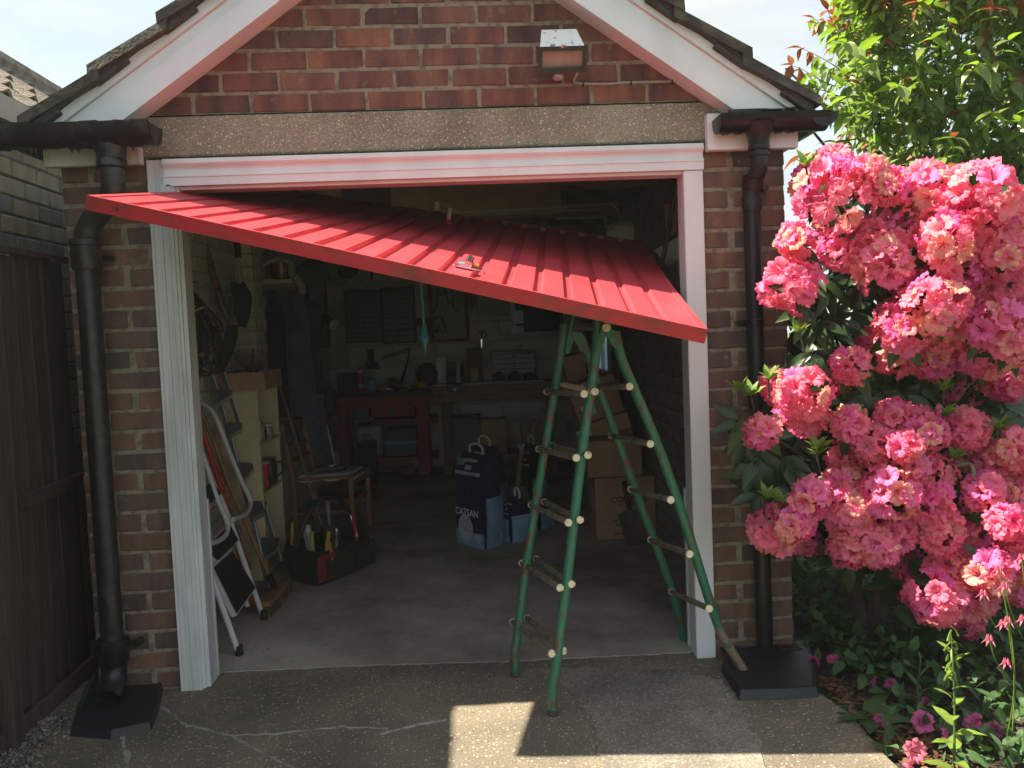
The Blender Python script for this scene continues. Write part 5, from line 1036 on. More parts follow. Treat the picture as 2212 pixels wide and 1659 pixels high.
b = MB(); b.lathe([(.0001, 0), (.026, .001)], (cx+.030, cy-.0445, zs2+.04), (.55, -.84, 0), 14); b.lathe([(.0001, 0), (.02, .001)], (cx+.010, cy-.0525, zs2+.125), (.2, -1, 0), 14); b.build('printed_tomato', M_redp, TN); b = MB(); b.lathe([(.0001, 0), (.022, .0008)], (cx-.01, cy-.0524, zs2+.12), (-.1, -1, 0), 14); b.build('printed_patch', M_yell, TN)
b = MB(); b.box((X1-.02, Y0+.022, zs2+.0005), (X1-.004, Y0+.05, zs2+.20)); solo('yellow_book', b, M_yell, 'slim yellow-spined book upright beside the tomato tin', 'book', smooth=False)
JG = thing('jug', 'black jug with curved handle behind the tomato tin', 'jug', (-.905, 1.86, zs2+.0005)); b = MB(); b.lathe([(.04, .0005), (.05, .03), (.052, .11), (.042, .15), (.05, .165)], (-.905, 1.86, zs2), n=18); b.build('body', M_bkm, JG, smooth=True); b = MB(); b.tube(smoothpath([(-.86, 1.89, zs2+.13), (-.835, 1.92, zs2+.12), (-.832, 1.925, zs2+.07), (-.86, 1.89, zs2+.04)], 4), .006, 8); b.build('handle', M_bkm, JG, smooth=True)
# box and rake on top
bz = ZT+.0125; top = at(530, 805, 1.5).z; BX = thing('cardboard_box', 'open shallow cardboard box on top of the cream bookcase', 'box', (-.97, 1.7, bz)); lo = (-1.085, 1.50, bz); hi = (at(572, 830, 1.5).x, 1.95, top)
for i, (a_, c_) in enumerate((((lo[0], lo[1], lo[2]), (hi[0], lo[1]+.006, hi[2])), ((lo[0], hi[1]-.006, lo[2]), (hi[0], hi[1], hi[2])), ((lo[0], lo[1]+.0065, lo[2]), (lo[0]+.006, hi[1]-.0065, hi[2])), ((hi[0]-.006, lo[1]+.0065, lo[2]), (hi[0], hi[1]-.0065, hi[2])), ((lo[0]+.0065, lo[1]+.0065, lo[2]), (hi[0]-.0065, hi[1]-.0065, lo[2]+.006)))): b = MB(); b.box(a_, c_); b.build('panel', M_card2, BX)
RK = thing('spring_rake', 'spring-tine lawn rake head sticking up out of the open box', 'rake', at(546, 800, 1.72)); b = MB(); b.tube([at(546, 830, 1.72), at(546.7, 752, 1.72)], .011, 8); b.build('socket', M_steel, RK, smooth=True); b = MB(); h_ = at(546, 815, 1.72)
for k in range(17): t = (k-8)/8; e = at(546+t*37, 775-8*(1-abs(t)), 1.72); b.tube([h_, e, e+Vector((t*.006, -.02, .045))], .0022, 5, False)
b.build('tines', M_steel, RK, smooth=True)
# --- shelf with red pot, white rope
sz = at(600, 603, 2.45).z; sx1 = at(631, 606, 2.45).x; b = MB(); b.box((-1.085, 2.45, sz-.03), (sx1, 2.85, sz), .002); solo('wall_shelf', b, M_cream, 'short pale wall shelf above the hanging coats', 'shelf', smooth=False)
px_ = at(605, 602, 2.55).x; PT = thing('red_pot', 'glossy red pot standing on the short pale wall shelf', 'pot', (px_, 2.6, sz+.0005)); b = MB(); b.lathe([(.05, .0005), (.062, .02), (.068, .09), (.072, .12), (.066, .125), (.06, .12)], (px_, 2.6, sz), n=20); b.build('body', M_pot, PT, smooth=True); b = MB(); b.lathe([(.066, .128), (.05, .14), (.012, .146), (.014, .16), (.002, .165)], (px_, 2.6, sz), n=20); b.build('lid', M_pot, PT, smooth=True)
b = MB(); b.tube(smoothpath([at(x, y, 2.42) for x, y in [(567, 577), (575, 569), (590, 562), (611, 560), (629, 571), (628, 590), (642, 601), (651, 618), (655, 634)]], 5), [.014+.010*min(1, i/44) for i in range(41)], 8); solo('white_rope', b, M_wrope, 'loop of soft white rope draped over the red pot', 'rope')
def lump(name, label, cat, c_, r, m, sq=(1, 1, 1), rough=.25, group=None):
    b = MB(); rows = []
    for i in range(9):
        th = PI*i/8; row = []
        for j in range(15): ph = 2*PI*(j % 14)/14; k = 1+rough*math.sin(ph*3+i*1.3+c_[0]*40)*math.sin(th*4+j % 14)*0.6; row.append(Vector((c_[0]+r*sq[0]*math.sin(th)*math.cos(ph)*k, c_[1]+r*sq[1]*math.sin(th)*math.sin(ph)*k, c_[2]+r*sq[2]*math.cos(th)*k)))
        rows.append(row)
    b.grid(rows); return solo(name, b, m, label, cat, group)
lump('crumpled_bag', 'crumpled grey bag stuffed on the wall beside the red pot', 'bag', at(672, 590, 2.8), .10, M_olive, (1.3, .6, 1)); lump('dark_bundle', 'dark bundle hanging high on the back wall, left of the hand brace', 'bundle', at(752, 585, 5.4), .09, M_bk, (1.2, .6, .8))
# --- hanging coats
def drape(label, rows, Y, D, m, name='coat', amp=.10):
    b = MB(); R = []
    for i, (y, xl, xr) in enumerate(rows):
        a_ = at(xl, y, Y); c_ = at(xr, y, Y); r_ = []
        for j in range(33):
            t = 2*PI*(j % 32)/32; k = 1+amp*math.sin(7*t+i*.25)*min(1, i/3)+amp*.6*math.sin(13*t+i*.5); r_.append(Vector(((a_.x+c_.x)/2+(c_.x-a_.x)/2*math.cos(t)*k, Y+D*math.sin(t)*k, (a_.z+c_.z)/2)))
        R.append(r_)
    b.grid(R); n_ = len(R)-1; b.add([sum(R[0][:32], Vector())/32+Vector((0, 0, .01))]+R[0][:32], [(0, 1+j, 1+(j+1) % 32) for j in range(32)]); return solo(name, b, m, label, 'coat')
drape('long black coat hanging behind the bookcase', [(628, 583, 592), (640, 579, 600), (670, 574, 610), (720, 574, 614), (780, 575, 617), (840, 579, 621), (900, 590, 628)], 2.7, .07, M_blackcoat)
drape('long grey-blue boiler suit hanging next to the black coat', [(630, 612, 640), (645, 606, 655), (680, 606, 663), (740, 612, 668), (800, 617, 672), (870, 622, 684), (930, 632, 690), (975, 640, 690)], 2.95, .08, M_blued)
drape('dark teal jacket hanging at the right of the boiler suit', [(645, 648, 668), (660, 646, 692), (690, 652, 705), (704, 658, 700), (740, 660, 690), (800, 668, 694), (850, 672, 700)], 3.2, .07, M_teal)
drape('olive cloth bag hanging low beside the red bench', [(838, 705, 718), (850, 700, 727), (880, 702, 730), (898, 708, 724)], 3.6, .06, M_olive, 'cloth_bag')
FR_ = MB(); r0 = at(656, 612, 3.4); r1 = at(708, 682, 3.4)
for a_, c_ in (((r0.x, 3.4, r1.z), (r0.x+.03, 3.43, r0.z)), ((r1.x-.03, 3.4, r1.z), (r1.x, 3.43, r0.z)), ((r0.x, 3.402, r0.z-.03), (r1.x, 3.432, r0.z)), ((r0.x, 3.402, r1.z), (r1.x, 3.432, r1.z+.03))): FR_.box(a_, c_)
solo('coat_rack', FR_, M_boardd, 'dark wooden frame behind the hanging coats', 'frame', smooth=False)
CL = thing('clamp_lamp', 'black clamp lamp with pale lens poking out beside the coats', 'lamp', at(705, 690, 3.1)); a_ = at(700, 686, 3.12); c_ = at(723, 702, 3.0); b = MB(); d_ = (c_-a_); b.tube([a_, a_+d_*.55, c_], [.034, .038, .052], 14); b.build('housing', M_bk, CL, smooth=True); b = MB(); b.lathe([(.0001, .012), (.03, .008), (.046, .001)], c_, tuple(d_.normalized()), 14); b.build('lens', M_alu, CL, smooth=True)
pbox('toolbox', M_bk, 'small black case hanging under the clamp lamp', 'case', (682, 706, 709, 752), 3.3, .1); b = MB(); b.tube([at(698, 706, 3.28), at(701, 748, 3.28)], .004, 6); solo('chrome_rod', b, M_chrome, 'short chrome rod catching light in front of the black case', 'rod')
# --- chair with cloth and radio
CH = thing('wooden_chair', 'beech kitchen chair with slatted back in front of the hanging coats', 'chair', (-.645, 2.6, 0.006)); cf = Vector((.38, .05, 0)); cs = Vector((.07, .38, 0)); B1 = Vector((-.87, 2.40, .006)); SH = .425
def bm_(name, a_, c_, w_, t_, h_=(0, 0, 1), m=M_chair, par=None): b = MB(); b.beam(a_, c_, w_, t_, h_, .003); return b.build(name, m, par or CH)
Z = Vector((0, 0, 1)); lean = -cf*.16
for s_ in (0, 1):
    q = B1+cs*s_; bm_('leg', q, q+Z*SH, .032, .034, cf); bm_('back_post', q+Z*SH, q+Z*.83+lean, .030, .032, cf); q2 = q+cf; bm_('leg', q2, q2+Z*SH, .034, .034, cf)
    bm_('stretcher', q+Z*.2+cf*.05, q2+Z*.2-cf*.05, .02, .022)
bm_('stretcher', B1+cf+Z*.26+cs*.05, B1+cf+cs*.95+Z*.26, .02, .022); bm_('seat_rail', B1+cf+Z*.385, B1+cf+cs+Z*.385, .05, .02)
c_ = B1+cf*.5+cs*.5+Z*(SH+.010); b = MB(); b.obox(c_, cf.normalized(), cs.normalized(), Z, (.215, .205, .010), .006); b.build('seat', M_chair, CH)
for z_, w_ in ((.80, .075), (.66, .03), (.57, .03)): q = B1+Z*z_+lean*((z_-SH)/.405); bm_('back_slat', q+cs*.0, q+cs, w_, .014, cf)
b = MB(); rows = []
for i in range(11):
    r_ = []
    for j in range(11): u, v_ = i/10, j/10; e_ = max(abs(u-.5), abs(v_-.5))*2; r_.append(c_+cf*(u-.5)*1.12+cs*(v_-.5)*1.02+Z*(.014+.008*math.sin(i*1.7+j)*math.cos(j*1.3)-.05*max(0, e_-.88)*6+.004))
    rows.append(r_)
b.grid(rows); o = solo('tea_towel', b, M_cloth, 'crumpled white cloth spread over the chair seat', 'cloth')
RD = thing('radio', 'small black portable radio on the white cloth with aerial raised', 'radio', c_+Z*.03); b = MB(); b.obox(c_+Z*.042+cf*.02, cf.normalized(), cs.normalized(), Z, (.10, .045, .016), .006); b.build('case', M_bkm, RD); b = MB(); b.tube([at(724, 1003, 2.62), at(706, 918, 2.60)], .0042, 6); b.build('aerial', M_wink, RD, smooth=True); b = MB(); b.obox(c_+Z*.058+cf*.02, cf.normalized(), cs.normalized(), Z, (.016, .012, .003), .001); b.build('chrome_badge', M_chrome, RD)
# --- tool bag
Nn = atz(684, 1268, .006); Lc = atz(617, 1242, .006); aR = (atz(802, 1220, .006)-Nn); bL = Lc-Nn; TB = thing('tool_bag', 'open black and red tool bag crammed with hand tools on the garage floor', 'tool bag', Nn+aR*.5+bL*.5)
def TP(u, v_, z_): bul = 1+0.13*math.sin(PI*min(1, (z_+.02)/.27)); return Nn+aR*(.5+(u-.5)*bul)+bL*(.5+(v_-.5)*bul)+Z*z_
b = MB(); ring = [(.03, .06), (.12, 0), (.5, -.03), (.86, 0), (.97, .08), (1.03, .4), (1.03, .7), (.93, 1), (.5, 1.03), (.08, 1), (-.02, .75), (-.02, .3)]; rows = []
for z_ in (0, .02, .08, .14, .19, .205): rows.append([TP(u, v_, z_-(.03*math.sin(PI*u) if z_ > .18 else 0)) for u, v_ in ring+[ring[0]]])
rows.append([TP(.5+(u-.5)*.93, .5+(v_-.5)*.9, .198-(.03*math.sin(PI*u))) for u, v_ in ring+[ring[0]]]); rows.append([TP(.5+(u-.5)*.9, .5+(v_-.5)*.85, .12) for u, v_ in ring+[ring[0]]]); b.grid(rows); b.add([TP(.5+(u-.5)*.9, .5+(v_-.5)*.85, .12) for u, v_ in ring], [tuple(range(12))]); b.build('body', M_fab, TB, smooth=True)
def panel(u0, u1, z0, z1, m, n, o_=-.055, sk=0): b = MB(); b.prism([TP(u0, o_, z0), TP(u1, o_, z0+sk), TP(u1, o_, z1), TP(u0, o_, z1)], -bL.normalized()*.006); b.build(n, m, TB)
panel(.02, .14, .03, .15, M_redfab, 'red_panel'); b = MB(); b.prism([TP(.02, -.06, .03), TP(.32, -.065, .03), TP(.16, -.065, .055), TP(.13, -.06, .15), TP(.02, -.06, .15)], -bL.normalized()*.004); b.build('red_panel', M_redfab, TB); panel(.02, .30, .150, .178, M_redfab, 'red_pocket'); panel(.33, .62, .02, .14, M_fab, 'pocket', -.07); panel(.64, .97, .02, .15, M_fab, 'pocket', -.07); panel(.66, .95, .155, .175, M_fab, 'pocket')
b = MB(); b.tube(smoothpath([TP(0, .5, .2), TP(.04, .5, .28), TP(.25, .5, .40), TP(.5, .5, .44), TP(.75, .5, .41), TP(.97, .5, .28), TP(1, .5, .2)], 5), .017, 10); b.build('carry_bar', M_bk, TB, smooth=True)
for i, (u, v_, h_, m, nm, lb, r_) in enumerate([(.12, .25, .30, M_yell, 'screwdriver', 'yellow-handled screwdriver at the near end of the tool bag', .011), (.22, .45, .33, M_glass, 'clear_bottle', 'clear plastic bag of fixings poking up in the tool bag', .03), (.07, .75, .36, M_yell, 'yellow_tool', 'yellow tool at the far left corner of the tool bag', .010), (.30, .2, .27, M_yell, 'yellow_chisel', 'short yellow handle in the middle of the tool bag', .013), (.38, .1, .29, M_chrome, 'spanner', 'bright spanner standing in the front pocket of the tool bag', .007), (.42, .1, .30, M_chrome, 'spanner', 'second bright spanner beside the first in the front pocket', .007),
    (.80, .2, .36, M_redp, 'red_screwdriver', 'red screwdriver at the right end of the tool bag', .008), (.86, .25, .35, M_redp, 'red_screwdriver', 'rightmost red screwdriver in the tool bag', .008), (.83, .15, .34, M_chrome, 'steel_rod', 'steel rod between the two red screwdrivers', .004), (.66, .7, .44, M_alu, 'file', 'long steel file rising highest at the back of the tool bag', .006), (.70, .75, .445, M_alu, 'file', 'second long steel file leaning beside the highest one', .006), (.55, .4, .28, M_bk, 'drill', 'black drill body filling the middle of the tool bag', .06), (.27, -.02, .235, M_orange, 'orange_cutter', 'orange curved handle over the front lip of the tool bag', .009)]):
    q = TP(u, v_, .13); q2 = TP(u+random.uniform(-.06, .09), v_+random.uniform(-.10, .10), .05+h_*.78); b = MB(); b.tube([q, q.lerp(q2, .6), q2], [r_*.8, r_, r_*.85], 8); solo(nm, b, m, lb, 'tool', 'tools in the tool bag')
# --- cat litter bags
def litter(label, Lp, Np, Rp, hs, ht, txt=True, lean_=0.0, Yo=0.0, big=True):
    L0, N0, R0 = [atz(*q)+Vector((0, Yo, .006)) for q in (Lp, Np, Rp)]; F0 = L0+R0-N0; T = thing('litter_bag', label, 'bag', (L0+R0)/2, 'paper bags of cat litter on the floor'); u_ = (N0-L0); v2 = (R0-N0); up = Vector((0, 0, 1)); nf_ = Vector((u_.y, -u_.x, 0)).normalized(); nr_ = Vector((v2.y, -v2.x, 0)).normalized()
    c_ = (L0+R0)/2; bl = lambda P, k, z_: c_+(P-c_)*k+up*z_; b = MB(); Q = [L0, N0, R0, F0, L0]; sub = lambda k, z_: [bl(Q[i].lerp(Q[i+1], t), k*(1+.04*math.sin(PI*t)), z_) for i in range(4) for t in (0, .33, .66)]+[bl(L0, k, z_)]
    rows = [sub(.97, .0), sub(1.01, .02), sub(1.03, hs*.35), sub(1.0, hs*.7), sub(.98, hs)]
    rid = lambda P, z_, k: (c_+((L0+F0)/2-c_)*k if (P-(L0+F0)/2).length < (P-(N0+R0)/2).length else c_+((N0+R0)/2-c_)*k)
    mid = [(L0+F0)/2, (N0+R0)/2]; e = [mid[0]*.96+c_*.04+up*ht, mid[1]*.96+c_*.04+up*ht]; rows.append([(p-c_-up*(p.z-c_.z)).lerp(Vector(), 0)*0+p for p in sub(.98, hs)]); b.grid(rows[:5]); k0 = len(b.v)
    fr = [bl(L0.lerp(N0, t), .98, hs) for t in (0, .33, .66, 1)]; bk = [bl(F0.lerp(R0, t), .98, hs) for t in (0, .33, .66, 1)]; rg = [e[0].lerp(e[1], t)+nf_*(-.0)+up*.01*math.sin(t*9) for t in (0, .33, .66, 1)]; b.grid([fr, rg]); b.grid([rg, bk]); b.add([fr[0], rg[0], bk[0]], [(0, 1, 2)]); b.add([fr[3], rg[3], bk[3]], [(0, 1, 2)]); b.build('bag_body', M_navy, T, smooth=True)
    fp = lambda t, z_, o_=.002: bl(L0, 1.0, 0)+(N0-L0)*t+up*z_+nf_*(.006+o_+.010*math.sin(PI*t)+.010*math.sin(PI*min(1, z_/hs))); rp_ = lambda t, z_, o_=.002: N0+(R0-N0)*t+up*z_+nr_*(.006+o_+.010*math.sin(PI*t)+.010*math.sin(PI*min(1, z_/hs)))
    def pan(f_, t0, t1, z0, z1, m, n, o_=.002, k=6): b = MB(); b.grid([[f_(t0+(t1-t0)*i/k, z0+(z1-z0)*j/4, o_) for i in range(k+1)] for j in range(5)]); b.grid([[f_(t0+(t1-t0)*i/k, z0, -.004) for i in range(k+1)], [f_(t0+(t1-t0)*i/k, z0, o_) for i in range(k+1)]]); b.build(n, m, T, smooth=True)
    pan(fp, .0, 1, .002, hs*.20, M_blue, 'blue_band'); pan(rp_, .0, 1, .002, hs*(.66 if big else .9), M_blue, 'side_print')
    pan(fp, 0, 1, hs*.20, hs*.80, M_blue, 'front_print', .0022) if not big else None; pan(rp_, .70, .88, hs*.04, hs*.18, M_pale, 'small_print', .004); pan(fp, .05, .95, hs*.945, hs*.99, M_pale, 'pale_band', .003); pan(fp, .55, .82, hs*.945, hs*.99, M_blue, 'blue_square', .0045)
    m_ = (L0+N0)/2; uh = u_.normalized(); w_ = u_.length
    if txt:
        b = MB(); b.lathe([(.0001, .002), (w_*.30, 0)], fp(.42, hs*.24, .003), tuple(nf_), 18, .9); b.build('litter_picture', M_pale, T); b = MB(); b.lathe([(.0001, .002), (w_*.11, 0)], fp(.80, hs*.13, .004), tuple(nf_), 14); b.build('round_badge', M_pale, T)
        text('CATSAN', 'lettering', M_wink, fp(.60, hs*.43, .012)+nf_*.014, uh, up, w_*.150, T)
    sl2 = (rg[1]-fr[1]).normalized(); q = fr[1].lerp(rg[1], .45)+(fr[2]-fr[1])*.4+nf_*.006+sl2.cross(uh)*0; text('CATSAN', 'lettering', M_wink, q+nf_*.004+up*.004, uh, sl2, w_*.085, T)
    b = MB(); q = fr[1].lerp(rg[1], .15)+(fr[2]-fr[1])*.4+nf_*.005+up*.002; b.obox(q, uh, sl2, uh.cross(sl2), (w_*.11, w_*.06, .001)); b.build('small_picture', M_pale, T); b = MB(); b.obox(fr[0].lerp(rg[0], .4)+uh*w_*.14+nf_*.006+up*.004, uh, sl2, uh.cross(sl2), (w_*.11, w_*.08, .001)); b.build('blue_square', M_blue, T)
    b = MB(); h0_ = rg[1]+(rg[2]-rg[1])*-.2; h1_ = rg[2]+(rg[2]-rg[1])*.2; b.tube(smoothpath([h0_, h0_+up*.045, (h0_+h1_)/2+up*.065, h1_+up*.045, h1_], 4), .008, 8); b.build('carry_handle', M_paper, T, smooth=True); return T
litter('tallest navy and blue cat litter bag at the front, large white lettering', (990, 1173), (1050, 1190), (1086, 1176), .50, .60)
litter('navy cat litter bag standing behind the tallest one, only its top and right side showing', (1012, 1135), (1064, 1146), (1096, 1131), .46, .58, True)
litter('short cat litter bag with folded top, beside the left leg of the green ladder', (1084, 1167), (1105, 1176), (1158, 1163), .20, .28, False, big=False)
litter('cat litter bag at the back, seen between the spade and the ladder', (1125, 1095), (1150, 1103), (1180, 1095), .36, .50, False)
litter('slumped open cat litter bag directly behind the ladder', (1132, 1142), (1165, 1150), (1196, 1136), .16, .22, False, big=False)
HY = at(1000, 1046, 2.0); 
SPD = thing('digging_spade', 'muddy spade standing upright among the cat litter bags', 'spade', at(1120, 1083, 2.42)); b = MB(); b.tube([at(1126, 972, 2.42), at(1122, 1010, 2.42), at(1118, 1052, 2.42)], .018, 10); b.build('shaft', M_wood, SPD, smooth=True); b = MB(); b.prism([at(x, y, 2.42) for x, y in [(1104, 1050), (1133, 1052), (1141, 1066), (1137, 1120), (1115, 1130), (1098, 1116), (1099, 1060)]], (0, .006, 0)); b.build('blade', M_steel, SPD); b = MB(); b.tube([at(1119, 962, 2.42), at(1127, 972, 2.42), at(1131, 960, 2.42)], .009, 8); b.build('grip', M_paper, SPD, smooth=True)
# --- right-hand boxes
def cbox(label, lo, hi, m=M_card, tilt=0.0, tapes=(), rz=0.0, name='cardboard_box'):
    lo = Vector(lo); hi = Vector(hi); c_ = Vector(((lo.x+hi.x)/2, (lo.y+hi.y)/2, lo.z)); T = thing(name, label, 'box', c_, 'cardboard boxes'); M = Matrix.Translation(c_) @ Matrix.Rotation(tilt, 4, 'Y') @ Matrix.Rotation(rz, 4, 'Z') @ Matrix.Translation(-c_)
    b = MB(); b.box(lo, hi, .004, M); b.build('carton', m, T)
    for z0, z1 in tapes: b = MB(); b.box((lo.x+.002, lo.y-.0012, lo.z+(hi.z-lo.z)*z0), (hi.x-.002, lo.y+.01, lo.z+(hi.z-lo.z)*z1), 0, M); b.build('tape', M_tape, T)
    return T, M
z1_ = at(1300, 1034, 2.02).z; CB, _ = cbox('largest cardboard box on the floor, printed in black, behind the black shovel', (1.150, 2.02, .006), (1.548, 2.50, z1_)); rt = Vector((1, 0, 0)); up = Vector((0, 0, 1))
def tat(s_, x, y, h_, Y_=2.0185, par=CB, al='CENTER'): p = at(x, y, Y_); text(s_, 'lettering', M_ink, p, rt, up, h_, par, align=al)
tat('COOPERS', 1358, 1084, .038); tat('OF STORTFORD', 1358, 1091, .015); tat('AIR', 1322, 1129, .02, al='LEFT'); tat('MO', 1331, 1138, .02, al='LEFT'); tat('HAND', 1326, 1156, .02, al='LEFT')
b = MB(); q = Vector((1.1485, 2.12, z1_*.62)); b.box((1.1455, 2.10, z1_*.45), (1.1485, 2.26, z1_*.82)); b.build('address_label', M_blue, CB)
z2_ = at(1300, 951, 2.10).z; cbox('plain cardboard box stacked on the largest box', (1.115, 2.07, z1_+.001), (at(1387, 1000, 2.07).x, 2.42, z2_), M_card)
cx0 = at(1230, 960, 2.35); T, M = cbox('tilted taped cardboard box, lower of the two slipping behind the ladder', (at(1243, 1, 2.35).x, 2.35, at(1255, 985, 2.35).z), (at(1350, 1, 2.35).x, 2.65, at(1255, 905, 2.35).z), M_card2, -.28, ((.16, .30), (.42, .58)))
text('AMERICAN', 'lettering', M_ink, M @ Vector((at(1300, 1, 2.35).x, 2.346, at(1255, 953, 2.35).z)), M.to_3x3() @ rt, M.to_3x3() @ up, .014, T)
b = MB(); a_ = at(1262, 935, 2.35); b.box((a_.x, 2.3465, a_.z), (a_.x+.10, 2.3485, a_.z+.075), 0, M); b.build('address_label', M_paper, T)
T, M = cbox('tilted cardboard box resting on the lower tilted one, white label on its front', (at(1218, 1, 2.36).x, 2.36, at(1240, 905, 2.36).z), (at(1322, 1, 2.36).x, 2.64, at(1240, 820, 2.36).z), M_card, -.28, ((.62, .80),)); b = MB(); a_ = at(1262, 890, 2.36); b.box((a_.x, 2.3565, a_.z), (a_.x+.10, 2.3585, a_.z+.075), 0, M); b.build('address_label', M_paper, T)
text('Residential', 'lettering', M_ink, M @ Vector((at(1238, 1, 2.36).x, 2.356, at(1240, 882, 2.36).z)), M.to_3x3() @ rt, M.to_3x3() @ up, .016, T)
cbox('tilted orange-brown carton wedged above the tilted boxes', (at(1196, 1, 2.7).x, 2.7, at(1210, 826, 2.7).z), (at(1243, 1, 2.7).x, 2.95, at(1210, 768, 2.7).z), M_card2, -.18)
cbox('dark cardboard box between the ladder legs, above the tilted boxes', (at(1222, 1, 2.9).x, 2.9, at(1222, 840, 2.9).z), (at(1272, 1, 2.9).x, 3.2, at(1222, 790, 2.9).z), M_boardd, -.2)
cbox('tall narrow cardboard box standing against the right wall', (1.36, 3.30, .006), (at(1379, 1, 3.3).x, 3.6, at(1350, 851, 3.3).z), M_card2); cbox('tall narrow cardboard box left of the tallest stack', (at(1316, 1, 3.35).x, 3.35, .006), (at(1340, 1, 3.35).x, 3.6, at(1330, 853, 3.35).z), M_card2)
cbox('square cardboard box on top of the tall narrow one below the window', (at(1345, 1, 3.3).x, 3.3, at(1350, 851, 3.3).z+.001), (1.56, 3.6, at(1350, 770, 3.3).z), M_card)
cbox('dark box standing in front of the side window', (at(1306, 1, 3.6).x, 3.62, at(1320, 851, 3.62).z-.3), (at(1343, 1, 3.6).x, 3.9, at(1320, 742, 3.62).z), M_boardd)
for k, (x, y0, y1) in enumerate(((1264, 765, 800), (1271, 760, 800), (1279, 768, 802))): b = MB(); b.tube([at(x, y1, 4.6), at(x-2, y0, 4.6)], .014, 8); solo('metal_tube', b, M_alu, ['leftmost of three short metal tubes standing at the back right', 'middle of three short metal tubes standing at the back right', 'rightmost of three short metal tubes standing at the back right'][k], 'tube', 'short metal tubes at the back')
SH_ = thing('shovel', 'black square-mouth shovel leaning on the largest cardboard box', 'shovel', (1.36, 1.88, .006)); b = MB(); b.tube([at(1348, 1039, 1.99), at(1353, 1068, 1.97), at(1360, 1102, 1.95)], [.015, .015, .017], 12); b.build('shaft', M_bk, SH_, smooth=True)
b = MB(); pts = [(1334.7, 1113, 1.945), (1348, 1104, 1.95), (1361, 1101, 1.95), (1374, 1104, 1.95), (1386, 1111, 1.945), (1397, 1145, 1.90), (1405.8, 1174, 1.855), (1380, 1178, 1.855), (1354.5, 1181, 1.855), (1344, 1147, 1.90)]; P = [at(*q) for q in pts]; c_ = sum(P, Vector())/10+Vector((0, .02, 0)); b.add(P+[c_]+[p+Vector((0, .004, -.002)) for p in P]+[c_+Vector((0, .004, 0))], [(i, (i+1) % 10, 10) for i in range(10)]+[(11+i, 11+(i+1) % 10, 21) for i in range(10)]+[(i, (i+1) % 10, 11+(i+1) % 10, 11+i) for i in range(10)]); b.build('blade', M_steel, SH_)
# paint-scarred strips of timber by each jamb
b = MB(); q = at(1488, 1052, .12); b.box((at(1489, 1, .12).x, .10, .006), (1.256, .125, q.z), .003); solo('white_batten', b, M_whiteworn, 'white painted batten standing against the right jamb', 'batten', smooth=False)
b = MB(); b.box((-.7445, .088, .006), (at(466, 1400, .1).x, .11, at(440, 1078, .1).z), .002); solo('chipped_batten', b, M_whiteworn, 'chipped white batten standing behind the left jamb', 'batten', smooth=False)
# --- red workbench
def leg(name, r, Y, D, m, par): lo, hi = pq(*r, Y, D); b = MB(); b.box(lo, hi, .004); return b.build(name, m, par)
RW = thing('red_workbench', 'red painted workbench with a drawer at the back of the garage', 'workbench', (-.5, 5.2, .006))
tz = at(735, 853, 5.0).z; x0 = at(732, 900, 5.0).x; x1 = at(929, 900, 5.0).x; b = MB(); b.box((x0-.02, 4.98, tz-.035), (x1, 5.48, tz), .004); b.build('benchtop', M_bk, RW)
az = tz-.155; b = MB(); b.box((x0, 5.0, az), (x1, 5.03, tz-.036), .003); b.build('apron', M_redw, RW)
for xl, xr in ((731, 753), (902, 927)):
    for yy in (5.005, 5.40): b = MB(); b.box((at(xl, 950, 5.0).x, yy, .006), (at(xr, 950, 5.0).x, yy+.07, az-.0005), .004); b.build('leg', M_redw, RW)
rz_ = at(800, 912, 5.0).z; b = MB(); b.box((at(754, 1, 5.0).x, 5.01, rz_-.03), (at(901, 1, 5.0).x, 5.45, rz_+.015), .003); b.build('shelf', M_redw, RW); rz2 = at(800, 994, 5.0).z; b = MB(); b.box((at(754, 1, 5.0).x, 5.01, rz2-.02), (at(901, 1, 5.0).x, 5.45, rz2+.015), .003); b.build('shelf', M_redw, RW)
lo, hi = pq(801, 878, 894, 903, 5.0, .4); b = MB(); b.box((lo[0], 4.99, lo[2]), hi, .004); DW = b.build('drawer', M_redw, RW); q = at(846, 893, 4.985); b = MB(); b.tube(smoothpath([q+Vector((-.035, 0, .01)), q+Vector((-.02, -.02, -.008)), q+Vector((.02, -.02, -.008)), q+Vector((.035, 0, .01))], 4), .005, 8); b.build('handle', M_steel, DW, smooth=True)
pbox('grey_box', M_grey, 'small grey box on the shelf left of the red drawer', 'box', (765, 882, 797, 906), 5.1, .25, z0=rz_+.0155)
EB = thing('enamel_bin', 'cream enamel bread bin with black handle under the red bench', 'bin', at(797, 986, 5.1)); lo, hi = pq(772, 919, 824, 987, 5.1, .28); lo = (lo[0], lo[1], rz2+.0155); b = MB(); b.box(lo, hi, .02); b.build('body', M_enam, EB); b = MB(); b.box((lo[0]-.005, 5.09, hi[2]), (hi[0]+.005, 5.39, hi[2]+.015), .004); b.build('lid', M_grey, EB); q = at(795, 943, 5.09); b = MB(); b.tube(arc(q, .035, 0, PI, (1, 0, 0), (0, -.5, .85), 8), .006, 8); b.build('handle', M_bk, EB, smooth=True)
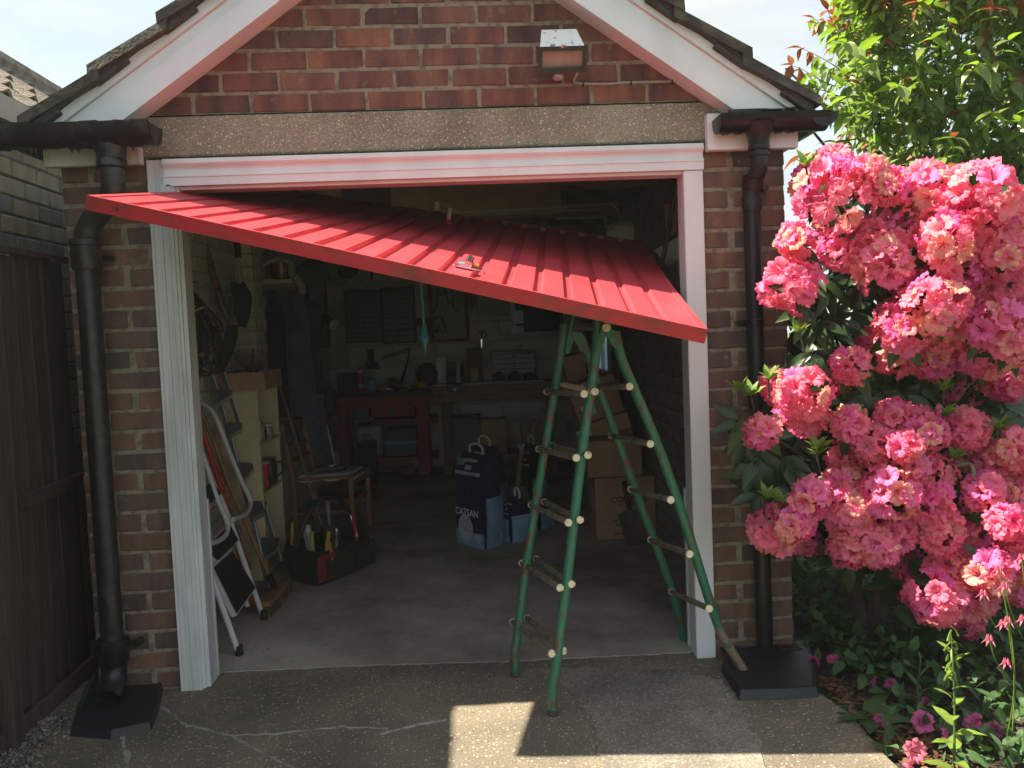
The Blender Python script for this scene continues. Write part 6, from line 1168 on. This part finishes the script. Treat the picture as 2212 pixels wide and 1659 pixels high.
lo, hi = pq(832, 926, 900, 987, 5.05, .35); lo = (lo[0], lo[1], rz2+.0155); CR = thing('blue_crate', 'dark blue plastic storage crate under the red bench', 'crate', ((lo[0]+hi[0])/2, 5.2, lo[2])); b = MB(); b.box(lo, (hi[0], hi[1], (lo[2]+hi[2])/2-.01), .008); b.build('lower_box', M_crate, CR); b = MB(); b.box((lo[0]-.006, lo[1]-.006, (lo[2]+hi[2])/2-.012), (hi[0]+.006, hi[1], (lo[2]+hi[2])/2+.02), .003); b.build('rim', M_blue, CR); b = MB(); b.box((lo[0]+.004, lo[1]+.004, (lo[2]+hi[2])/2+.021), (hi[0]-.004, hi[1], hi[2]), .006); b.build('contents', M_bin, CR)
for k in range(3): b = MB(); b.beam(at(768+k*6, 1008+k*5, 5.15+k*.05), at(895, 1018-k*5, 5.15+k*.05), .02, .06); solo('offcut', b, M_wood, ['uppermost timber offcut stored below the red bench', 'middle timber offcut stored below the red bench', 'lowest timber offcut stored below the red bench'][k], 'timber', 'timber offcuts below the red bench', smooth=False)
DB = thing('waste_bin', 'tall dark grey plastic bin in front of the red bench', 'bin', (-.669, 4.69, .006)); r_ = .112; zt_ = at(787, 955, 4.69).z; b = MB(); b.lathe([(r_*.86, .0), (r_*.88, .01), (r_, zt_-.01), (r_*1.05, zt_), (r_*.93, zt_), (r_*.8, .02), (.001, .02)], (-.655, 4.69, .006), n=24); b.build('body', M_bin, DB, smooth=True); b = MB(); b.tube([(-.74, 4.60, zt_+.02), (-.735, 4.585, zt_-.03), (-.72, 4.585, zt_-.045)], .006, 6); b.build('bag_edge', M_paper, DB, smooth=True)
b = MB(); q = atz(800, 1072, .01); b.lathe([(.12, 0), (.13, .02), (.09, .05), (.02, .06)], (q.x, q.y, .006), n=16, sx=1.2); solo('red_mat', b, M_redfab, 'low dark red bag lying on the floor by the chair legs', 'bag')
# --- timber workbench
WB = thing('timber_workbench', 'long brown timber workbench with a vice across the back wall', 'workbench', (.6, 5.2, .006)); wz = at(935, 834, 5.0).z; xa = at(931, 850, 5.0).x; b = MB(); b.box((xa, 4.98, wz-.165), (1.30, 5.03, wz), .004); b.build('front_beam', M_woodx, WB); b = MB(); b.box((xa+.002, 5.031, wz-.05), (1.30, 5.49, wz-.004)); b.build('benchtop', M_woodx, WB); b = MB(); b.box((xa, 4.972, wz+.0005), (at(1176, 812, 4.98).x, 5.45, wz+.012), .001); b.build('pale_worktop_sheet', M_paper, WB)
for xl in (957, 1183): b = MB(); q = at(xl, 950, 5.0).x; b.box((q, 5.005, .006), (q+.10, 5.09, wz-.1655), .004); b.build('leg', M_wood, WB)
b = MB(); zr = at(1000, 992, 5.0).z; b.box((at(980, 1, 5.).x, 5.015, zr-.035), (1.25, 5.06, zr+.03), .003); b.build('rail', M_woodx, WB); b = MB(); b.box((at(980, 1, 5.).x, 5.061, zr), (1.25, 5.45, zr+.03)); b.build('shelf', M_wood, WB)
for x in (950, 1140, 1105): b = MB(); q = at(x, 856, 4.979); b.lathe([(.0001, .001), (.012, 0)], q, (0, -1, 0), 10); b.build('bolt_head', M_bk, WB)
VC = thing('bench_vice', 'dark blue steel vice bolted to the front of the timber bench', 'vice', at(983, 850, 4.95)); lo, hi = pq(966, 828, 1001, 847, 4.90, .075); b = MB(); b.box(lo, hi, .012); b.box((lo[0]+.04, 4.86, lo[2]+.01), (hi[0]-.04, 4.90, hi[2]-.01), .006); b.build('jaw', M_navy, VC); b = MB(); b.tube([at(983, 842, 4.84), at(983, 842, 4.97)], .015, 10); b.tube([at(983, 842, 4.84), at(984, 858, 4.84), at(988, 872, 4.84)], .006, 8); b.build('screw_and_bar', M_alu, VC, smooth=True)
wz2 = wz+.0125
GS = thing('plastic_step', 'grey plastic step with an arched foot under the timber bench', 'step', at(1000, 986, 5.1)); o_ = [(966, 986), (975, 986), (985, 979), (1003, 977), (1020, 979), (1030, 986), (1040, 986), (1034, 905), (970, 905)]; b = MB(); b.prism([at(x, y, 5.1) for x, y in o_], (0, .25, 0)); b.build('body', M_grey, GS); b = MB(); lo, hi = pq(964, 898, 1038, 906, 5.08, .28); b.box(lo, hi, .003); b.build('top', M_bin, GS)
lo, hi = pq(1040, 905, 1094, 984, 5.1, .3); cbox('plain cardboard box with an open flap under the timber bench', (lo[0], 5.1, zr+.0305), hi, M_card2); lo, hi = pq(1128, 905, 1180, 1010, 4.7, .02); cbox('flat cardboard panel leaning under the timber bench', lo, hi, M_card)
b = MB(); b.tube(smoothpath([at(x, y, 4.3) for x, y in [(1182, 880), (1166, 893), (1154, 920), (1151, 950), (1156, 1010), (1157, 1060)]], 4), .011, 8); solo('bent_tube', b, M_alu, 'bent grey metal tube standing in front of the cardboard panel', 'tube'); b = MB(); b.tube(smoothpath([at(x, y, 4.0) for x, y in [(1214, 885), (1205, 915), (1200, 960), (1202, 985)]], 4), .009, 8); solo('curved_rod', b, M_alu, 'curved grey metal rod seen between the two ladder rails', 'rod')
# --- things on and above the benches
def cabinet(label, r, grid_, Y=5.38):
    lo, hi = pq(*r, Y, .11); T = thing('drawer_cabinet', label, 'cabinet', ((lo[0]+hi[0])/2, Y, lo[2]), 'small-parts drawer cabinets on the back wall'); b = MB(); b.box((lo[0], Y+.03, lo[2]), (hi[0], hi[1], hi[2]))
    for a_, c_ in (((lo[0], Y, lo[2]), (lo[0]+.012, Y+.03, hi[2])), ((hi[0]-.012, Y, lo[2]), (hi[0], Y+.03, hi[2])), ((lo[0]+.012, Y, lo[2]), (hi[0]-.012, Y+.03, lo[2]+.010)), ((lo[0]+.012, Y, hi[2]-.010), (hi[0]-.012, Y+.03, hi[2]))): b.box(a_, c_)
    b.build('case', M_bk, T); W_, H_ = hi[0]-lo[0]-.028, hi[2]-lo[2]-.024; z = hi[2]-.012
    for n_, hh_ in grid_:
        for i in range(n_): x = lo[0]+.014+W_*i/n_; b = MB(); b.box((x+.003, Y+.004, z-H_*hh_+.004), (x+W_/n_-.003, Y+.034, z-.003), .003); b.box((x+W_/n_*.35, Y-.004, z-H_*hh_*.6), (x+W_/n_*.65, Y+.004, z-H_*hh_*.6+.004)); b.build('drawer', M_drawer, T)
        z -= H_*hh_
cabinet('left small-parts cabinet with rows of tiny dark drawers on the back wall', (748, 625, 823, 742), [(5, .105)]*8+[(2, .08), (2, .08)]); cabinet('right small-parts cabinet with wider clear drawers at the bottom', (827, 620, 894, 743), [(5, .092)]*6+[(2, .112)]*3+[(1, .11)])
b = MB(); b.prism([at(893, 690, 5.4), at(930, 688, 5.4), at(930, 730, 5.4)], (0, .09, 0)); solo('red_bracket', b, M_redw, 'red triangular bracket between the drawer cabinet and the tool rack', 'bracket', smooth=False)
TR_ = thing('tool_rack', 'red framed tool rack hung with saws and clamps on the back wall', 'rack', at(970, 739, 5.38)); lo, hi = pq(930, 600, 1009, 740, 5.36, .12)
for a_, c_ in (((lo[0], 5.36, lo[2]), (lo[0]+.035, 5.48, hi[2])), ((hi[0]-.035, 5.36, lo[2]), (hi[0], 5.48, hi[2])), ((lo[0]+.0355, 5.36, lo[2]), (hi[0]-.0355, 5.48, lo[2]+.03)), ((lo[0]+.0355, 5.361, hi[2]-.03), (hi[0]-.0355, 5.48, hi[2]))): b = MB(); b.box(a_, c_, .003); b.build('frame_board', M_redw, TR_)
b = MB(); b.box((lo[0]+.036, 5.46, lo[2]+.031), (hi[0]-.036, 5.475, hi[2]-.031)); b.build('back_board', M_wall_inm, TR_)
for k, (pts, m, lb, nm) in enumerate([([(943, 605), (944, 650), (943, 665), (936, 672)], M_wood, 'bent wooden-handled tool hanging at the left of the tool rack', 'bow_saw'), ([(976, 612), (978, 655), (982, 668), (992, 672)], M_wood, 'bent tool with hooked end hanging in the right half of the rack', 'hook_tool'), ([(955, 600), (958, 615), (964, 640), (970, 655)], M_steel, 'thin steel tool slanting across the middle of the rack', 'marking_tool'), ([(939, 690), (943, 685), (954, 684), (962, 708), (965, 716), (955, 718), (948, 700), (944, 716), (938, 717)], M_steel, 'dark G-clamp at the bottom left of the tool rack', 'clamp'), ([(944, 636), (950, 632), (947, 642), (954, 634)], M_chrome, 'small bright wing nut hanging in the tool rack', 'wing_nut')]): b = MB(); b.tube([at(x, y, 5.42) for x, y in pts], .010 if k < 4 else .008, 8); solo(nm, b, m, lb, 'tool', 'tools in the red rack')
for k, (x, y0, y1, w_) in enumerate(((1010, 612, 668, .022), (1018, 618, 676, .026), (1026, 622, 670, .022))): b = MB(); a_ = at(x, y0, 5.42); c_ = at(x+1, y1, 5.42); b.prism([a_+Vector((-w_, 0, 0)), a_+Vector((w_, 0, 0)), c_+Vector((w_*.3, 0, 0)), c_+Vector((-w_*.3, 0, 0))], (0, .008, 0)); solo('hand_saw', b, M_steel, ['leftmost of three dark saws hanging right of the red rack', 'middle and longest of three dark saws right of the red rack', 'rightmost of three dark saws right of the red rack'][k], 'saw', 'saws beside the red rack', smooth=False)
pbox('pale_board', M_wall_in, 'pale upright board right of the red tool rack', 'board', (1008, 680, 1032, 737), 5.40, .02); pbox('insulation_sheet', M_wrope, 'yellowed white sheet fixed high on the back wall', 'sheet', (1032, 634, 1100, 684), 5.42, .03); pbox('plywood_sheet', M_boardd, 'dark brown panel on the back wall right of the yellowed sheet', 'panel', (1116, 640, 1215, 718), 5.45, .02); pbox('white_rail', M_wall_in, 'long thin white rail along the back wall above the bench', 'rail', (1042, 722, 1210, 729), 5.36, .03)
pbox('white_switch_box', M_cloth, 'tall off-white box fixed above the long white rail', 'box', (1107, 670, 1130, 700), 5.38, .06); pbox('white_switch_box', M_cloth, 'square off-white box just below the taller one', 'box', (1104, 703, 1131, 722), 5.38, .06); pbox('socket_outlet', M_wall_in, 'white double socket on the wall behind the black desk lamp', 'socket', (899, 782, 930, 797), 5.47, .02)
SC = thing('scissors', 'black-handled scissors hanging point down from the white rail', 'scissors', at(1041, 735, 5.3)); b = MB()
for q, r_ in (((1045, 722), .028), ((1040, 717), .020)): b.tube(arc(at(*q, 5.3), r_, 0, 2*PI, (1, 0, 0), (0, 0, 1), 10)[:-1], .006, 6, closed=True)
b.build('handles', M_bk, SC, smooth=True); b = MB(); b.prism([at(1038, 733, 5.3), at(1042, 733, 5.3), at(1041, 760, 5.3)], (0, .004, 0)); b.build('blades', M_chrome, SC)
HB = thing('hand_brace', 'dark carpenter brace hanging high on the back wall', 'brace', at(803, 592, 5.4)); b = MB(); b.tube([at(780, 578, 5.4), at(795, 579, 5.4), at(830, 582, 5.4)], .02, 8); b.tube([at(802, 578, 5.4), at(803, 604, 5.4)], [.022, .008], 8); b.build('body', M_bkm, HB, smooth=True)
DLm = thing('desk_lamp', 'black anglepoise desk lamp on the red bench', 'lamp', at(866, 830, 5.2)); sc_ = at(802, 797, 5.15); b = MB(); b.lathe([(.088, 0), (.086, .006), (.075, .05), (.038, .085), (.034, .09), (.033, .19), (.028, .2)], sc_, n=20); b.build('shade', M_bkm, DLm, smooth=True)
b = MB()
for o_ in (0, .022): b.tube([at(822, 772, 5.15)+Vector((0, 0, -o_)), at(884, 753, 5.2)+Vector((0, 0, -o_))], .006, 8)
b.tube([at(886, 751, 5.2), at(879, 790, 5.2)], .009, 8); b.tube([at(879, 788, 5.2), at(867, 826, 5.2)], .014, 8); q = at(867, 826, 5.2); b.lathe([(.07, 0), (.07, .015), (.02, .03)], (q.x, q.y, tz+.0005), n=16); b.build('arm_and_base', M_bkm, DLm, smooth=True)
def bottle(label, px, py0, py1, Y, r, parts, name='bottle', z0=None):
    x = at(px, py1, Y).x; z = tz+.0005 if z0 is None else z0; h = at(px, py0, Y).z-z; T = thing(name, label, 'bottle' if name != 'aerosol_can' else 'can', (x, Y, z))
    for nm, m, a_, c_, ra, rb in parts: b = MB(); b.lathe([(r*ra, a_*h), (r*rb, c_*h)], (x, Y, z), n=16); b.build(nm, m, T, smooth=True)
bottle('red and white aerosol can on the red bench', 781, 792, 845, 5.1, .033, [('lower_label', M_redp, 0, .22, 1, 1), ('white_label', M_paper, .2205, .34, 1, 1), ('red_label', M_redp, .3405, .78, 1, 1), ('shoulder', M_paper, .7805, .88, 1, .6), ('cap', M_redp, .8805, 1, .62, .6)], 'aerosol_can')
bottle('clear spray bottle with a pale blue label beside the aerosol can', 803, 800, 845, 5.1, .05, [('body', M_glass, 0, .12, .75, 1), ('label', M_blue, .1205, .55, 1, .98), ('shoulder', M_glass, .5505, .75, .98, .28), ('nozzle', M_paper, .7505, 1, .25, .2)])
b = MB(); q = at(829, 838, 5.1); b.lathe([(.034, 0), (.036, .01), (.036, .05), (.03, .06)], q, (0, -1, 0), 16); solo('tape_roll', b, M_card, 'brown roll of tape standing on the red bench', 'roll')
PDr = thing('power_drill', 'dark power drill lying on the red bench below the lamp arm', 'drill', at(850, 838, 5.1)); b = MB(); b.tube([at(838, 822, 5.1), at(852, 828, 5.1), at(868, 836, 5.1)], [.03, .045, .038], 12); b.build('motor', M_bkm, PDr, smooth=True); b = MB(); b.tube([at(834, 840, 5.05), at(845, 840, 5.05)], .02, 10); b.build('chuck', M_chrome, PDr, smooth=True)
lump('ball_knob', 'small shiny steel ball on the red bench right of the drill', 'knob', at(882, 838, 5.05), .02, M_chrome); lump('yellow_gloves', 'pair of yellow rubber gloves crumpled on the red bench', 'gloves', at(905, 832, 5.1), .055, M_yell, (1.2, .8, .6), .5); lump('dark_pouch', 'dark pouch heaped against the socket on the red bench', 'pouch', at(925, 808, 5.25), .11, M_fab, (1.1, .8, 1)); pbox('black_case', M_bk, 'long black case at the back left of the red bench', 'case', (729, 806, 772, 850), 5.3, .15, z0=tz+.0005)
b = MB(); q = at(953, 818, 5.2); b.lathe([(.060, .0), (.061, .002), (.061, .27), (.018, .271), (.018, .20)], (q.x, 5.25, wz2), n=20); solo('paper_roll', b, M_cloth, 'roll of white kitchen paper standing on the timber bench', 'roll')
for k, (x, y0, m, lb) in enumerate(((973, 790, M_bkm, 'dark bottle nearest the paper roll on the timber bench'), (982, 782, M_bkm, 'taller dark bottle beside the one nearest the paper roll'), (990, 780, M_paper, 'slim white tube among the dark bottles'), (1000, 778, M_bk, 'dark bundle of tool handles right of the white tube'))): bottle(lb, x, y0, 818, 5.15, .020, [('body', m, 0, .6, 1, 1), ('neck', m, .6005, 1, 1, .35)], z0=wz2)
lo, hi = pq(1010, 752, 1041, 818, 5.2, .15); T = thing('small_drawer_stack', 'narrow stack of small wooden drawers on the timber bench', 'drawers', ((lo[0]+hi[0])/2, 5.2, wz2)); b = MB(); b.box((lo[0], 5.21, wz2), hi); b.build('case', M_boardd, T)
for k in range(6): z = wz2+.01+k*(hi[2]-wz2-.02)/6; b = MB(); b.box((lo[0]+.01, 5.198, z+.004), (hi[0]-.01, 5.209, z+(hi[2]-wz2-.02)/6-.004), .002); b.build('drawer', M_wood, T)
pbox('spice_tin', M_yell, 'small yellow tin in front of the narrow drawer stack', 'tin', (1017, 795, 1033, 812), 5.12, .05, .01, z0=wz2)
lo, hi = pq(1064, 756, 1158, 814, 5.15, .25); T = thing('engineers_tool_chest', 'open-fronted metal tool chest with shallow drawers on the timber bench', 'tool chest', ((lo[0]+hi[0])/2, 5.15, wz2)); b = MB(); b.box((lo[0], 5.19, wz2), (hi[0], 5.45, hi[2])); b.box((lo[0], 5.15, wz2), (lo[0]+.02, 5.19, hi[2])); b.box((hi[0]-.02, 5.15, wz2), (hi[0], 5.19, hi[2])); b.box((lo[0]+.02, 5.15, hi[2]-.012), (hi[0]-.02, 5.19, hi[2])); b.build('case', M_bkm, T)
for k in range(4):
    z1 = hi[2]-.03-k*.052; b = MB(); b.box((lo[0]+.024, 5.158, z1-.042), (hi[0]-.024, 5.188, z1), .003); d_ = b.build('drawer', M_wall_inm, T); b = MB(); b.box(((lo[0]+hi[0])/2-.02, 5.150, z1-.026), ((lo[0]+hi[0])/2+.02, 5.1575, z1-.014)); b.build('handle', M_bk, d_)
for k in range(3): lump('tool_heap', ['left dark rounded tool in front of the metal chest', 'middle dark rounded tool in front of the metal chest', 'right dark rounded tool in front of the metal chest'][k], 'tool', at(1076+k*34, 812, 5.08), .055, M_bk, (1.2, .6, .75), .3, 'dark tools in front of the metal chest')
b = MB(); q = at(1053, 818, 5.08); b.add([q+Vector((-.035, 0, 0)), q+Vector((.035, 0, 0)), q+Vector((.01, .02, .05)), q+Vector((0, .05, 0))], [(0, 1, 2), (1, 3, 2), (3, 0, 2), (0, 3, 1)]); solo('folded_paper', b, M_paper, 'folded scrap of white paper standing on the timber bench', 'paper', smooth=False)
# --- overhead: stored boards, light cable, shelf with clutter on the right
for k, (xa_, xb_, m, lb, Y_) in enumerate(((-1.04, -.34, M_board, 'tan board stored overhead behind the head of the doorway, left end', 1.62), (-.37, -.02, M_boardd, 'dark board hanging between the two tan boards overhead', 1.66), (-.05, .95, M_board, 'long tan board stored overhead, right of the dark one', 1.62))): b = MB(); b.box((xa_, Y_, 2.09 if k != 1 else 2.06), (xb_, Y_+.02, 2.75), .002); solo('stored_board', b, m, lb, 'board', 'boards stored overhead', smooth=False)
LH = thing('lamp_holder', 'bare white pendant lamp holder on a drooping pale cable overhead', 'lamp holder', at(944, 455, 1.5)); b = MB(); q = at(944, 454, 1.5); b.lathe([(.018, 0), (.016, .03), (.008, .05)], q, n=14); b.build('holder', M_cloth, LH, smooth=True); b = MB(); b.tube(smoothpath([at(x, y, 1.5) for x, y in [(944, 440), (950, 435), (960, 437), (968, 446), (975, 455), (990, 458), (1040, 456), (1150, 451), (1250, 445), (1300, 441), (1322, 442), (1333, 454), (1340, 474)]], 4), .005, 6); b.build('cable', M_cable, LH, smooth=True)
lo = at(1434, 566, 1.25); b = MB(); b.prism([at(1414, 540, 1.35), at(1480, 503, 1.0), at(1481, 552, 1.0), at(1434, 567, 1.3)], (.12, .35, 0)); solo('white_shelf_box', b, M_cloth, 'white boxed shelf on the right wall just inside the door', 'shelf', smooth=False)
b = MB(); b.prism([at(1440, 437, 1.36), at(1482, 420, 1.2), at(1482, 500, 1.2), at(1446, 516, 1.36)], (.1, .25, 0)); LF = solo('compost_sack', b, M_grnpr, 'green printed sack standing on the white shelf by the right jamb', 'sack', smooth=False); b = MB(); b.prism([at(1433, 442, 1.33), at(1461, 434, 1.28), at(1467, 500, 1.28), at(1440, 515, 1.33)], (.002, .004, 0)); b.build('pink_leaflet', M_pinkpr, LF)
b = MB(); b.tube([at(1462, 395, 1.0), at(1454, 440, 1.02), at(1444, 500, 1.05), at(1431, 565, 1.08)], .012, 8); solo('rusty_bar', b, M_steel, 'rusty bar slanting down in front of the green sack', 'bar'); b = MB(); b.tube(smoothpath([at(x, y, .6) for x, y in [(1466, 400), (1452, 450), (1458, 490), (1468, 520), (1466, 580), (1474, 625)]], 4), .0015, 5); solo('loose_wire', b, M_cable, 'thin loose wire dangling inside the right jamb', 'wire')
lump('plastic_sheeting', 'crumpled white plastic sheeting above the rear right of the red door', 'sheeting', at(1352, 500, 2.6), .10, M_cloth, (1.2, .8, .75), .6); b = MB()
for a_, c_ in (((1200, 472), (1308, 468)), ((1308, 468), (1310, 505)), ((1200, 455), (1300, 452))): b.tube([at(*a_, 3.0), at(*c_, 3.0)], .012, 6)
solo('roof_frame', b, M_cable, 'grey metal frame stored in the roof space on the right', 'frame')
b = MB(); b.tube([at(1430, 640, 2.6), at(1432, 745, 2.6)], [.012, .004], 6); solo('red_bar', b, M_redw, 'thin red bar hanging on the right-hand block wall', 'bar')

# crumbs, grit and dry leaf bits blown in across the floor
random.seed(77); ins = []
for k in range(700):
    y = abs(random.gauss(0, 1))*1.4+.16; x = random.uniform(-.72, 1.5) if random.random() < .6 else random.choice((-.75, 1.4))+random.uniform(0, .15)
    ins.append((k % 4, Matrix.Translation((x, y, .0065)) @ Matrix.Rotation(random.uniform(0, 6), 4, 'Z') @ Matrix.Diagonal((random.uniform(.002, .007), random.uniform(.001, .004), random.uniform(.0006, .002), 1)), 0 if random.random() < .75 else 1))
tag(joined('floor_debris', gb, [M_steel, M_stone], ins), 'grit and crumbs scattered over the garage floor near the doorway', 'debris', kind='stuff')
for i, (x, y, a) in enumerate(((1035, 1425, .3), (728, 1425, 1.2), (700, 1395, .5), (1010, 1300, .2), (920, 1240, 0))):
    p = atz(x, y, .007); b = MB(); b.add([p+Vector((math.cos(a+t)*r_, math.sin(a+t)*r_*.5, .002+.004*(t > 3))) for t, r_ in ((0, .022), (.8, .010), (1.9, .008), (3.2, .018), (4.4, .007), (5.4, .010))], [(0, 1, 2, 3, 4, 5)]); solo('dry_leaf', b, M_litter, ['dry leaf scrap on the threshold beside the front ladder leg', 'dry leaf scrap on the threshold near the left jamb', 'leaf scrap on the garage floor inside the left jamb', 'small leaf scrap in the middle of the garage floor', 'leaf scrap on the floor right of the tool bag'][i], 'leaf')

# thin scattering volume, added to lift the blacks like veiling lens glare
hz = MB(); hz.box((-70, -50, -1.8), (70, 100, 5.2)); HZ = hz.build('glare_haze', bpy.data.materials.new('thin_glare_haze'), kind='stuff')
m = HZ.data.materials[0]; m.use_nodes = True; m.node_tree.nodes.clear(); vo = m.node_tree.nodes.new('ShaderNodeOutputMaterial'); pv = m.node_tree.nodes.new('ShaderNodeVolumePrincipled'); pv.inputs['Color'].default_value = (0.86, 0.93, 0.97, 1); pv.inputs['Density'].default_value = 0.0018; pv.inputs['Anisotropy'].default_value = 0.2
m.node_tree.links.new(pv.outputs[0], vo.inputs['Volume'])
